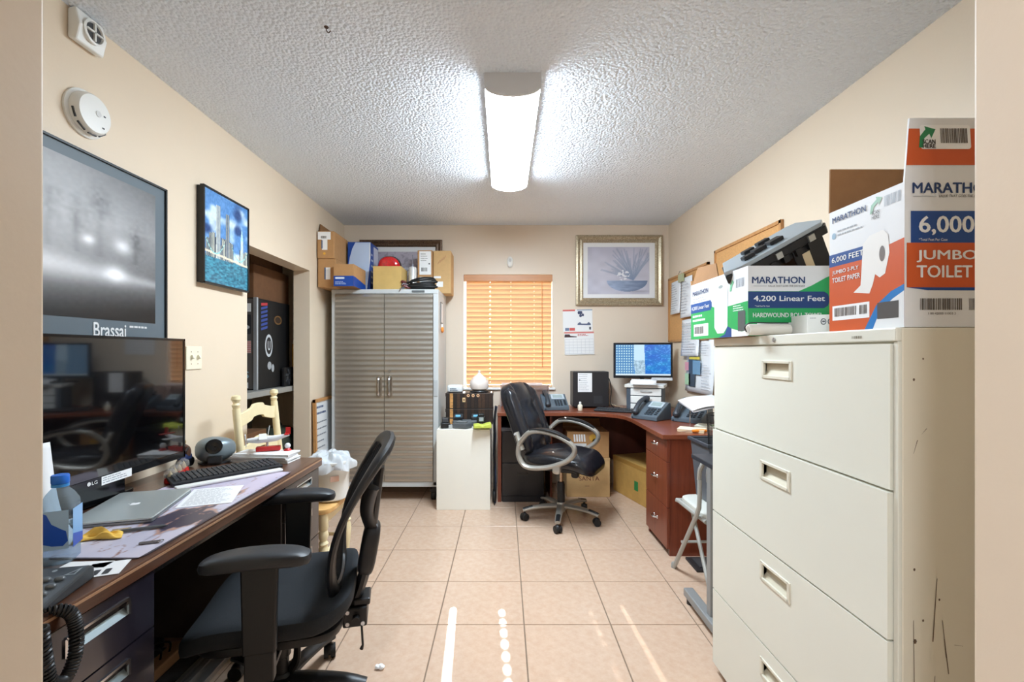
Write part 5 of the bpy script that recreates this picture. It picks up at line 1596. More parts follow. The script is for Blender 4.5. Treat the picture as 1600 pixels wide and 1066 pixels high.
# chargers
CH1 = mat('charger_grey', (88, 92, 95), 0.45)
LIME = mat('charger_lime', (196, 206, 84), 0.4)
SCRN = mat('charger_screen', (110, 176, 206), 0.2)
t = thing('battery_charger', 'dark grey dual battery charger with two blue panels on the pedestal', 'charger', (-0.31, 3.915, ZP))
MB().b(-0.12, 0.12, -0.04, 0.045, 0, 0.05).build('base', CH1, t, bev=0.01)
for s in (-1, 1):
    sl = MB().box((s * 0.075, 0.0, 0.072), (0.075, 0.07, 0.035), rot=rotm(x=20)).build('charging_slot', DARKG, t, bev=0.006)
    MB().box((s * 0.075, -0.028, 0.083), (0.042, 0.022, 0.014), rot=rotm(x=35)).build('blue_panel', SCRN, sl)
t = thing('battery_charger', 'flat grey battery charger at the front of the pedestal', 'charger', (-0.345, 3.80, ZP), math.radians(-18))
MB().prism([(-0.065, -0.05), (0.055, -0.05), (0.085, 0.02), (0.06, 0.055), (-0.06, 0.05)], (0, 0, 0.046), (1, 0, 0), (0, 1, 0), 0.045).build('body', CH1, t, bev=0.008)
MB().b(-0.04, 0.045, -0.03, 0.03, 0.046, 0.056).build('top_plate', mat('charger_top', (120, 124, 126), 0.4), t, bev=0.004)
t = thing('battery_charger', 'lime green battery charger with a black battery on the pedestal', 'charger', (-0.185, 3.81, ZP), math.radians(6))
MB().b(-0.065, 0.068, -0.05, 0.05, 0, 0.02).build('base', DARKG, t, bev=0.004)
MB().prism([(-0.07, 0.0), (0.075, 0.0), (0.072, 0.04), (0.03, 0.03), (0.0, 0.02), (-0.03, 0.03), (-0.068, 0.026)], (0, -0.052, 0.018), (1, 0, 0), (0, 0, 1), -0.1).build('shell', LIME, t, bev=0.006)
bt = MB().b(-0.036, 0.03, -0.04, 0.04, 0.045, 0.095).b(-0.028, 0.022, -0.032, 0.03, 0.095, 0.118).build('battery', BLACK, t, bev=0.006)
MB().b(-0.02, 0.015, -0.042, -0.039, 0.06, 0.09).build('battery_label', mat('battery_label', (150, 156, 166), 0.4), bt)
t = thing('battery', 'small black tool battery at the left front corner of the pedestal', 'battery', (-0.478, 3.80, ZP), math.radians(12))
MB().b(-0.04, 0.035, -0.035, 0.035, 0, 0.045).build('body', BLACK, t, bev=0.006)
MB().b(-0.03, 0.02, -0.025, 0.03, 0.045, 0.085).build('terminal_block', DARKG, t, bev=0.006)
MB().b(0.02, 0.05, -0.04, -0.01, 0.0, 0.03).build('clip', mat('battery_clip', (170, 170, 168), 0.4), t, bev=0.003)
MB().tube(spline([(-0.01, 0.0, 0.085), (0.06, -0.01, 0.08), (0.12, 0.02, 0.075), (0.15, 0.03, 0.075)], 5), 0.005, 6).build('cable', BLACK, t)

# cables hanging between the pedestal and the desk
t = thing('cable_bundle', 'bundle of black and beige cables hanging beside the white pedestal', 'cables', (-0.08, 4.0, 0))
for k in range(9):
    rs_ = random.Random(40 + k)
    x, y = -0.0785 + rs_.uniform(-0.007, 0.010), 3.98 + rs_.uniform(-0.10, 0.06)
    P = [(x + rs_.uniform(-0.004, 0.004), y + rs_.uniform(-0.03, 0.03), z) for z in (0.82, 0.7, 0.55, 0.42, 0.3, 0.2, 0.1, 0.03)]
    P[0] = (x + 0.012, y + 0.10, 0.80)
    P.append((x, y + rs_.uniform(-0.08, 0.05), 0.012))
    col = BLACK if k % 3 else mat('cable_blue', (46, 58, 86), 0.5)
    if k == 0:
        col = mat('cable_beige', (196, 178, 148), 0.5)
    MB().tube(spline(P, 6), 0.0055 if k else 0.009, 6).build('cable', col, t, world=True, smooth=True)
MB().sup((-0.079, 3.93, 0.06), (0.018, 0.07, 0.05), 0.6, 0.6).build('plug_cluster', RUBBER, t, world=True, smooth=True)

# ================================================================== CORNER DESK TOP
ZD = DZT + 0.001
def make_phone(label, loc, rz, body=PHONEG):
    """desk phone, front towards local -y"""
    t = thing('desk_phone', label, 'telephone', loc, rz, 'slate grey desk phones on the corner desk')
    MB().prism([(-0.10, 0.0), (-0.10, 0.03), (0.06, 0.13), (0.085, 0.125), (0.10, 0.02), (0.10, 0.0)], (0.115, 0, 0), (0, 1, 0), (0, 0, 1), 0.23).build('body', body, t, bev=0.006)
    sl = math.atan2(0.10, 0.16)
    R = rotm(x=math.degrees(sl))
    def on(x, s, off, sx, sy, sz):
        o = Vector((0, -0.10, 0.03)) + Vector((0, math.cos(sl), math.sin(sl))) * s + Vector((0, -math.sin(sl), math.cos(sl))) * off
        return MB().box((x, o.y, o.z), (sx, sy, sz), rot=R)
    on(0.035, 0.145, 0.003, 0.12, 0.07, 0.006).build('display_bezel', mat('phone_silver', (176, 188, 196), 0.35), t, bev=0.002)
    on(0.035, 0.147, 0.0065, 0.085, 0.042, 0.002).build('display', mat('phone_lcd', (150, 166, 166), 0.2), t)
    for r in range(4):
        for c in range(3):
            on(0.005 + 0.024 * c, 0.025 + 0.021 * r, 0.003, 0.017, 0.013, 0.006).build('key', PHONED, t)
    for r in range(4):
        on(0.088, 0.03 + 0.02 * r, 0.003, 0.022, 0.010, 0.006).build('line_key', PHONED, t)
    # handset along the left side
    b0 = Vector((-0.075, -0.10, 0.03))
    d = Vector((0, math.cos(sl), math.sin(sl)))
    n = Vector((0, -math.sin(sl), math.cos(sl)))
    P = spline([b0 + d * 0.005 + n * 0.022, b0 + d * 0.03 + n * 0.034, b0 + d * 0.10 + n * 0.05, b0 + d * 0.17 + n * 0.036, b0 + d * 0.195 + n * 0.022], 5)
    k = len(P)
    hs = MB().tube(P, [0.026 - 0.007 * math.sin(PI * i / (k - 1)) for i in range(k)], 10, flat=(0.75, 1))
    hs.sup(b0 + d * 0.02 + n * 0.022, (0.026, 0.028, 0.02), 0.7, 0.7, R, nu=16, nv=8).sup(b0 + d * 0.182 + n * 0.022, (0.026, 0.028, 0.02), 0.7, 0.7, R, nu=16, nv=8)
    h = hs.build('handset', PHONED, t, smooth=True)
    q = np.linspace(0, 1, 70)
    MB().tube([(-0.095 + 0.006 * math.cos(60 * s) + 0.01 * s, -0.115 + 0.22 * s, 0.010 + 0.006 * math.sin(60 * s)) for s in q], 0.0022, 5).build('coiled_cord', BLACK, h)
    return t
p0 = make_phone('slate grey desk phone in front of the window, left of the pair', (0.12, 4.13, ZD), math.radians(4))
dup(p0, (0.455, 4.16, ZD), math.radians(6), 'slate grey desk phone between the window phone and the black computer tower')
dup(p0, (1.14, 3.56, ZD), math.radians(-52), 'slate grey desk phone with angled handset nearest the keyboard on the right wing')
dup(p0, (1.40, 3.42, ZD), math.radians(-48), 'slate grey desk phone by the right wall beneath the flyer')
t = thing('plastic_organiser', 'clear plastic tray with papers on the desk below the window', 'tray', (0.16, 4.33, ZD))
PLA = glass_mat('clear_plastic', (236, 226, 224), 0.35, 0.08)
mb = MB().b(-0.19, 0.26, -0.07, 0.07, 0.20, 0.206).b(-0.19, -0.185, -0.07, 0.07, 0, 0.2).b(0.255, 0.26, -0.07, 0.07, 0, 0.2).b(-0.19, 0.26, 0.065, 0.07, 0, 0.2)
mb.build('tray', PLA, t)
MB().b(-0.18, 0.2, -0.06, 0.06, 0.207, 0.222).build('papers', mat('pinkish_papers', (222, 206, 200), 0.6), t, bev=0.003)
MB().b(-0.18, -0.05, -0.055, 0.05, 0.10, 0.17).build('paper_block', WPAPER, t)

t = thing('computer_tower', 'black computer tower with a white instruction sheet on its side', 'computer', (0.80, 4.30, ZD))
MB().b(-0.165, 0.165, -0.075, 0.10, 0.012, 0.335).build('case', mat('pc_black', (38, 37, 40), 0.4), t, bev=0.006)
for x in (-0.12, 0.12):
    MB().b(x - 0.015, x + 0.015, -0.06, 0.08, 0, 0.013).build('foot', RUBBER, t)
F = Face(t, (-0.165, -0.0755, 0.012), (1, 0, 0), (0, 0, 1), world=False)
F.rect('instruction_sheet', 0.045, 0.135, 0.175, 0.31, WPAPER, 0.0008)
F.lines('print_lines', 0.055, 0.15, 0.165, 0.305, ink((140, 150, 160)), 9, th=0.2, off=0.0014, seed=8)
F.rect('print_mark', 0.056, 0.24, 0.066, 0.25, ink((50, 50, 60)), 0.0016)
F.rect('vent_panel', 0.19, 0.03, 0.27, 0.10, ink((50, 50, 54)), 0.0006)
MB().tube(spline([(0.16, 0.05, 0.27), (0.19, 0.02, 0.26), (0.20, -0.02, 0.15), (0.185, -0.04, 0.06), (0.20, -0.09, 0.012), (0.26, -0.10, 0.008)], 6), 0.004, 6).build('cable', BLACK, t)
MB().tube(spline([(0.16, 0.06, 0.2), (0.21, 0.04, 0.14), (0.19, -0.02, 0.05), (0.23, -0.06, 0.02), (0.30, -0.04, 0.008)], 6), 0.0035, 6).build('cable', mat('cable_beige', (196, 178, 148), 0.5), t)

# monitor on the desk, switched on
def desktop_screen(U, V):
    r = np.stack([0.10 + 0.15 * V, 0.42 + 0.12 * vnoise(U, V, 8, 1), 0.80 + 0.0 * V], -1)
    tex = vnoise(U * 2, V * 1.4, 22, 5)[..., None]
    r = r + 0.45 * np.clip(tex - 0.5, 0, 1) * np.array([0.8, 0.8, 0.6])
    ice = (U > 0.30 + 0.06 * (1 - V)) & (U < 0.545 - 0.02 * V)
    r = np.where(ice[..., None], np.array([0.78, 0.90, 0.98]) - 0.25 * tex * (V < 0.5)[..., None], r)
    left = U < 0.34
    gx, gy = np.abs((U * 22) % 1 - 0.5), np.abs((V * 12) % 1 - 0.5)
    ic = left & (gx < 0.26) & (gy < 0.28)
    base_l = np.stack([0.28 + 0 * U, 0.52 + 0 * U, 0.74 + 0 * U], -1)
    r = np.where(left[..., None], base_l, r)
    r = np.where(ic[..., None], np.stack([0.80 + 0 * U, 0.93 + 0 * U, 0.96 + 0 * U], -1), r)
    r = np.where((V < 0.05)[..., None], np.array([0.85, 0.92, 0.96]), r)
    return r
t = thing('monitor', 'computer monitor showing a blue desktop on the corner desk', 'monitor', (1.275, 4.22, ZD), math.radians(-8))
MB().b(-0.262, 0.262, 0.0, 0.035, 0.275, 0.60).build('housing', mat('monitor_black', (20, 22, 30), 0.3), t, bev=0.004)
F = Face(t, (-0.262, -0.0005, 0.275), (1, 0, 0), (0, 0, 1), world=False)
F.art('screen', 0.018, 0.025, 0.506, 0.307, 132, 72, desktop_screen, print_mat('screen_glow', 0.15, emit=0.40))
F.rect('bottom_lip', 0.34, -0.016, 0.52, 0.006, ink((226, 228, 232)), 0.002)
MB().b(0.075, 0.26, -0.004, 0.03, 0.255, 0.277).build('speaker_bar', ink((222, 224, 228)), t, bev=0.002)
MB().cyl((0, 0.035, 0.246), (0, 0.06, 0.40), 0.02).build('stand_neck', BLACK, t)
MB().b(-0.11, 0.11, -0.05, 0.09, 0.235, 0.247).build('stand_foot', BLACK, t, bev=0.003)
# drawer unit below it
t = thing('drawer_unit', 'white and slate desktop drawer unit under the monitor', 'drawer unit', (1.255, 4.07, ZD), math.radians(-25))
SLATE = mat('unit_slate', (74, 84, 96), 0.5)
MB().b(-0.15, 0.15, -0.10, 0.13, 0, 0.205).build('case', SLATE, t, bev=0.004)
MB().b(-0.165, 0.165, -0.115, 0.14, 0.205, 0.232).build('top', mat('unit_top', (226, 224, 216), 0.45), t, bev=0.004)
for k in range(3):
    z0 = 0.008 + 0.066 * k
    d = MB().b(-0.112, 0.142, -0.116, -0.09, z0, z0 + 0.058).build('drawer', WHITE, t, bev=0.003)
    MB().sup((0.02, -0.118, z0 + 0.034), (0.05, 0.007, 0.008), 0.6, 0.6, nu=16, nv=8).build('pull', mat('pull_grey', (190, 190, 188), 0.5), d, smooth=True)
t = thing('paper_sheet', 'white paper curling over the front of the drawer unit', 'paper', (1.20, 3.955, ZD + 0.233), math.radians(-20))
MB().grid(lambda a, b: ((a - 0.5) * 0.21, -0.05 + 0.14 * b - 0.02 * math.sin(2 * b), 0.004 + (0.0 if b > 0.55 else 0.02 * math.sin(PI * b / 0.55)) + 0.05 * b * 0.8), 6, 12).build('sheet', WPAPER, t, solid=0.0008, smooth=True)
t = thing('lotion_bottle', 'tiny white lotion bottle in front of the computer tower', 'bottle', (0.672, 4.05, ZD))
MB().lathe([(0.019, 0), (0.021, 0.004), (0.021, 0.045), (0.014, 0.054), (0.009, 0.056)], n=16).build('bottle', mat('bottle_cream', (232, 222, 200), 0.4), t, smooth=True)
MB().lathe([(0.010, 0.056), (0.010, 0.074), (0.006, 0.078), (0.0, 0.078)], n=14).build('cap', WHITE, t, smooth=True)

def keyboard(label, loc, rz, w=0.44, d=0.145, group=None, tilt=3):
    t = thing('keyboard', label, 'keyboard', loc, rz, group)
    R = rotm(x=tilt)
    MB().box((0, 0, 0.012), (w, d, 0.014), rot=R).build('base', mat('kb_base', (34, 36, 40), 0.5), t, bev=0.004)
    mb = MB()
    rows = 6
    for r in range(rows):
        n = 21
        x = -w / 2 + 0.012
        for c in range(n):
            cw = (w - 0.024) / n
            if c in (15, 18) or (r == 5 and c in (3,)):
                x += cw * 0.25 if c != 15 else cw * 0.3
            y = -d / 2 + 0.014 + r * (d - 0.026) / rows + 0.008
            mb.box(R @ Vector((-w / 2 + 0.012 + (c + 0.5) * cw, y, 0.010)) + Vector((0, 0, 0.012)), (cw * 0.82, (d - 0.026) / rows * 0.8, 0.007), rot=R, taper=(0.85, 0.85))
    mb.build('keys', mat('kb_keys', (58, 60, 64), 0.5), t, kind='stuff')
    return t
keyboard('black keyboard on the corner desk in front of the drawer unit', (0.99, 3.98, ZD), math.radians(-24), 0.40, 0.13)

t = thing('book', 'small pale paperback with a green cover patch on the right wing', 'book', (1.40, 3.09, ZD), math.radians(-35))
MB().b(-0.10, 0.10, -0.07, 0.07, 0, 0.018).build('pages', mat('pages', (226, 218, 196), 0.8), t)
MB().b(-0.102, 0.102, -0.072, 0.072, 0.018, 0.021).build('cover', mat('cover_pale', (222, 222, 206), 0.5), t)
Face(t, (-0.1, -0.07, 0.0215), (1, 0, 0), (0, 1, 0), world=False).rect('cover_patch', 0.09, 0.05, 0.16, 0.10, ink((150, 190, 120)))
t = thing('book', 'yellowed notebook under the pale paperback edge on the right wing', 'book', (1.235, 3.0, ZD), math.radians(-30))
MB().b(-0.09, 0.07, -0.06, 0.06, 0, 0.014).build('pages', mat('pages_yellow', (232, 214, 176), 0.8), t)
MB().b(-0.092, 0.072, -0.062, 0.062, 0.014, 0.017).build('cover', mat('cover_cream', (236, 226, 204), 0.5), t)
t = thing('screwdriver', 'screwdriver with an orange handle on the near end of the corner desk', 'screwdriver', (1.20, 2.935, ZD + 0.012), math.radians(3))
MB().tube([(0.0, 0, 0), (0.03, 0, 0), (0.075, 0, 0), (0.095, 0, 0)], [0.008, 0.0115, 0.011, 0.007], 10).build('handle', mat('orange_handle', (236, 140, 40), 0.35), t, smooth=True)
MB().tube([(-0.09, 0, -0.004), (0.0, 0, 0)], 0.003, 8).build('shaft', CHROME, t)
t = thing('screwdriver', 'short red-handled screwdriver next to the orange one', 'screwdriver', (1.325, 2.93, ZD + 0.011), math.radians(12))
MB().tube([(0.0, 0, 0), (0.02, 0, 0), (0.07, 0, 0), (0.08, 0, 0)], [0.007, 0.0105, 0.0105, 0.006], 10).build('handle', mat('red_handle', (200, 78, 36), 0.35), t, smooth=True)
MB().tube([(-0.015, 0, -0.003), (0.0, 0, 0)], 0.003, 8).build('shaft', CHROME, t)
t = thing('document_folder', 'white document folder leaning on the phone by the right wall', 'folder', (1.40, 3.12, ZD + 0.03))
MB().grid(lambda a, b: (-0.16 + 0.24 * a, -0.10 + 0.26 * b, 0.10 + 0.05 * a + 0.04 * b + 0.008 * math.sin(5 * a)), 8, 8).build('cover', WPAPER, t, solid=0.004, smooth=True)
MB().grid(lambda a, b: (-0.155 + 0.23 * a, -0.098 + 0.25 * b, 0.09 + 0.05 * a + 0.04 * b), 6, 6).build('pages', mat('folder_pages', (214, 218, 226), 0.7), t, solid=0.006)
for (x, y, z) in ((0.078, 0.085, 0.155), (0.045, 0.155, 0.165), (-0.08, 0.145, 0.135)):
    MB().cyl((x, y, -0.03), (x, y, z), 0.004, n=8).build('stand_leg', CHROME, t)
t = thing('letter_rack', 'clear acrylic letter rack at the near end of the corner desk', 'rack', (1.50, 2.95, ZD))
for k in range(3):
    MB().prism([(-0.08, 0), (0.08, 0), (0.08, 0.12 + 0.02 * k), (0.05, 0.15 + 0.02 * k), (-0.08, 0.15 + 0.02 * k)], (0, -0.06 + 0.05 * k, 0.004), (1, 0, 0), (0, 0, 1), 0.004).build('divider', glass_mat('acrylic', (232, 234, 232), 0.4, 0.06), t)
MB().b(-0.08, 0.08, -0.07, 0.06, 0, 0.004).build('base', MATS['acrylic'], t)
MB().b(-0.07, 0.07, -0.045, -0.03, 0.005, 0.13).build('letters', WPAPER, t)

# bin on the folding chair with the mesh cup on it
t = thing('waste_bin', 'dark grey plastic bin standing on the folding chair', 'bin', (1.225, 2.575, 0.452))
BING = mat('bin_grey', (86, 90, 96), 0.45)
def ring4(a, b_, z):
    return [(-a, -b_, z), (a, -b_, z), (a, b_, z), (-a, b_, z)]
q4 = ring4(0.108, 0.10, 0.001) + ring4(0.132, 0.122, 0.322) + ring4(0.127, 0.117, 0.322) + ring4(0.122, 0.112, 0.248)
fs4 = [(3, 2, 1, 0), (12, 13, 14, 15)]
for r_ in range(3):
    fs4 += [(r_ * 4 + i, r_ * 4 + (i + 1) % 4, r_ * 4 + 4 + (i + 1) % 4, r_ * 4 + 4 + i) for i in range(4)]
MB().add(q4, fs4).build('body', BING, t, bev=0.01)
rim = [(-0.138, -0.128, 0.325), (0.138, -0.128, 0.325), (0.138, 0.128, 0.325), (-0.138, 0.128, 0.325)]
MB().tube(rim, 0.011, 8, closed=True).build('rim', mat('bin_rim', (60, 64, 72), 0.4), t, smooth=True)
t = thing('mesh_cup', 'black wire-mesh cup standing in the bin top', 'cup', (1.18, 2.53, 0.702))
m_ = MB().grid(lambda a, b: ((0.048 + 0.012 * b) * math.cos(2 * PI * a), (0.048 + 0.012 * b) * math.sin(2 * PI * a), 0.235 * b), 44, 30).build('mesh_wall', BLACK, t)
md = m_.modifiers.new('net', 'WIREFRAME'); md.thickness = 0.0022; md.use_even_offset = False
for z, r in ((0.0, 0.048), (0.235, 0.06)):
    MB().tube([(r * math.cos(q), r * math.sin(q), z) for q in np.linspace(0, 2 * PI, 33)[:-1]], 0.003, 6, closed=True).build('rim_wire', BLACK, t, smooth=True)
MB().lathe([(0.047, 0.001), (0.0, 0.001)], n=20).build('floor_disc', BLACK, t)
t = thing('floor_pad', 'flat black pad on the floor by the end of the corner desk', 'pad', (1.24, 2.76, 0))
MB().b(-0.12, 0.15, -0.09, 0.085, 0.0, 0.016).build('pad', mat('pad_black', (36, 34, 36), 0.5), t, bev=0.004)
MB().b(-0.09, 0.12, -0.06, 0.055, 0.016, 0.02).build('inset', mat('pad_inset', (56, 54, 56), 0.6), t)

# ================================================================== UNDER THE CORNER DESK
t = thing('cardboard_box', 'brown cardboard box with brown marker lettering under the corner desk', 'box', (0.745, 4.2, 0))
MB().b(0.555, 0.936, 4.06, 4.40, 0.0005, 0.345).build('carton', CARDL, t, world=True, bev=0.003)
F = Face(t, (0.555, 4.06, 0), (1, 0, 0), (0, 0, 1))
MK = ink((110, 48, 30))
F.text('FLAG', 0.165, 0.225, 0.038, MK, w=0.13, shear=0.1)
F.text('SANTA', 0.11, 0.145, 0.038, MK, w=0.18, shear=-0.1)
F.rect('marker_dash', 0.16, 0.095, 0.20, 0.099, MK)
F.rect('tape', 0.0, 0.315, 0.381, 0.345, ink((196, 158, 110)), 0.0006)
t = thing('cardboard_box', 'open brown box holding striped cards on top of the marker-lettered box', 'box', (0.745, 4.2, 0.346))
MB().b(0.56, 0.93, 4.065, 4.39, 0.347, 0.575).build('carton', CARD, t, world=True, bev=0.003)
F = Face(t, (0.56, 4.065, 0.347), (1, 0, 0), (0, 0, 1))
F.polys('white_stripes', [[(0.06 + 0.022 * k, 0.14), (0.075 + 0.022 * k, 0.14), (0.07 + 0.022 * k, 0.205), (0.055 + 0.022 * k, 0.205)] for k in range(5)], WINK, 0.0008)
F.rect('white_panel', 0.04, 0.06, 0.17, 0.125, ink((224, 226, 226)), 0.0006)
F.polys('yellow_mark', [ell(0.225, 0.175, 0.03, 0.032), ell(0.25, 0.145, 0.03, 0.022)], ink((226, 176, 70)), 0.0008)
MB().prism([(0, 0), (0.36, 0), (0.35, 0.07), (0.01, 0.07)], (0.562, 4.39, 0.575), (1, 0, 0), (0, 0.2, 1), 0.004).build('flap', CARD, t, world=True)
t = thing('cardboard_box', 'long brown cardboard box with green label under the right wing', 'box', (1.28, 4.06, 0), math.radians(16))
MB().b(-0.19, 0.15, -0.27, 0.29, 0.0005, 0.325).build('carton', mat('carton_ochre', (190, 148, 78), 0.8, noise=(14, 0.1)), t, bev=0.004)
F = Face(t, (-0.1905, 0.29, 0), (0, -1, 0), (0, 0, 1), world=False)
F.rect('green_label', 0.36, 0.10, 0.42, 0.18, ink((40, 130, 70)))
F.rect('tape', 0.0, 0.29, 0.56, 0.325, ink((176, 132, 66)), 0.0006)

# ================================================================== LEFT: CHAIR SEAT, WHITEBOARD
t = thing('waste_bin', 'white bin lined with a clear plastic bag on the wooden chair seat', 'bin', (-0.975, 2.585, 0.461))
MB().lathe([(0.085, 0.0), (0.098, 0.01), (0.108, 0.20), (0.112, 0.205), (0.112, 0.215), (0.104, 0.215), (0.094, 0.02), (0.0, 0.02)], n=28).build('bin', WHITE, t, smooth=True)
MB().box((0.06, -0.0895, 0.13), (0.045, 0.002, 0.03), rot=rotm(z=34)).build('peach_label', mat('label_peach', (230, 190, 172), 0.5), t)
BAG = translucent_mat('bag_plastic', (226, 230, 234), (235, 238, 242), 0.4, 0.18)
def bag(a, b):
    th = 2 * PI * a
    r = (0.125 - 0.11 * b ** 1.6) + 0.012 * math.sin(th * 7 + 3 * b) + 0.008 * math.sin(th * 13 - 5 * b)
    z = 0.17 + 0.085 * math.sin(b * PI * 0.62) + 0.010 * math.sin(th * 5 + 9 * b)
    return (r * math.cos(th) * 1.05, r * math.sin(th), z)
MB().grid(bag, 60, 14).build('bag', BAG, t, smooth=True)

t = thing('whiteboard', 'oak-framed whiteboard with faint handwriting leaning in the left back corner', 'whiteboard', (-1.53, 3.95, 0))
lean = 0.03
def wb(y0, y1, z0, z1, x0=0.0, x1=0.012):
    mb = MB().b(x0, x1, y0, y1, z0, z1)
    mb.v = [Vector((-1.540 + p.x + (1 - p.z / 0.9) * lean * 0.6, p.y, p.z)) for p in mb.v]
    return mb
wb(3.735, 4.30, 0.015, 0.88).build('board', mat('whiteboard_face', (232, 234, 236), 0.2), t, world=True)
for (a, b_, c, d) in ((3.715, 4.32, 0.868, 0.892), (3.715, 4.32, 0.0, 0.024), (3.715, 3.742, 0.0, 0.892), (4.293, 4.32, 0.0, 0.892)):
    wb(a, b_, c, d, -0.002, 0.02).build('frame_rail', OAK, t, world=True)
F = Face(t, (-1.527 + 0.005, 3.745, 0.45), (0, 1, 0), (-0.02, 0, 1))
F.lines('handwriting', 0.01, 0.30, 0.22, 0.40, ink((70, 90, 130)), 2, th=0.35, seed=4, off=0.004)
F.lines('handwriting', 0.01, 0.02, 0.24, 0.28, ink((120, 126, 136)), 5, th=0.2, seed=6, off=0.004)

# ================================================================== STORE ROOM
CARDS = mat('cardboard_shaded', (112, 76, 48), 0.9, noise=(18, 0.1))  # darker cardboard: the store room's dimness is put into its colour
t = thing('storage_shelf', 'grey metal shelf inside the dark store room', 'shelf', (-2.0, 3.4, 0))
SG = mat('shelf_grey', (150, 148, 142), 0.5)
MB().b(-2.35, -1.70, 2.75, 4.25, 0.965, 1.005).build('shelf_board', SG, t, world=True, bev=0.003)
MB().b(-2.35, -1.70, 2.75, 4.25, 0.30, 0.33).build('shelf_board', SG, t, world=True, bev=0.003)
for (x, y) in ((-2.33, 2.78), (-1.72, 2.78), (-2.33, 4.22), (-1.72, 4.22)):
    MB().b(x - 0.015, x + 0.015, y - 0.015, y + 0.015, 0, 1.0).build('post', SG, t, world=True)
t = thing('equipment_case', 'black and grey equipment case covered in stickers on the store room shelf', 'case', (-1.95, 3.54, 1.006))
MB().b(-2.15, -1.765, 3.292, 3.80, 1.0065, 1.668).build('shell', mat('case_black', (7, 7, 9), 0.6), t, world=True, bev=0.006)
MB().b(-2.14, -1.782, 3.284, 3.292, 1.015, 1.66).build('front_panel', mat('case_grey', (92, 88, 86), 0.5), t, world=True)
MB().b(-1.782, -1.758, 3.28, 3.30, 1.008, 1.67).build('corner_strip', mat('strip_alu', (190, 196, 204), 0.3, metal=0.6), t, world=True)
F = Face(t, (-2.0, 3.2835, 1.0065), (1, 0, 0), (0, 0, 1))
F.rect('white_sticker', 0.07, 0.56, 0.20, 0.62, WINK)
F.polys('black_sticker', [rrect(0.07, 0.40, 0.20, 0.54, 0.01)], ink((44, 46, 52)))
F.polys('sticker_emblem', [ell(0.12, 0.505, 0.025, 0.014), ell(0.16, 0.45, 0.03, 0.016)], ink((196, 202, 206)), 0.001)
F.polys('sticker_emblem', [rrect(0.09, 0.37, 0.16, 0.41, 0.004)], ink((150, 160, 172)), 0.001)
F.polys('flag_stripe', [[(0.06, 0.27 + 0.014 * k), (0.20, 0.27 + 0.014 * k), (0.20, 0.277 + 0.014 * k), (0.06, 0.277 + 0.014 * k)] for k in range(6)], ink((196, 84, 84)), 0.001)
F.rect('flag_sticker', 0.06, 0.265, 0.20, 0.352, ink((226, 218, 214)))
F.polys('red_splash', [[(0.06, 0.14), (0.10, 0.16), (0.14, 0.145), (0.12, 0.185), (0.17, 0.2), (0.13, 0.215), (0.15, 0.245), (0.10, 0.225), (0.06, 0.25)]], ink((176, 26, 34)))
F.text('NYS', 0.055, 0.085, 0.05, ink((150, 190, 206)), w=0.13, bold=0.03)
F.rect('white_sticker', 0.12, 0.015, 0.18, 0.055, WINK)
R_ = Face(t, (-1.7645, 3.292, 1.0065), (0, 1, 0), (0, 0, 1))
R_.polys('blue_sticker', [[(0.06, 0.43 + 0.03 * k), (0.15, 0.45 + 0.03 * k), (0.15, 0.468 + 0.03 * k), (0.06, 0.448 + 0.03 * k)] for k in range(6)], ink((44, 70, 150)))
R_.polys('red_sticker', [[(0.06, 0.61), (0.15, 0.62), (0.15, 0.64), (0.06, 0.63)]], ink((190, 50, 60)))
R_.polys('round_emblem', [ell(0.17, 0.32, 0.055, 0.085, 28)], ink((200, 206, 210)))
R_.polys('emblem_inner', [ell(0.17, 0.32, 0.04, 0.064, 24)], ink((24, 24, 28)), 0.001)
R_.text('U', 0.15, 0.285, 0.07, ink((200, 206, 210)), w=0.04, off=0.0016, bold=0.03)
R_.polys('gold_emblem', [ell(0.31, 0.52, 0.06, 0.035, 24)], ink((120, 88, 52)))
R_.polys('emblem_inner', [ell(0.31, 0.52, 0.045, 0.024, 24)], ink((50, 38, 30)), 0.001)
R_.polys('white_fan_badge', [ell(0.18, 0.17, 0.03, 0.03), ell(0.23, 0.15, 0.02, 0.03)], ink((170, 174, 178)))
t = thing('cooling_fan', 'black square fan standing on the store room shelf beside the case', 'fan', (-1.735, 3.70, 1.006))
MB().b(-0.012, 0.012, -0.075, 0.075, 0.0, 0.15).build('frame', BLACK, t, bev=0.004)
for k in range(7):
    q = 2 * PI * k / 7
    MB().box((0.014, 0.04 * math.cos(q), 0.075 + 0.04 * math.sin(q)), (0.003, 0.05, 0.02), rot=Matrix.Rotation(q + 0.4, 3, 'X')).build('blade', DARKG, t)
MB().cyl((0.010, 0, 0.075), (0.018, 0, 0.075), 0.018, n=16).build('hub', BLACK, t)
t = thing('spirit_level', 'yellow spirit level leaning in the store room', 'spirit level', (-1.74, 3.86, 1.006))
YEL = mat('level_yellow', (226, 160, 30), 0.45)
MB().b(-0.02, 0.02, -0.03, 0.03, 0.0, 0.34).build('body', YEL, t, bev=0.004)
for z in (0.08, 0.17, 0.26):
    MB().b(0.018, 0.022, -0.015, 0.015, z, z + 0.03).build('vial_window', mat('vial', (180, 190, 60), 0.2), t)
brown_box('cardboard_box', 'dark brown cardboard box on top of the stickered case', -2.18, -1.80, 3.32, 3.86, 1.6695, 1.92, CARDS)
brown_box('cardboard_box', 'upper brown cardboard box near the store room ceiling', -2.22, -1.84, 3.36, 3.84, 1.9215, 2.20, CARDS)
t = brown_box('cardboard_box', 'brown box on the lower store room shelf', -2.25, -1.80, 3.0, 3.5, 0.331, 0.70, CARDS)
t = thing('storage_bag', 'crumpled dark green bag on the lower store room shelf', 'bag', (-1.86, 3.78, 0.331))
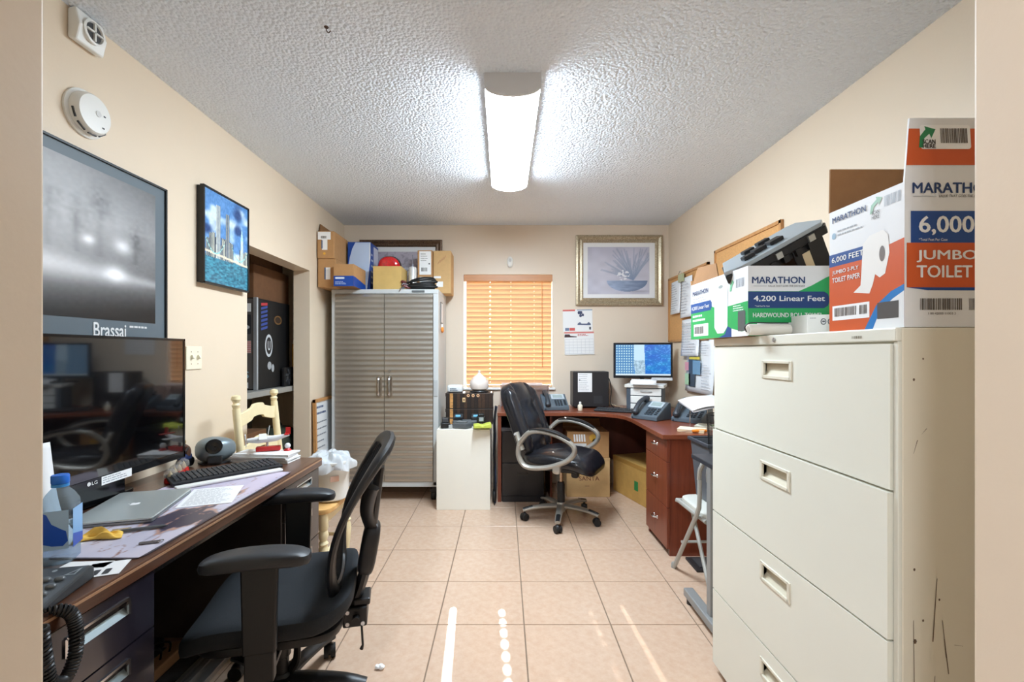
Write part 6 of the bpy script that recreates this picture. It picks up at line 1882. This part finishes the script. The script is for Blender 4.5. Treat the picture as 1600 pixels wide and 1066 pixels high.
MB().sup((0, 0, 0.17), (0.14, 0.20, 0.17), 0.7, 0.7, warp=lambda p: (p.x + 0.01 * math.sin(p.z * 40), p.y, p.z)).build('bag', mat('bag_green', (44, 52, 40), 0.7, noise=(20, 0.4)), t, smooth=True)
MB().tube(arc((0, 0, 0.30), 0.08, 0, 180, 10, (0, 1, 0), (0, 0, 1)), 0.008, 6).build('handle', BLACK, t, smooth=True)

# ================================================================== LEFT DESK TOP
ZL = LZ + 0.001
def marble(U, V):
    a, b = U, V
    n1 = vnoise(a * 2 + 3, b * 1.2, 6, 3)
    n2 = vnoise(a * 2, b * 1.2 + 2, 14, 5)
    r = np.stack([0.78 + 0.10 * (n1 - 0.5), 0.76 + 0.08 * (n1 - 0.5), 0.82 + 0.06 * (n1 - 0.5)], -1)
    r = r - 0.04 * (V > 0.62)[..., None] * np.array([0.3, 0.8, 0.3])
    dark = np.clip((np.exp(-(((V - 0.33) / 0.14) ** 2 + ((U - 0.80) / 0.26) ** 2)) * 1.6 + 0.9 * n2 - 0.95) * 2.4, 0, 1)
    dark2 = np.clip((np.exp(-(((V - 0.62) / 0.10) ** 2 + ((U - 0.72) / 0.2) ** 2)) * 1.3 + 0.9 * n2 - 1.0) * 2.4, 0, 1)
    d = np.maximum(dark, dark2)[..., None]
    r = r * (1 - d) + np.array([0.22, 0.20, 0.28]) * d
    vein = np.abs(n1 + 0.35 * n2 - 0.68) < 0.012
    r = np.where(vein[..., None], np.array([0.62, 0.46, 0.42]), r)
    e = (np.abs(d[..., 0] - 0.5) < 0.18)
    return np.where(e[..., None], np.array([0.72, 0.56, 0.50]), r)
t = thing('desk_mat', 'marble-patterned lilac desk mat on the left desk', 'desk mat', (-1.15, 1.63, ZL))
mx0, mx1, my0, my1 = -1.35, -0.945, 1.195, 2.065
MB().prism(rrect(mx0, my0, mx1, my1, 0.03), (0, 0, ZL + 0.0025), (1, 0, 0), (0, 1, 0), 0.0025).build('pad', mat('mat_edge', (70, 62, 70), 0.5), t, world=True)
Face(t, (mx0, my0, ZL + 0.0025), (1, 0, 0), (0, 1, 0)).art('print', 0.006, 0.006, mx1 - mx0 - 0.006, my1 - my0 - 0.006, 90, 190, marble, print_mat('mat_print', 0.35), off=0.0004)
ZM = ZL + 0.0035

t = thing('laptop', 'closed silver laptop with a white logo on the desk mat', 'laptop', (-1.260, 1.575, ZM), math.radians(15.5))
ALU = mat('laptop_alu', (196, 204, 204), 0.34, metal=0.55)
MB().prism(rrect(-0.115, -0.165, 0.115, 0.165, 0.012), (0, 0, 0.008), (1, 0, 0), (0, 1, 0), 0.007).build('base', mat('laptop_base', (140, 144, 146), 0.35, metal=0.6), t)
MB().prism(rrect(-0.115, -0.165, 0.115, 0.165, 0.012), (0, 0, 0.0155), (1, 0, 0), (0, 1, 0), 0.0065).build('lid', ALU, t, bev=0.002)
F = Face(t, (0, 0, 0.0156), (0, 1, 0), (-1, 0, 0), world=False)
ap = [(0, .62), (.15, .70), (.32, .72), (.45, .64), (.52, .55), (.42, .45), (.38, .30), (.42, .15), (.55, .03), (.45, -.18), (.30, -.33), (.18, -.35), (.05, -.30), (-.08, -.30), (-.22, -.36), (-.36, -.30), (-.50, -.08), (-.56, .15), (-.55, .38), (-.45, .58), (-.30, .70), (-.12, .68)]
lf = [(0, .75), (.02, .92), (.16, 1.05), (.2, 1.06), (.19, .92), (.08, .78)]
s_ = 0.026
F.polys('lid_logo', [[(x * s_, (y - 0.2) * s_) for x, y in ap][::-1], [(x * s_, (y - 0.2) * s_) for x, y in lf][::-1]], ink((250, 250, 250)), 0.0006)

keyboard('black keyboard lying at an angle on the left desk', (-1.212, 2.015, ZM + 0.002), math.radians(46.6) , 0.42, 0.15)
t = thing('wrist_rest', 'white wrist rest strip along the keyboard on the left desk', 'wrist rest', (-1.130, 1.938, ZM), math.radians(46.6))
MB().b(-0.21, 0.19, -0.018, 0.018, 0, 0.012).build('pad', WHITE, t, bev=0.005)
def flat_sheet(name, label, x, y, rz, w, d, z=ZM, rows=12, seed=1, h=0.0008):
    t = thing(name, label, 'paper', (x, y, z), math.radians(rz))
    MB().b(-w / 2, w / 2, -d / 2, d / 2, 0, h).build('sheet', WPAPER, t)
    F = Face(t, (-w / 2, -d / 2, h), (1, 0, 0), (0, 1, 0), world=False)
    F.lines('print_lines', w * 0.08, d * 0.06, w * 0.92, d * 0.94, ink((150, 152, 160)), rows, off=0.0004, seed=seed, th=0.22)
    return t
flat_sheet('paper_sheet', 'typed sheet lying on the desk mat beside the laptop', -1.085, 1.715, 20, 0.17, 0.23, rows=14)
t = thing('paper_stack', 'thick stack of white papers at the far end of the left desk', 'papers', (-1.18, 2.285, ZL), math.radians(-4))
for k in range(7):
    q = random.Random(k)
    MB().box((q.uniform(-0.008, 0.008), q.uniform(-0.006, 0.006), 0.003 + 0.006 * k), (0.28, 0.115, 0.0055), rot=rotm(z=q.uniform(-3, 3))).build('sheaf', WPAPER, t)
t = thing('paper_sheet', 'loose printed sheet sticking out under the far paper stack', 'paper', (-1.30, 2.10, ZL), math.radians(30))
MB().b(-0.09, 0.09, -0.05, 0.05, 0, 0.0008).build('sheet', WPAPER, t)

t = thing('television', 'large black flat monitor on the left desk against the wall', 'monitor', (-1.42, 1.57, ZL))
tv0, tv1, tz0, tz1, tx = 1.105, 2.03, 0.818, 1.337, -1.402
MB().b(tx - 0.035, tx - 0.004, tv0, tv1, tz0, tz1).build('housing', BLACK, t, world=True, bev=0.004)
fr = MB()
for (a, b_, c, d) in ((tv0, tv1, tz1 - 0.010, tz1), (tv0, tv1, tz0, tz0 + 0.028), (tv0, tv0 + 0.011, tz0, tz1), (tv1 - 0.011, tv1, tz0, tz1)):
    fr.b(tx - 0.006, tx, a, b_, c, d)
fr.build('bezel', BLACKG, t, world=True, bev=0.0015)
MB().b(tx - 0.005, tx - 0.0025, tv0 + 0.009, tv1 - 0.009, tz0 + 0.025, tz1 - 0.008).build('screen', mat('tv_screen', (7, 7, 9), 0.04, spec=1.0, coat=0.6), t, world=True)
MB().b(tx - 0.03, tx - 0.012, 1.40, 1.72, ZL + 0.012, tz0 + 0.02).build('stand_neck', BLACKG, t, world=True)
MB().prism(rrect(-1.53, 1.33, -1.43, 1.80, 0.03), (0, 0, ZL + 0.014), (1, 0, 0), (0, 1, 0), 0.014).build('stand_base', BLACKG, t, world=True, bev=0.003)
F = Face(t, (tx, tv0, tz0), (0, 1, 0), (0, 0, 1))
F.text('LG', 0.462, 0.008, 0.012, ink((225, 225, 225)), w=0.022, bold=0.02)
F.polys('logo_disc', [ell(0.452, 0.014, 0.007, 0.007)], ink((225, 225, 225)), 0.001)
F.rect('sticker', 0.50, -0.004, 0.63, 0.026, WINK, 0.0016)
F.lines('sticker_print', 0.505, 0.0, 0.62, 0.024, ink((150, 150, 160)), 3, off=0.002)

# gadgets beside the monitor
t = thing('desk_gadget', 'silver-grey rounded desk gadget with a black lens', 'gadget', (-1.415, 2.265, ZL), math.radians(-25))
GS = mat('gadget_grey', (120, 132, 138), 0.35, metal=0.3)
MB().sup((0, 0, 0.062), (0.075, 0.085, 0.060), 0.75, 0.8, warp=lambda p: (p.x, p.y, p.z * (1 - 0.2 * max(0, p.y / 0.085)))).build('shell', GS, t, smooth=True)
MB().lathe([(0.036, 0.0), (0.036, 0.008), (0.03, 0.010), (0.0, 0.004)], (0.0605, -0.0475, 0.086), 24, rotm(z=-40) @ rotm(y=62)).build('lens', BLACKG, t, smooth=True)
MB().box((0.062, -0.045, 0.025), (0.03, 0.06, 0.034), rot=rotm(z=-38)).build('mouth', BLACK, t, bev=0.004)
MB().lathe([(0.075, 0.0), (0.075, 0.006), (0.0, 0.006)], (0, 0, 0), 24).build('base', DARKG, t)
t = thing('figurine', 'small dark figurine of a rider on a motorbike beside the monitor', 'figurine', (-1.478, 2.135, ZL))
MB().tube([(0.0, q, 0.0) for q in (-0.001, 0.001)], 0.001, 3)
for y in (-0.03, 0.035):
    MB().lathe([(0.022, -0.008), (0.024, 0), (0.022, 0.008)], (0.0, y, 0.0245), 18, rotm(y=90)).build('wheel', BLACK, t, smooth=True)
MB().sup((0, 0, 0.05), (0.016, 0.042, 0.018), 0.7, 0.7, nu=16, nv=8).build('bike_body', mat('bike_blue', (44, 54, 90), 0.25), t, smooth=True)
MB().tube(spline([(0, 0.01, 0.055), (0, 0.008, 0.085), (0, -0.012, 0.105)], 4), [0.018, 0.019, 0.020, 0.020, 0.019, 0.018, 0.016, 0.015, 0.012], 8).build('rider', mat('rider_brown', (84, 54, 40), 0.4), t, smooth=True)
MB().sup((0, -0.016, 0.124), (0.015, 0.016, 0.016), 1, 1, nu=14, nv=8).build('helmet', mat('helmet_gold', (170, 140, 90), 0.3), t, smooth=True)
MB().tube([(0.014, 0.0, 0.095), (0.025, -0.03, 0.085), (0.018, -0.05, 0.085)], 0.006, 6).tube([(-0.014, 0.0, 0.095), (-0.025, -0.03, 0.085), (-0.018, -0.05, 0.085)], 0.006, 6).build('arms', mat('rider_dark', (40, 34, 34), 0.4), t)
MB().tube([(-0.03, -0.045, 0.088), (0.03, -0.045, 0.088)], 0.003, 6).build('handlebar', CHROME, t)
G = 'small glass globes with red bases in a row'
gl_labels = ['small glass snow globe with red base nearest the viewer in the row', 'second snow globe with red base in the row beside the monitor', 'third snow globe with red base in the row beside the monitor', 'farthest snow globe with red base in the row, next to the figurine']
GLB = glass_mat('globe_glass', (246, 244, 240), 0.16, 0.05)
g0 = thing('snow_globe', gl_labels[0], 'snow globe', (-1.375, 1.90, ZL), 0, G)
MB().lathe([(0.021, 0), (0.022, 0.003), (0.019, 0.020), (0.0, 0.020)], n=20).build('base', mat('globe_red', (196, 40, 34), 0.3), g0, smooth=True)
MB().lathe([(0.0195, 0.008), (0.0202, 0.012), (0.0195, 0.015)], n=20).build('gold_band', mat('globe_gold', (226, 184, 110), 0.3, metal=0.5), g0, smooth=True)
MB().sup((0, 0, 0.036), (0.0235, 0.0235, 0.0235), 1, 1, nu=24, nv=14).build('globe', GLB, g0, smooth=True)
MB().lathe([(0.012, 0.02), (0.008, 0.034), (0.0, 0.05)], n=10).build('scene', mat('globe_scene', (200, 180, 140), 0.5), g0)
for k in range(1, 4):
    dup(g0, (-1.375 - 0.022 * k, 1.90 + 0.058 * k, ZL), 0.5 * k, gl_labels[k], G)
t = thing('toy_plane', 'small white and red toy aeroplane behind the paper stack', 'toy', (-1.185, 2.335 - 0.025, ZL + 0.044), math.radians(20))
TW = mat('toy_white', (228, 230, 232), 0.3)
TR = mat('toy_red', (200, 40, 40), 0.35)
MB().b(-0.05, 0.06, -0.018, 0.018, 0, 0.022).build('base', TR, t, bev=0.004)
MB().tube([(0.0, 0, 0.02), (0.0, 0, 0.045)], 0.006, 8).build('post', CHROME, t)
MB().tube([(-0.09, 0, 0.055), (-0.04, 0, 0.055), (0.04, 0, 0.06), (0.10, 0, 0.075)], [0.010, 0.017, 0.015, 0.006], 10).build('fuselage', TW, t, smooth=True)
MB().box((-0.02, 0, 0.07), (0.035, 0.17, 0.005), rot=rotm(z=8)).build('wing', TW, t, bev=0.002)
MB().box((0.09, 0, 0.08), (0.02, 0.07, 0.004)).box((0.095, 0, 0.095), (0.022, 0.004, 0.035)).build('tail', TR, t)
MB().box((-0.096, 0, 0.055), (0.003, 0.012, 0.07), rot=rotm(x=25)).build('propeller', TW, t)
MB().tube([(0.0, 0, 0.06), (0.01, 0.0, 0.125)], 0.0018, 6).build('antenna', TW, t)
t = thing('toy_figure', 'tiny red and white toy figure next to the toy aeroplane', 'toy', (-1.09, 2.325, ZL), math.radians(0))
MB().lathe([(0.02, 0), (0.022, 0.02), (0.018, 0.045), (0.008, 0.055)], n=14).build('body', TR, t, smooth=True)
MB().sup((0, 0, 0.066), (0.014, 0.014, 0.014), 1, 1, nu=14, nv=8).build('head', TW, t, smooth=True)

# bottle, cloth, pen, cards
t = thing('water_bottle', 'square clear water bottle with a bright blue cap and blue label', 'bottle', (-1.145, 1.19, ZL), math.radians(24))
BOT = glass_mat('bottle_plastic', (214, 228, 238), 0.22, 0.05)
def sq(r, z, e=0.35):
    return (r, z, e)
prof = [(0.030, 0.0, .5), (0.034, 0.006, .35), (0.034, 0.145, .35), (0.033, 0.155, .4), (0.026, 0.175, .7), (0.017, 0.188, 1), (0.0155, 0.20, 1)]
n = 32
mb = MB()
vs, fs = [], []
for (r, z, e) in prof:
    for k in range(n):
        q = 2 * PI * k / n
        c_, s2 = math.cos(q), math.sin(q)
        vs.append((r * math.copysign(abs(c_) ** e, c_), r * math.copysign(abs(s2) ** e, s2), z))
for i in range(len(prof) - 1):
    for k in range(n):
        l = (k + 1) % n
        fs.append((i * n + k, i * n + l, (i + 1) * n + l, (i + 1) * n + k))
fs.append(tuple(range(n - 1, -1, -1)))
mb.add(vs, fs).build('bottle', BOT, t, smooth=True)
CAPB = mat('cap_blue', (24, 110, 214), 0.35)
MB().lathe([(0.0175, 0.200), (0.0185, 0.203), (0.0185, 0.219), (0.017, 0.222), (0.0, 0.222)], n=24).build('cap', CAPB, t, smooth=True)
MB().lathe([(0.0178, 0.192), (0.0178, 0.199)], n=24).build('cap_ring', mat('cap_ring', (60, 150, 226), 0.35), t, smooth=True)
BL = Face(t, (-0.0412 + 0.007, -0.0346, 0), (1, 0, 0), (0, 0, 1), world=False)
BL.polys('label', [[(0.006, 0.04), (0.063, 0.04), (0.063, 0.138), (0.006, 0.138)]], ink((170, 202, 232), 0.3), 0.0006)
BL.polys('label_figure', [[(0.006, 0.138), (0.006, 0.06), (0.03, 0.05), (0.052, 0.048), (0.062, 0.06), (0.058, 0.085), (0.05, 0.09), (0.03, 0.105), (0.02, 0.13)]], ink((36, 88, 196), 0.3), 0.0010)
BR = Face(t, (0.0346, -0.0412 + 0.007, 0), (0, 1, 0), (0, 0, 1), world=False)
BR.polys('label', [[(0.006, 0.04), (0.063, 0.04), (0.063, 0.138), (0.006, 0.138)]], ink((140, 184, 228), 0.3), 0.0006)
BR.polys('label_band', [[(0.006, 0.04), (0.063, 0.04), (0.063, 0.062), (0.006, 0.075)]], ink((56, 96, 190), 0.3), 0.0010)
t = thing('paper_strip', 'curled white paper strip standing behind the water bottle', 'paper', (-1.25, 1.30, ZL))
P = spline([(0.075, 0, 0.002), (0.03, 0, 0.012), (-0.012, 0, 0.06), (-0.036, 0, 0.14), (-0.055, 0, 0.28)], 6)
MB().grid(lambda a, b: tuple(P[int(round(b * (len(P) - 1)))] + Vector((0.0, 0.05 * (a - 0.5), 0))), 2, len(P) - 1).build('strip', WPAPER, t, solid=0.001, smooth=True)
t = thing('cloth', 'crumpled yellow cloth on the desk mat beside the bottle', 'cloth', (-1.165, 1.325, ZM + 0.001), math.radians(35))
def cl(a, b):
    x, y = (a - 0.5) * 0.11, (b - 0.5) * 0.055
    e = max(0, 1 - (2 * abs(a - 0.5)) ** 3) * max(0, 1 - (2 * abs(b - 0.5)) ** 3)
    return (x, y + 0.015 * math.sin(a * 5), 0.002 + e * (0.012 + 0.010 * math.sin(a * 11 + b * 4) + 0.006 * math.sin(b * 17)))
MB().grid(cl, 24, 14).build('cloth', mat('cloth_yellow', (240, 196, 92), 0.9), t, solid=0.002, smooth=True)
t = thing('pen', 'grey pen lying on the desk mat below the laptop', 'pen', (-1.09, 1.38, ZM + 0.0055), math.radians(24))
MB().tube([(-0.07, 0, 0), (-0.066, 0, 0), (0.055, 0, 0), (0.07, 0, 0)], [0.003, 0.005, 0.005, 0.001], 10).build('barrel', mat('pen_grey', (92, 96, 100), 0.35), t, smooth=True)
MB().tube([(-0.065, 0, 0.007), (-0.02, 0, 0.007)], 0.0014, 6).build('clip', CHROME, t)
t = thing('key_fob', 'small grey metal clip near the front corner of the desk mat', 'clip', (-0.985, 1.29, ZM), math.radians(20))
MB().b(-0.03, 0.02, -0.005, 0.005, 0, 0.006).build('body', mat('fob_grey', (120, 118, 120), 0.3, metal=0.6), t, bev=0.002)
MB().tube([(0.02 + 0.008 * math.cos(q), 0.008 * math.sin(q), 0.004) for q in np.linspace(0, 2 * PI, 14)[:-1]], 0.0014, 5, closed=True).build('ring', CHROME, t)
t = thing('business_card', 'white card next to the phone on the left desk', 'card', (-1.05, 1.165, ZL), math.radians(4))
MB().b(-0.06, 0.05, -0.018, 0.02, 0, 0.0008).build('card', WPAPER, t)
t = thing('business_card', 'white card with two black marks at the front edge of the left desk', 'card', (-0.99, 1.135, ZL), math.radians(22))
MB().b(-0.035, 0.045, -0.035, 0.05, 0, 0.0008).build('card', WPAPER, t)
F = Face(t, (-0.035, -0.035, 0.0008), (1, 0, 0), (0, 1, 0), world=False)
F.polys('black_mark', [rrect(0.02, 0.008, 0.034, 0.04, 0.004), rrect(0.042, 0.008, 0.056, 0.04, 0.004)], ink((36, 36, 40)))
flat_sheet('paper_sheet', 'white slip lying under the large monitor', -1.44, 1.62 - 0.28, 8, 0.06, 0.22, ZL, rows=0)
t = thing('paper_sheet', 'white strip of paper left of the closed laptop', 'paper', (-1.385, 1.45, ZL), math.radians(-14))
MB().b(-0.02, 0.02, -0.13, 0.13, 0, 0.001).build('sheet', WPAPER, t)

# black phone at the near end of the left desk, with coiled cord over the edge
t = thing('desk_phone', 'black keypad telephone with a coiled cord at the near end of the left desk', 'telephone', (-1.045, 0.985, ZL), math.radians(12))
PB = mat('phone_black', (54, 58, 62), 0.42)
MB().prism([(-0.10, 0), (-0.10, 0.012), (0.085, 0.036), (0.098, 0.03), (0.10, 0)], (0.092, 0, 0), (0, 1, 0), (0, 0, 1), 0.185).build('body', PB, t, bev=0.006)
sl = math.atan2(0.024, 0.185)
R = rotm(x=math.degrees(sl))
def onp(x, s, off, sx, sy, sz):
    o = Vector((0, -0.10, 0.012)) + Vector((0, math.cos(sl), math.sin(sl))) * s + Vector((0, -math.sin(sl), math.cos(sl))) * off
    return Vector((x, o.y, o.z))
KEY = mat('phone_key', (92, 97, 101), 0.3)
for r in range(4):
    for c in range(3):
        p = onp(0.006 + 0.027 * c, 0.055 + 0.027 * r, 0, 0, 0, 0)
        MB().sup(p, (0.0105, 0.0085, 0.007), 0.8, 0.9, rot=R, nu=14, nv=8).build('key', KEY, t, smooth=True)
F = Face(t, onp(-0.092, 0.0, 0.0, 0, 0, 0), (1, 0, 0), (0, math.cos(sl), math.sin(sl)), world=False)
F.polys('triangle_outline', [[(0.150, 0.150), (0.172, 0.150), (0.172, 0.178)]], ink((150, 156, 160)), 0.001)
F.polys('triangle_fill', [[(0.157, 0.153), (0.169, 0.153), (0.169, 0.169)]], ink((48, 52, 56)), 0.0014)
F.polys('round_mark', [ell(0.12, 0.172, 0.005, 0.005)], ink((150, 156, 160)), 0.001)
hs = MB().tube(spline([onp(-0.06, 0.0, 0.02, 0, 0, 0), onp(-0.06, 0.05, 0.04, 0, 0, 0), onp(-0.06, 0.14, 0.04, 0, 0, 0), onp(-0.06, 0.19, 0.02, 0, 0, 0)], 6), 0.022, 10, flat=(0.8, 1))
hset = hs.build('handset', PB, t, smooth=True)
F2 = Face(t, onp(0.03, -0.0, 0.0, 0, 0, 0), (1, 0, 0), (0, math.cos(sl), math.sin(sl)), world=False)
F2.rect('number_strip', 0.0, 0.012, 0.05, 0.030, ink((150, 156, 160)), 0.0012)
base = spline([(-0.995, 0.90, ZL + 0.012), (-0.955, 0.93, ZL + 0.014), (-0.915, 0.965, ZL - 0.004), (-0.903, 0.972, 0.70), (-0.900, 0.968, 0.645), (-0.900, 0.945, 0.608), (-0.900, 0.915, 0.625), (-0.902, 0.905, 0.68), (-0.904, 0.90, 0.74)], 16)
L_ = len(base)
coil = []
tot = 0.0
for i in range(L_ - 1):
    p, q = base[i], base[i + 1]
    for k in range(8):
        f = (i + k / 8)
        ang = f * 1.55
        c0 = p.lerp(q, k / 8)
        d = (q - p).normalized()
        n1 = d.cross(Vector((1, 0.1, 0.05))).normalized()
        n2 = d.cross(n1)
        rr = 0.0105 * min(1, max(0, (f - 20) / 8))
        coil.append(c0 + n1 * rr * math.cos(ang * 2) + n2 * rr * math.sin(ang * 2))
MB().tube(coil, 0.0030, 5).build('coiled_cord', BLACK, t, world=True, smooth=True)

# ================================================================== ODDS AND ENDS
t = thing('ceiling_hook', 'small dark hook screwed into the ceiling', 'hook', (-0.675, 1.755, ZC))
MB().tube(spline([(0, 0, 0.002), (0, 0, -0.012), (0.008, 0, -0.022), (0.016, 0, -0.014)], 4), 0.002, 6).build('hook', mat('rust', (80, 56, 44), 0.6), t)
MB().lathe([(0.009, 0), (0.007, -0.003), (0.0, -0.003)], n=12).build('plate', MATS['rust'], t)
t = thing('paper_scrap', 'small crumpled white paper scrap on the floor by the task chair', 'scrap', (-0.50, 1.86, 0.001))
MB().sup((0, 0, 0.008), (0.02, 0.012, 0.008), 0.8, 0.8, nu=14, nv=8, warp=lambda p: (p.x + 0.003 * math.sin(p.y * 500), p.y, p.z * (1 + 0.4 * math.sin(p.x * 300)))).build('scrap', WPAPER, t)
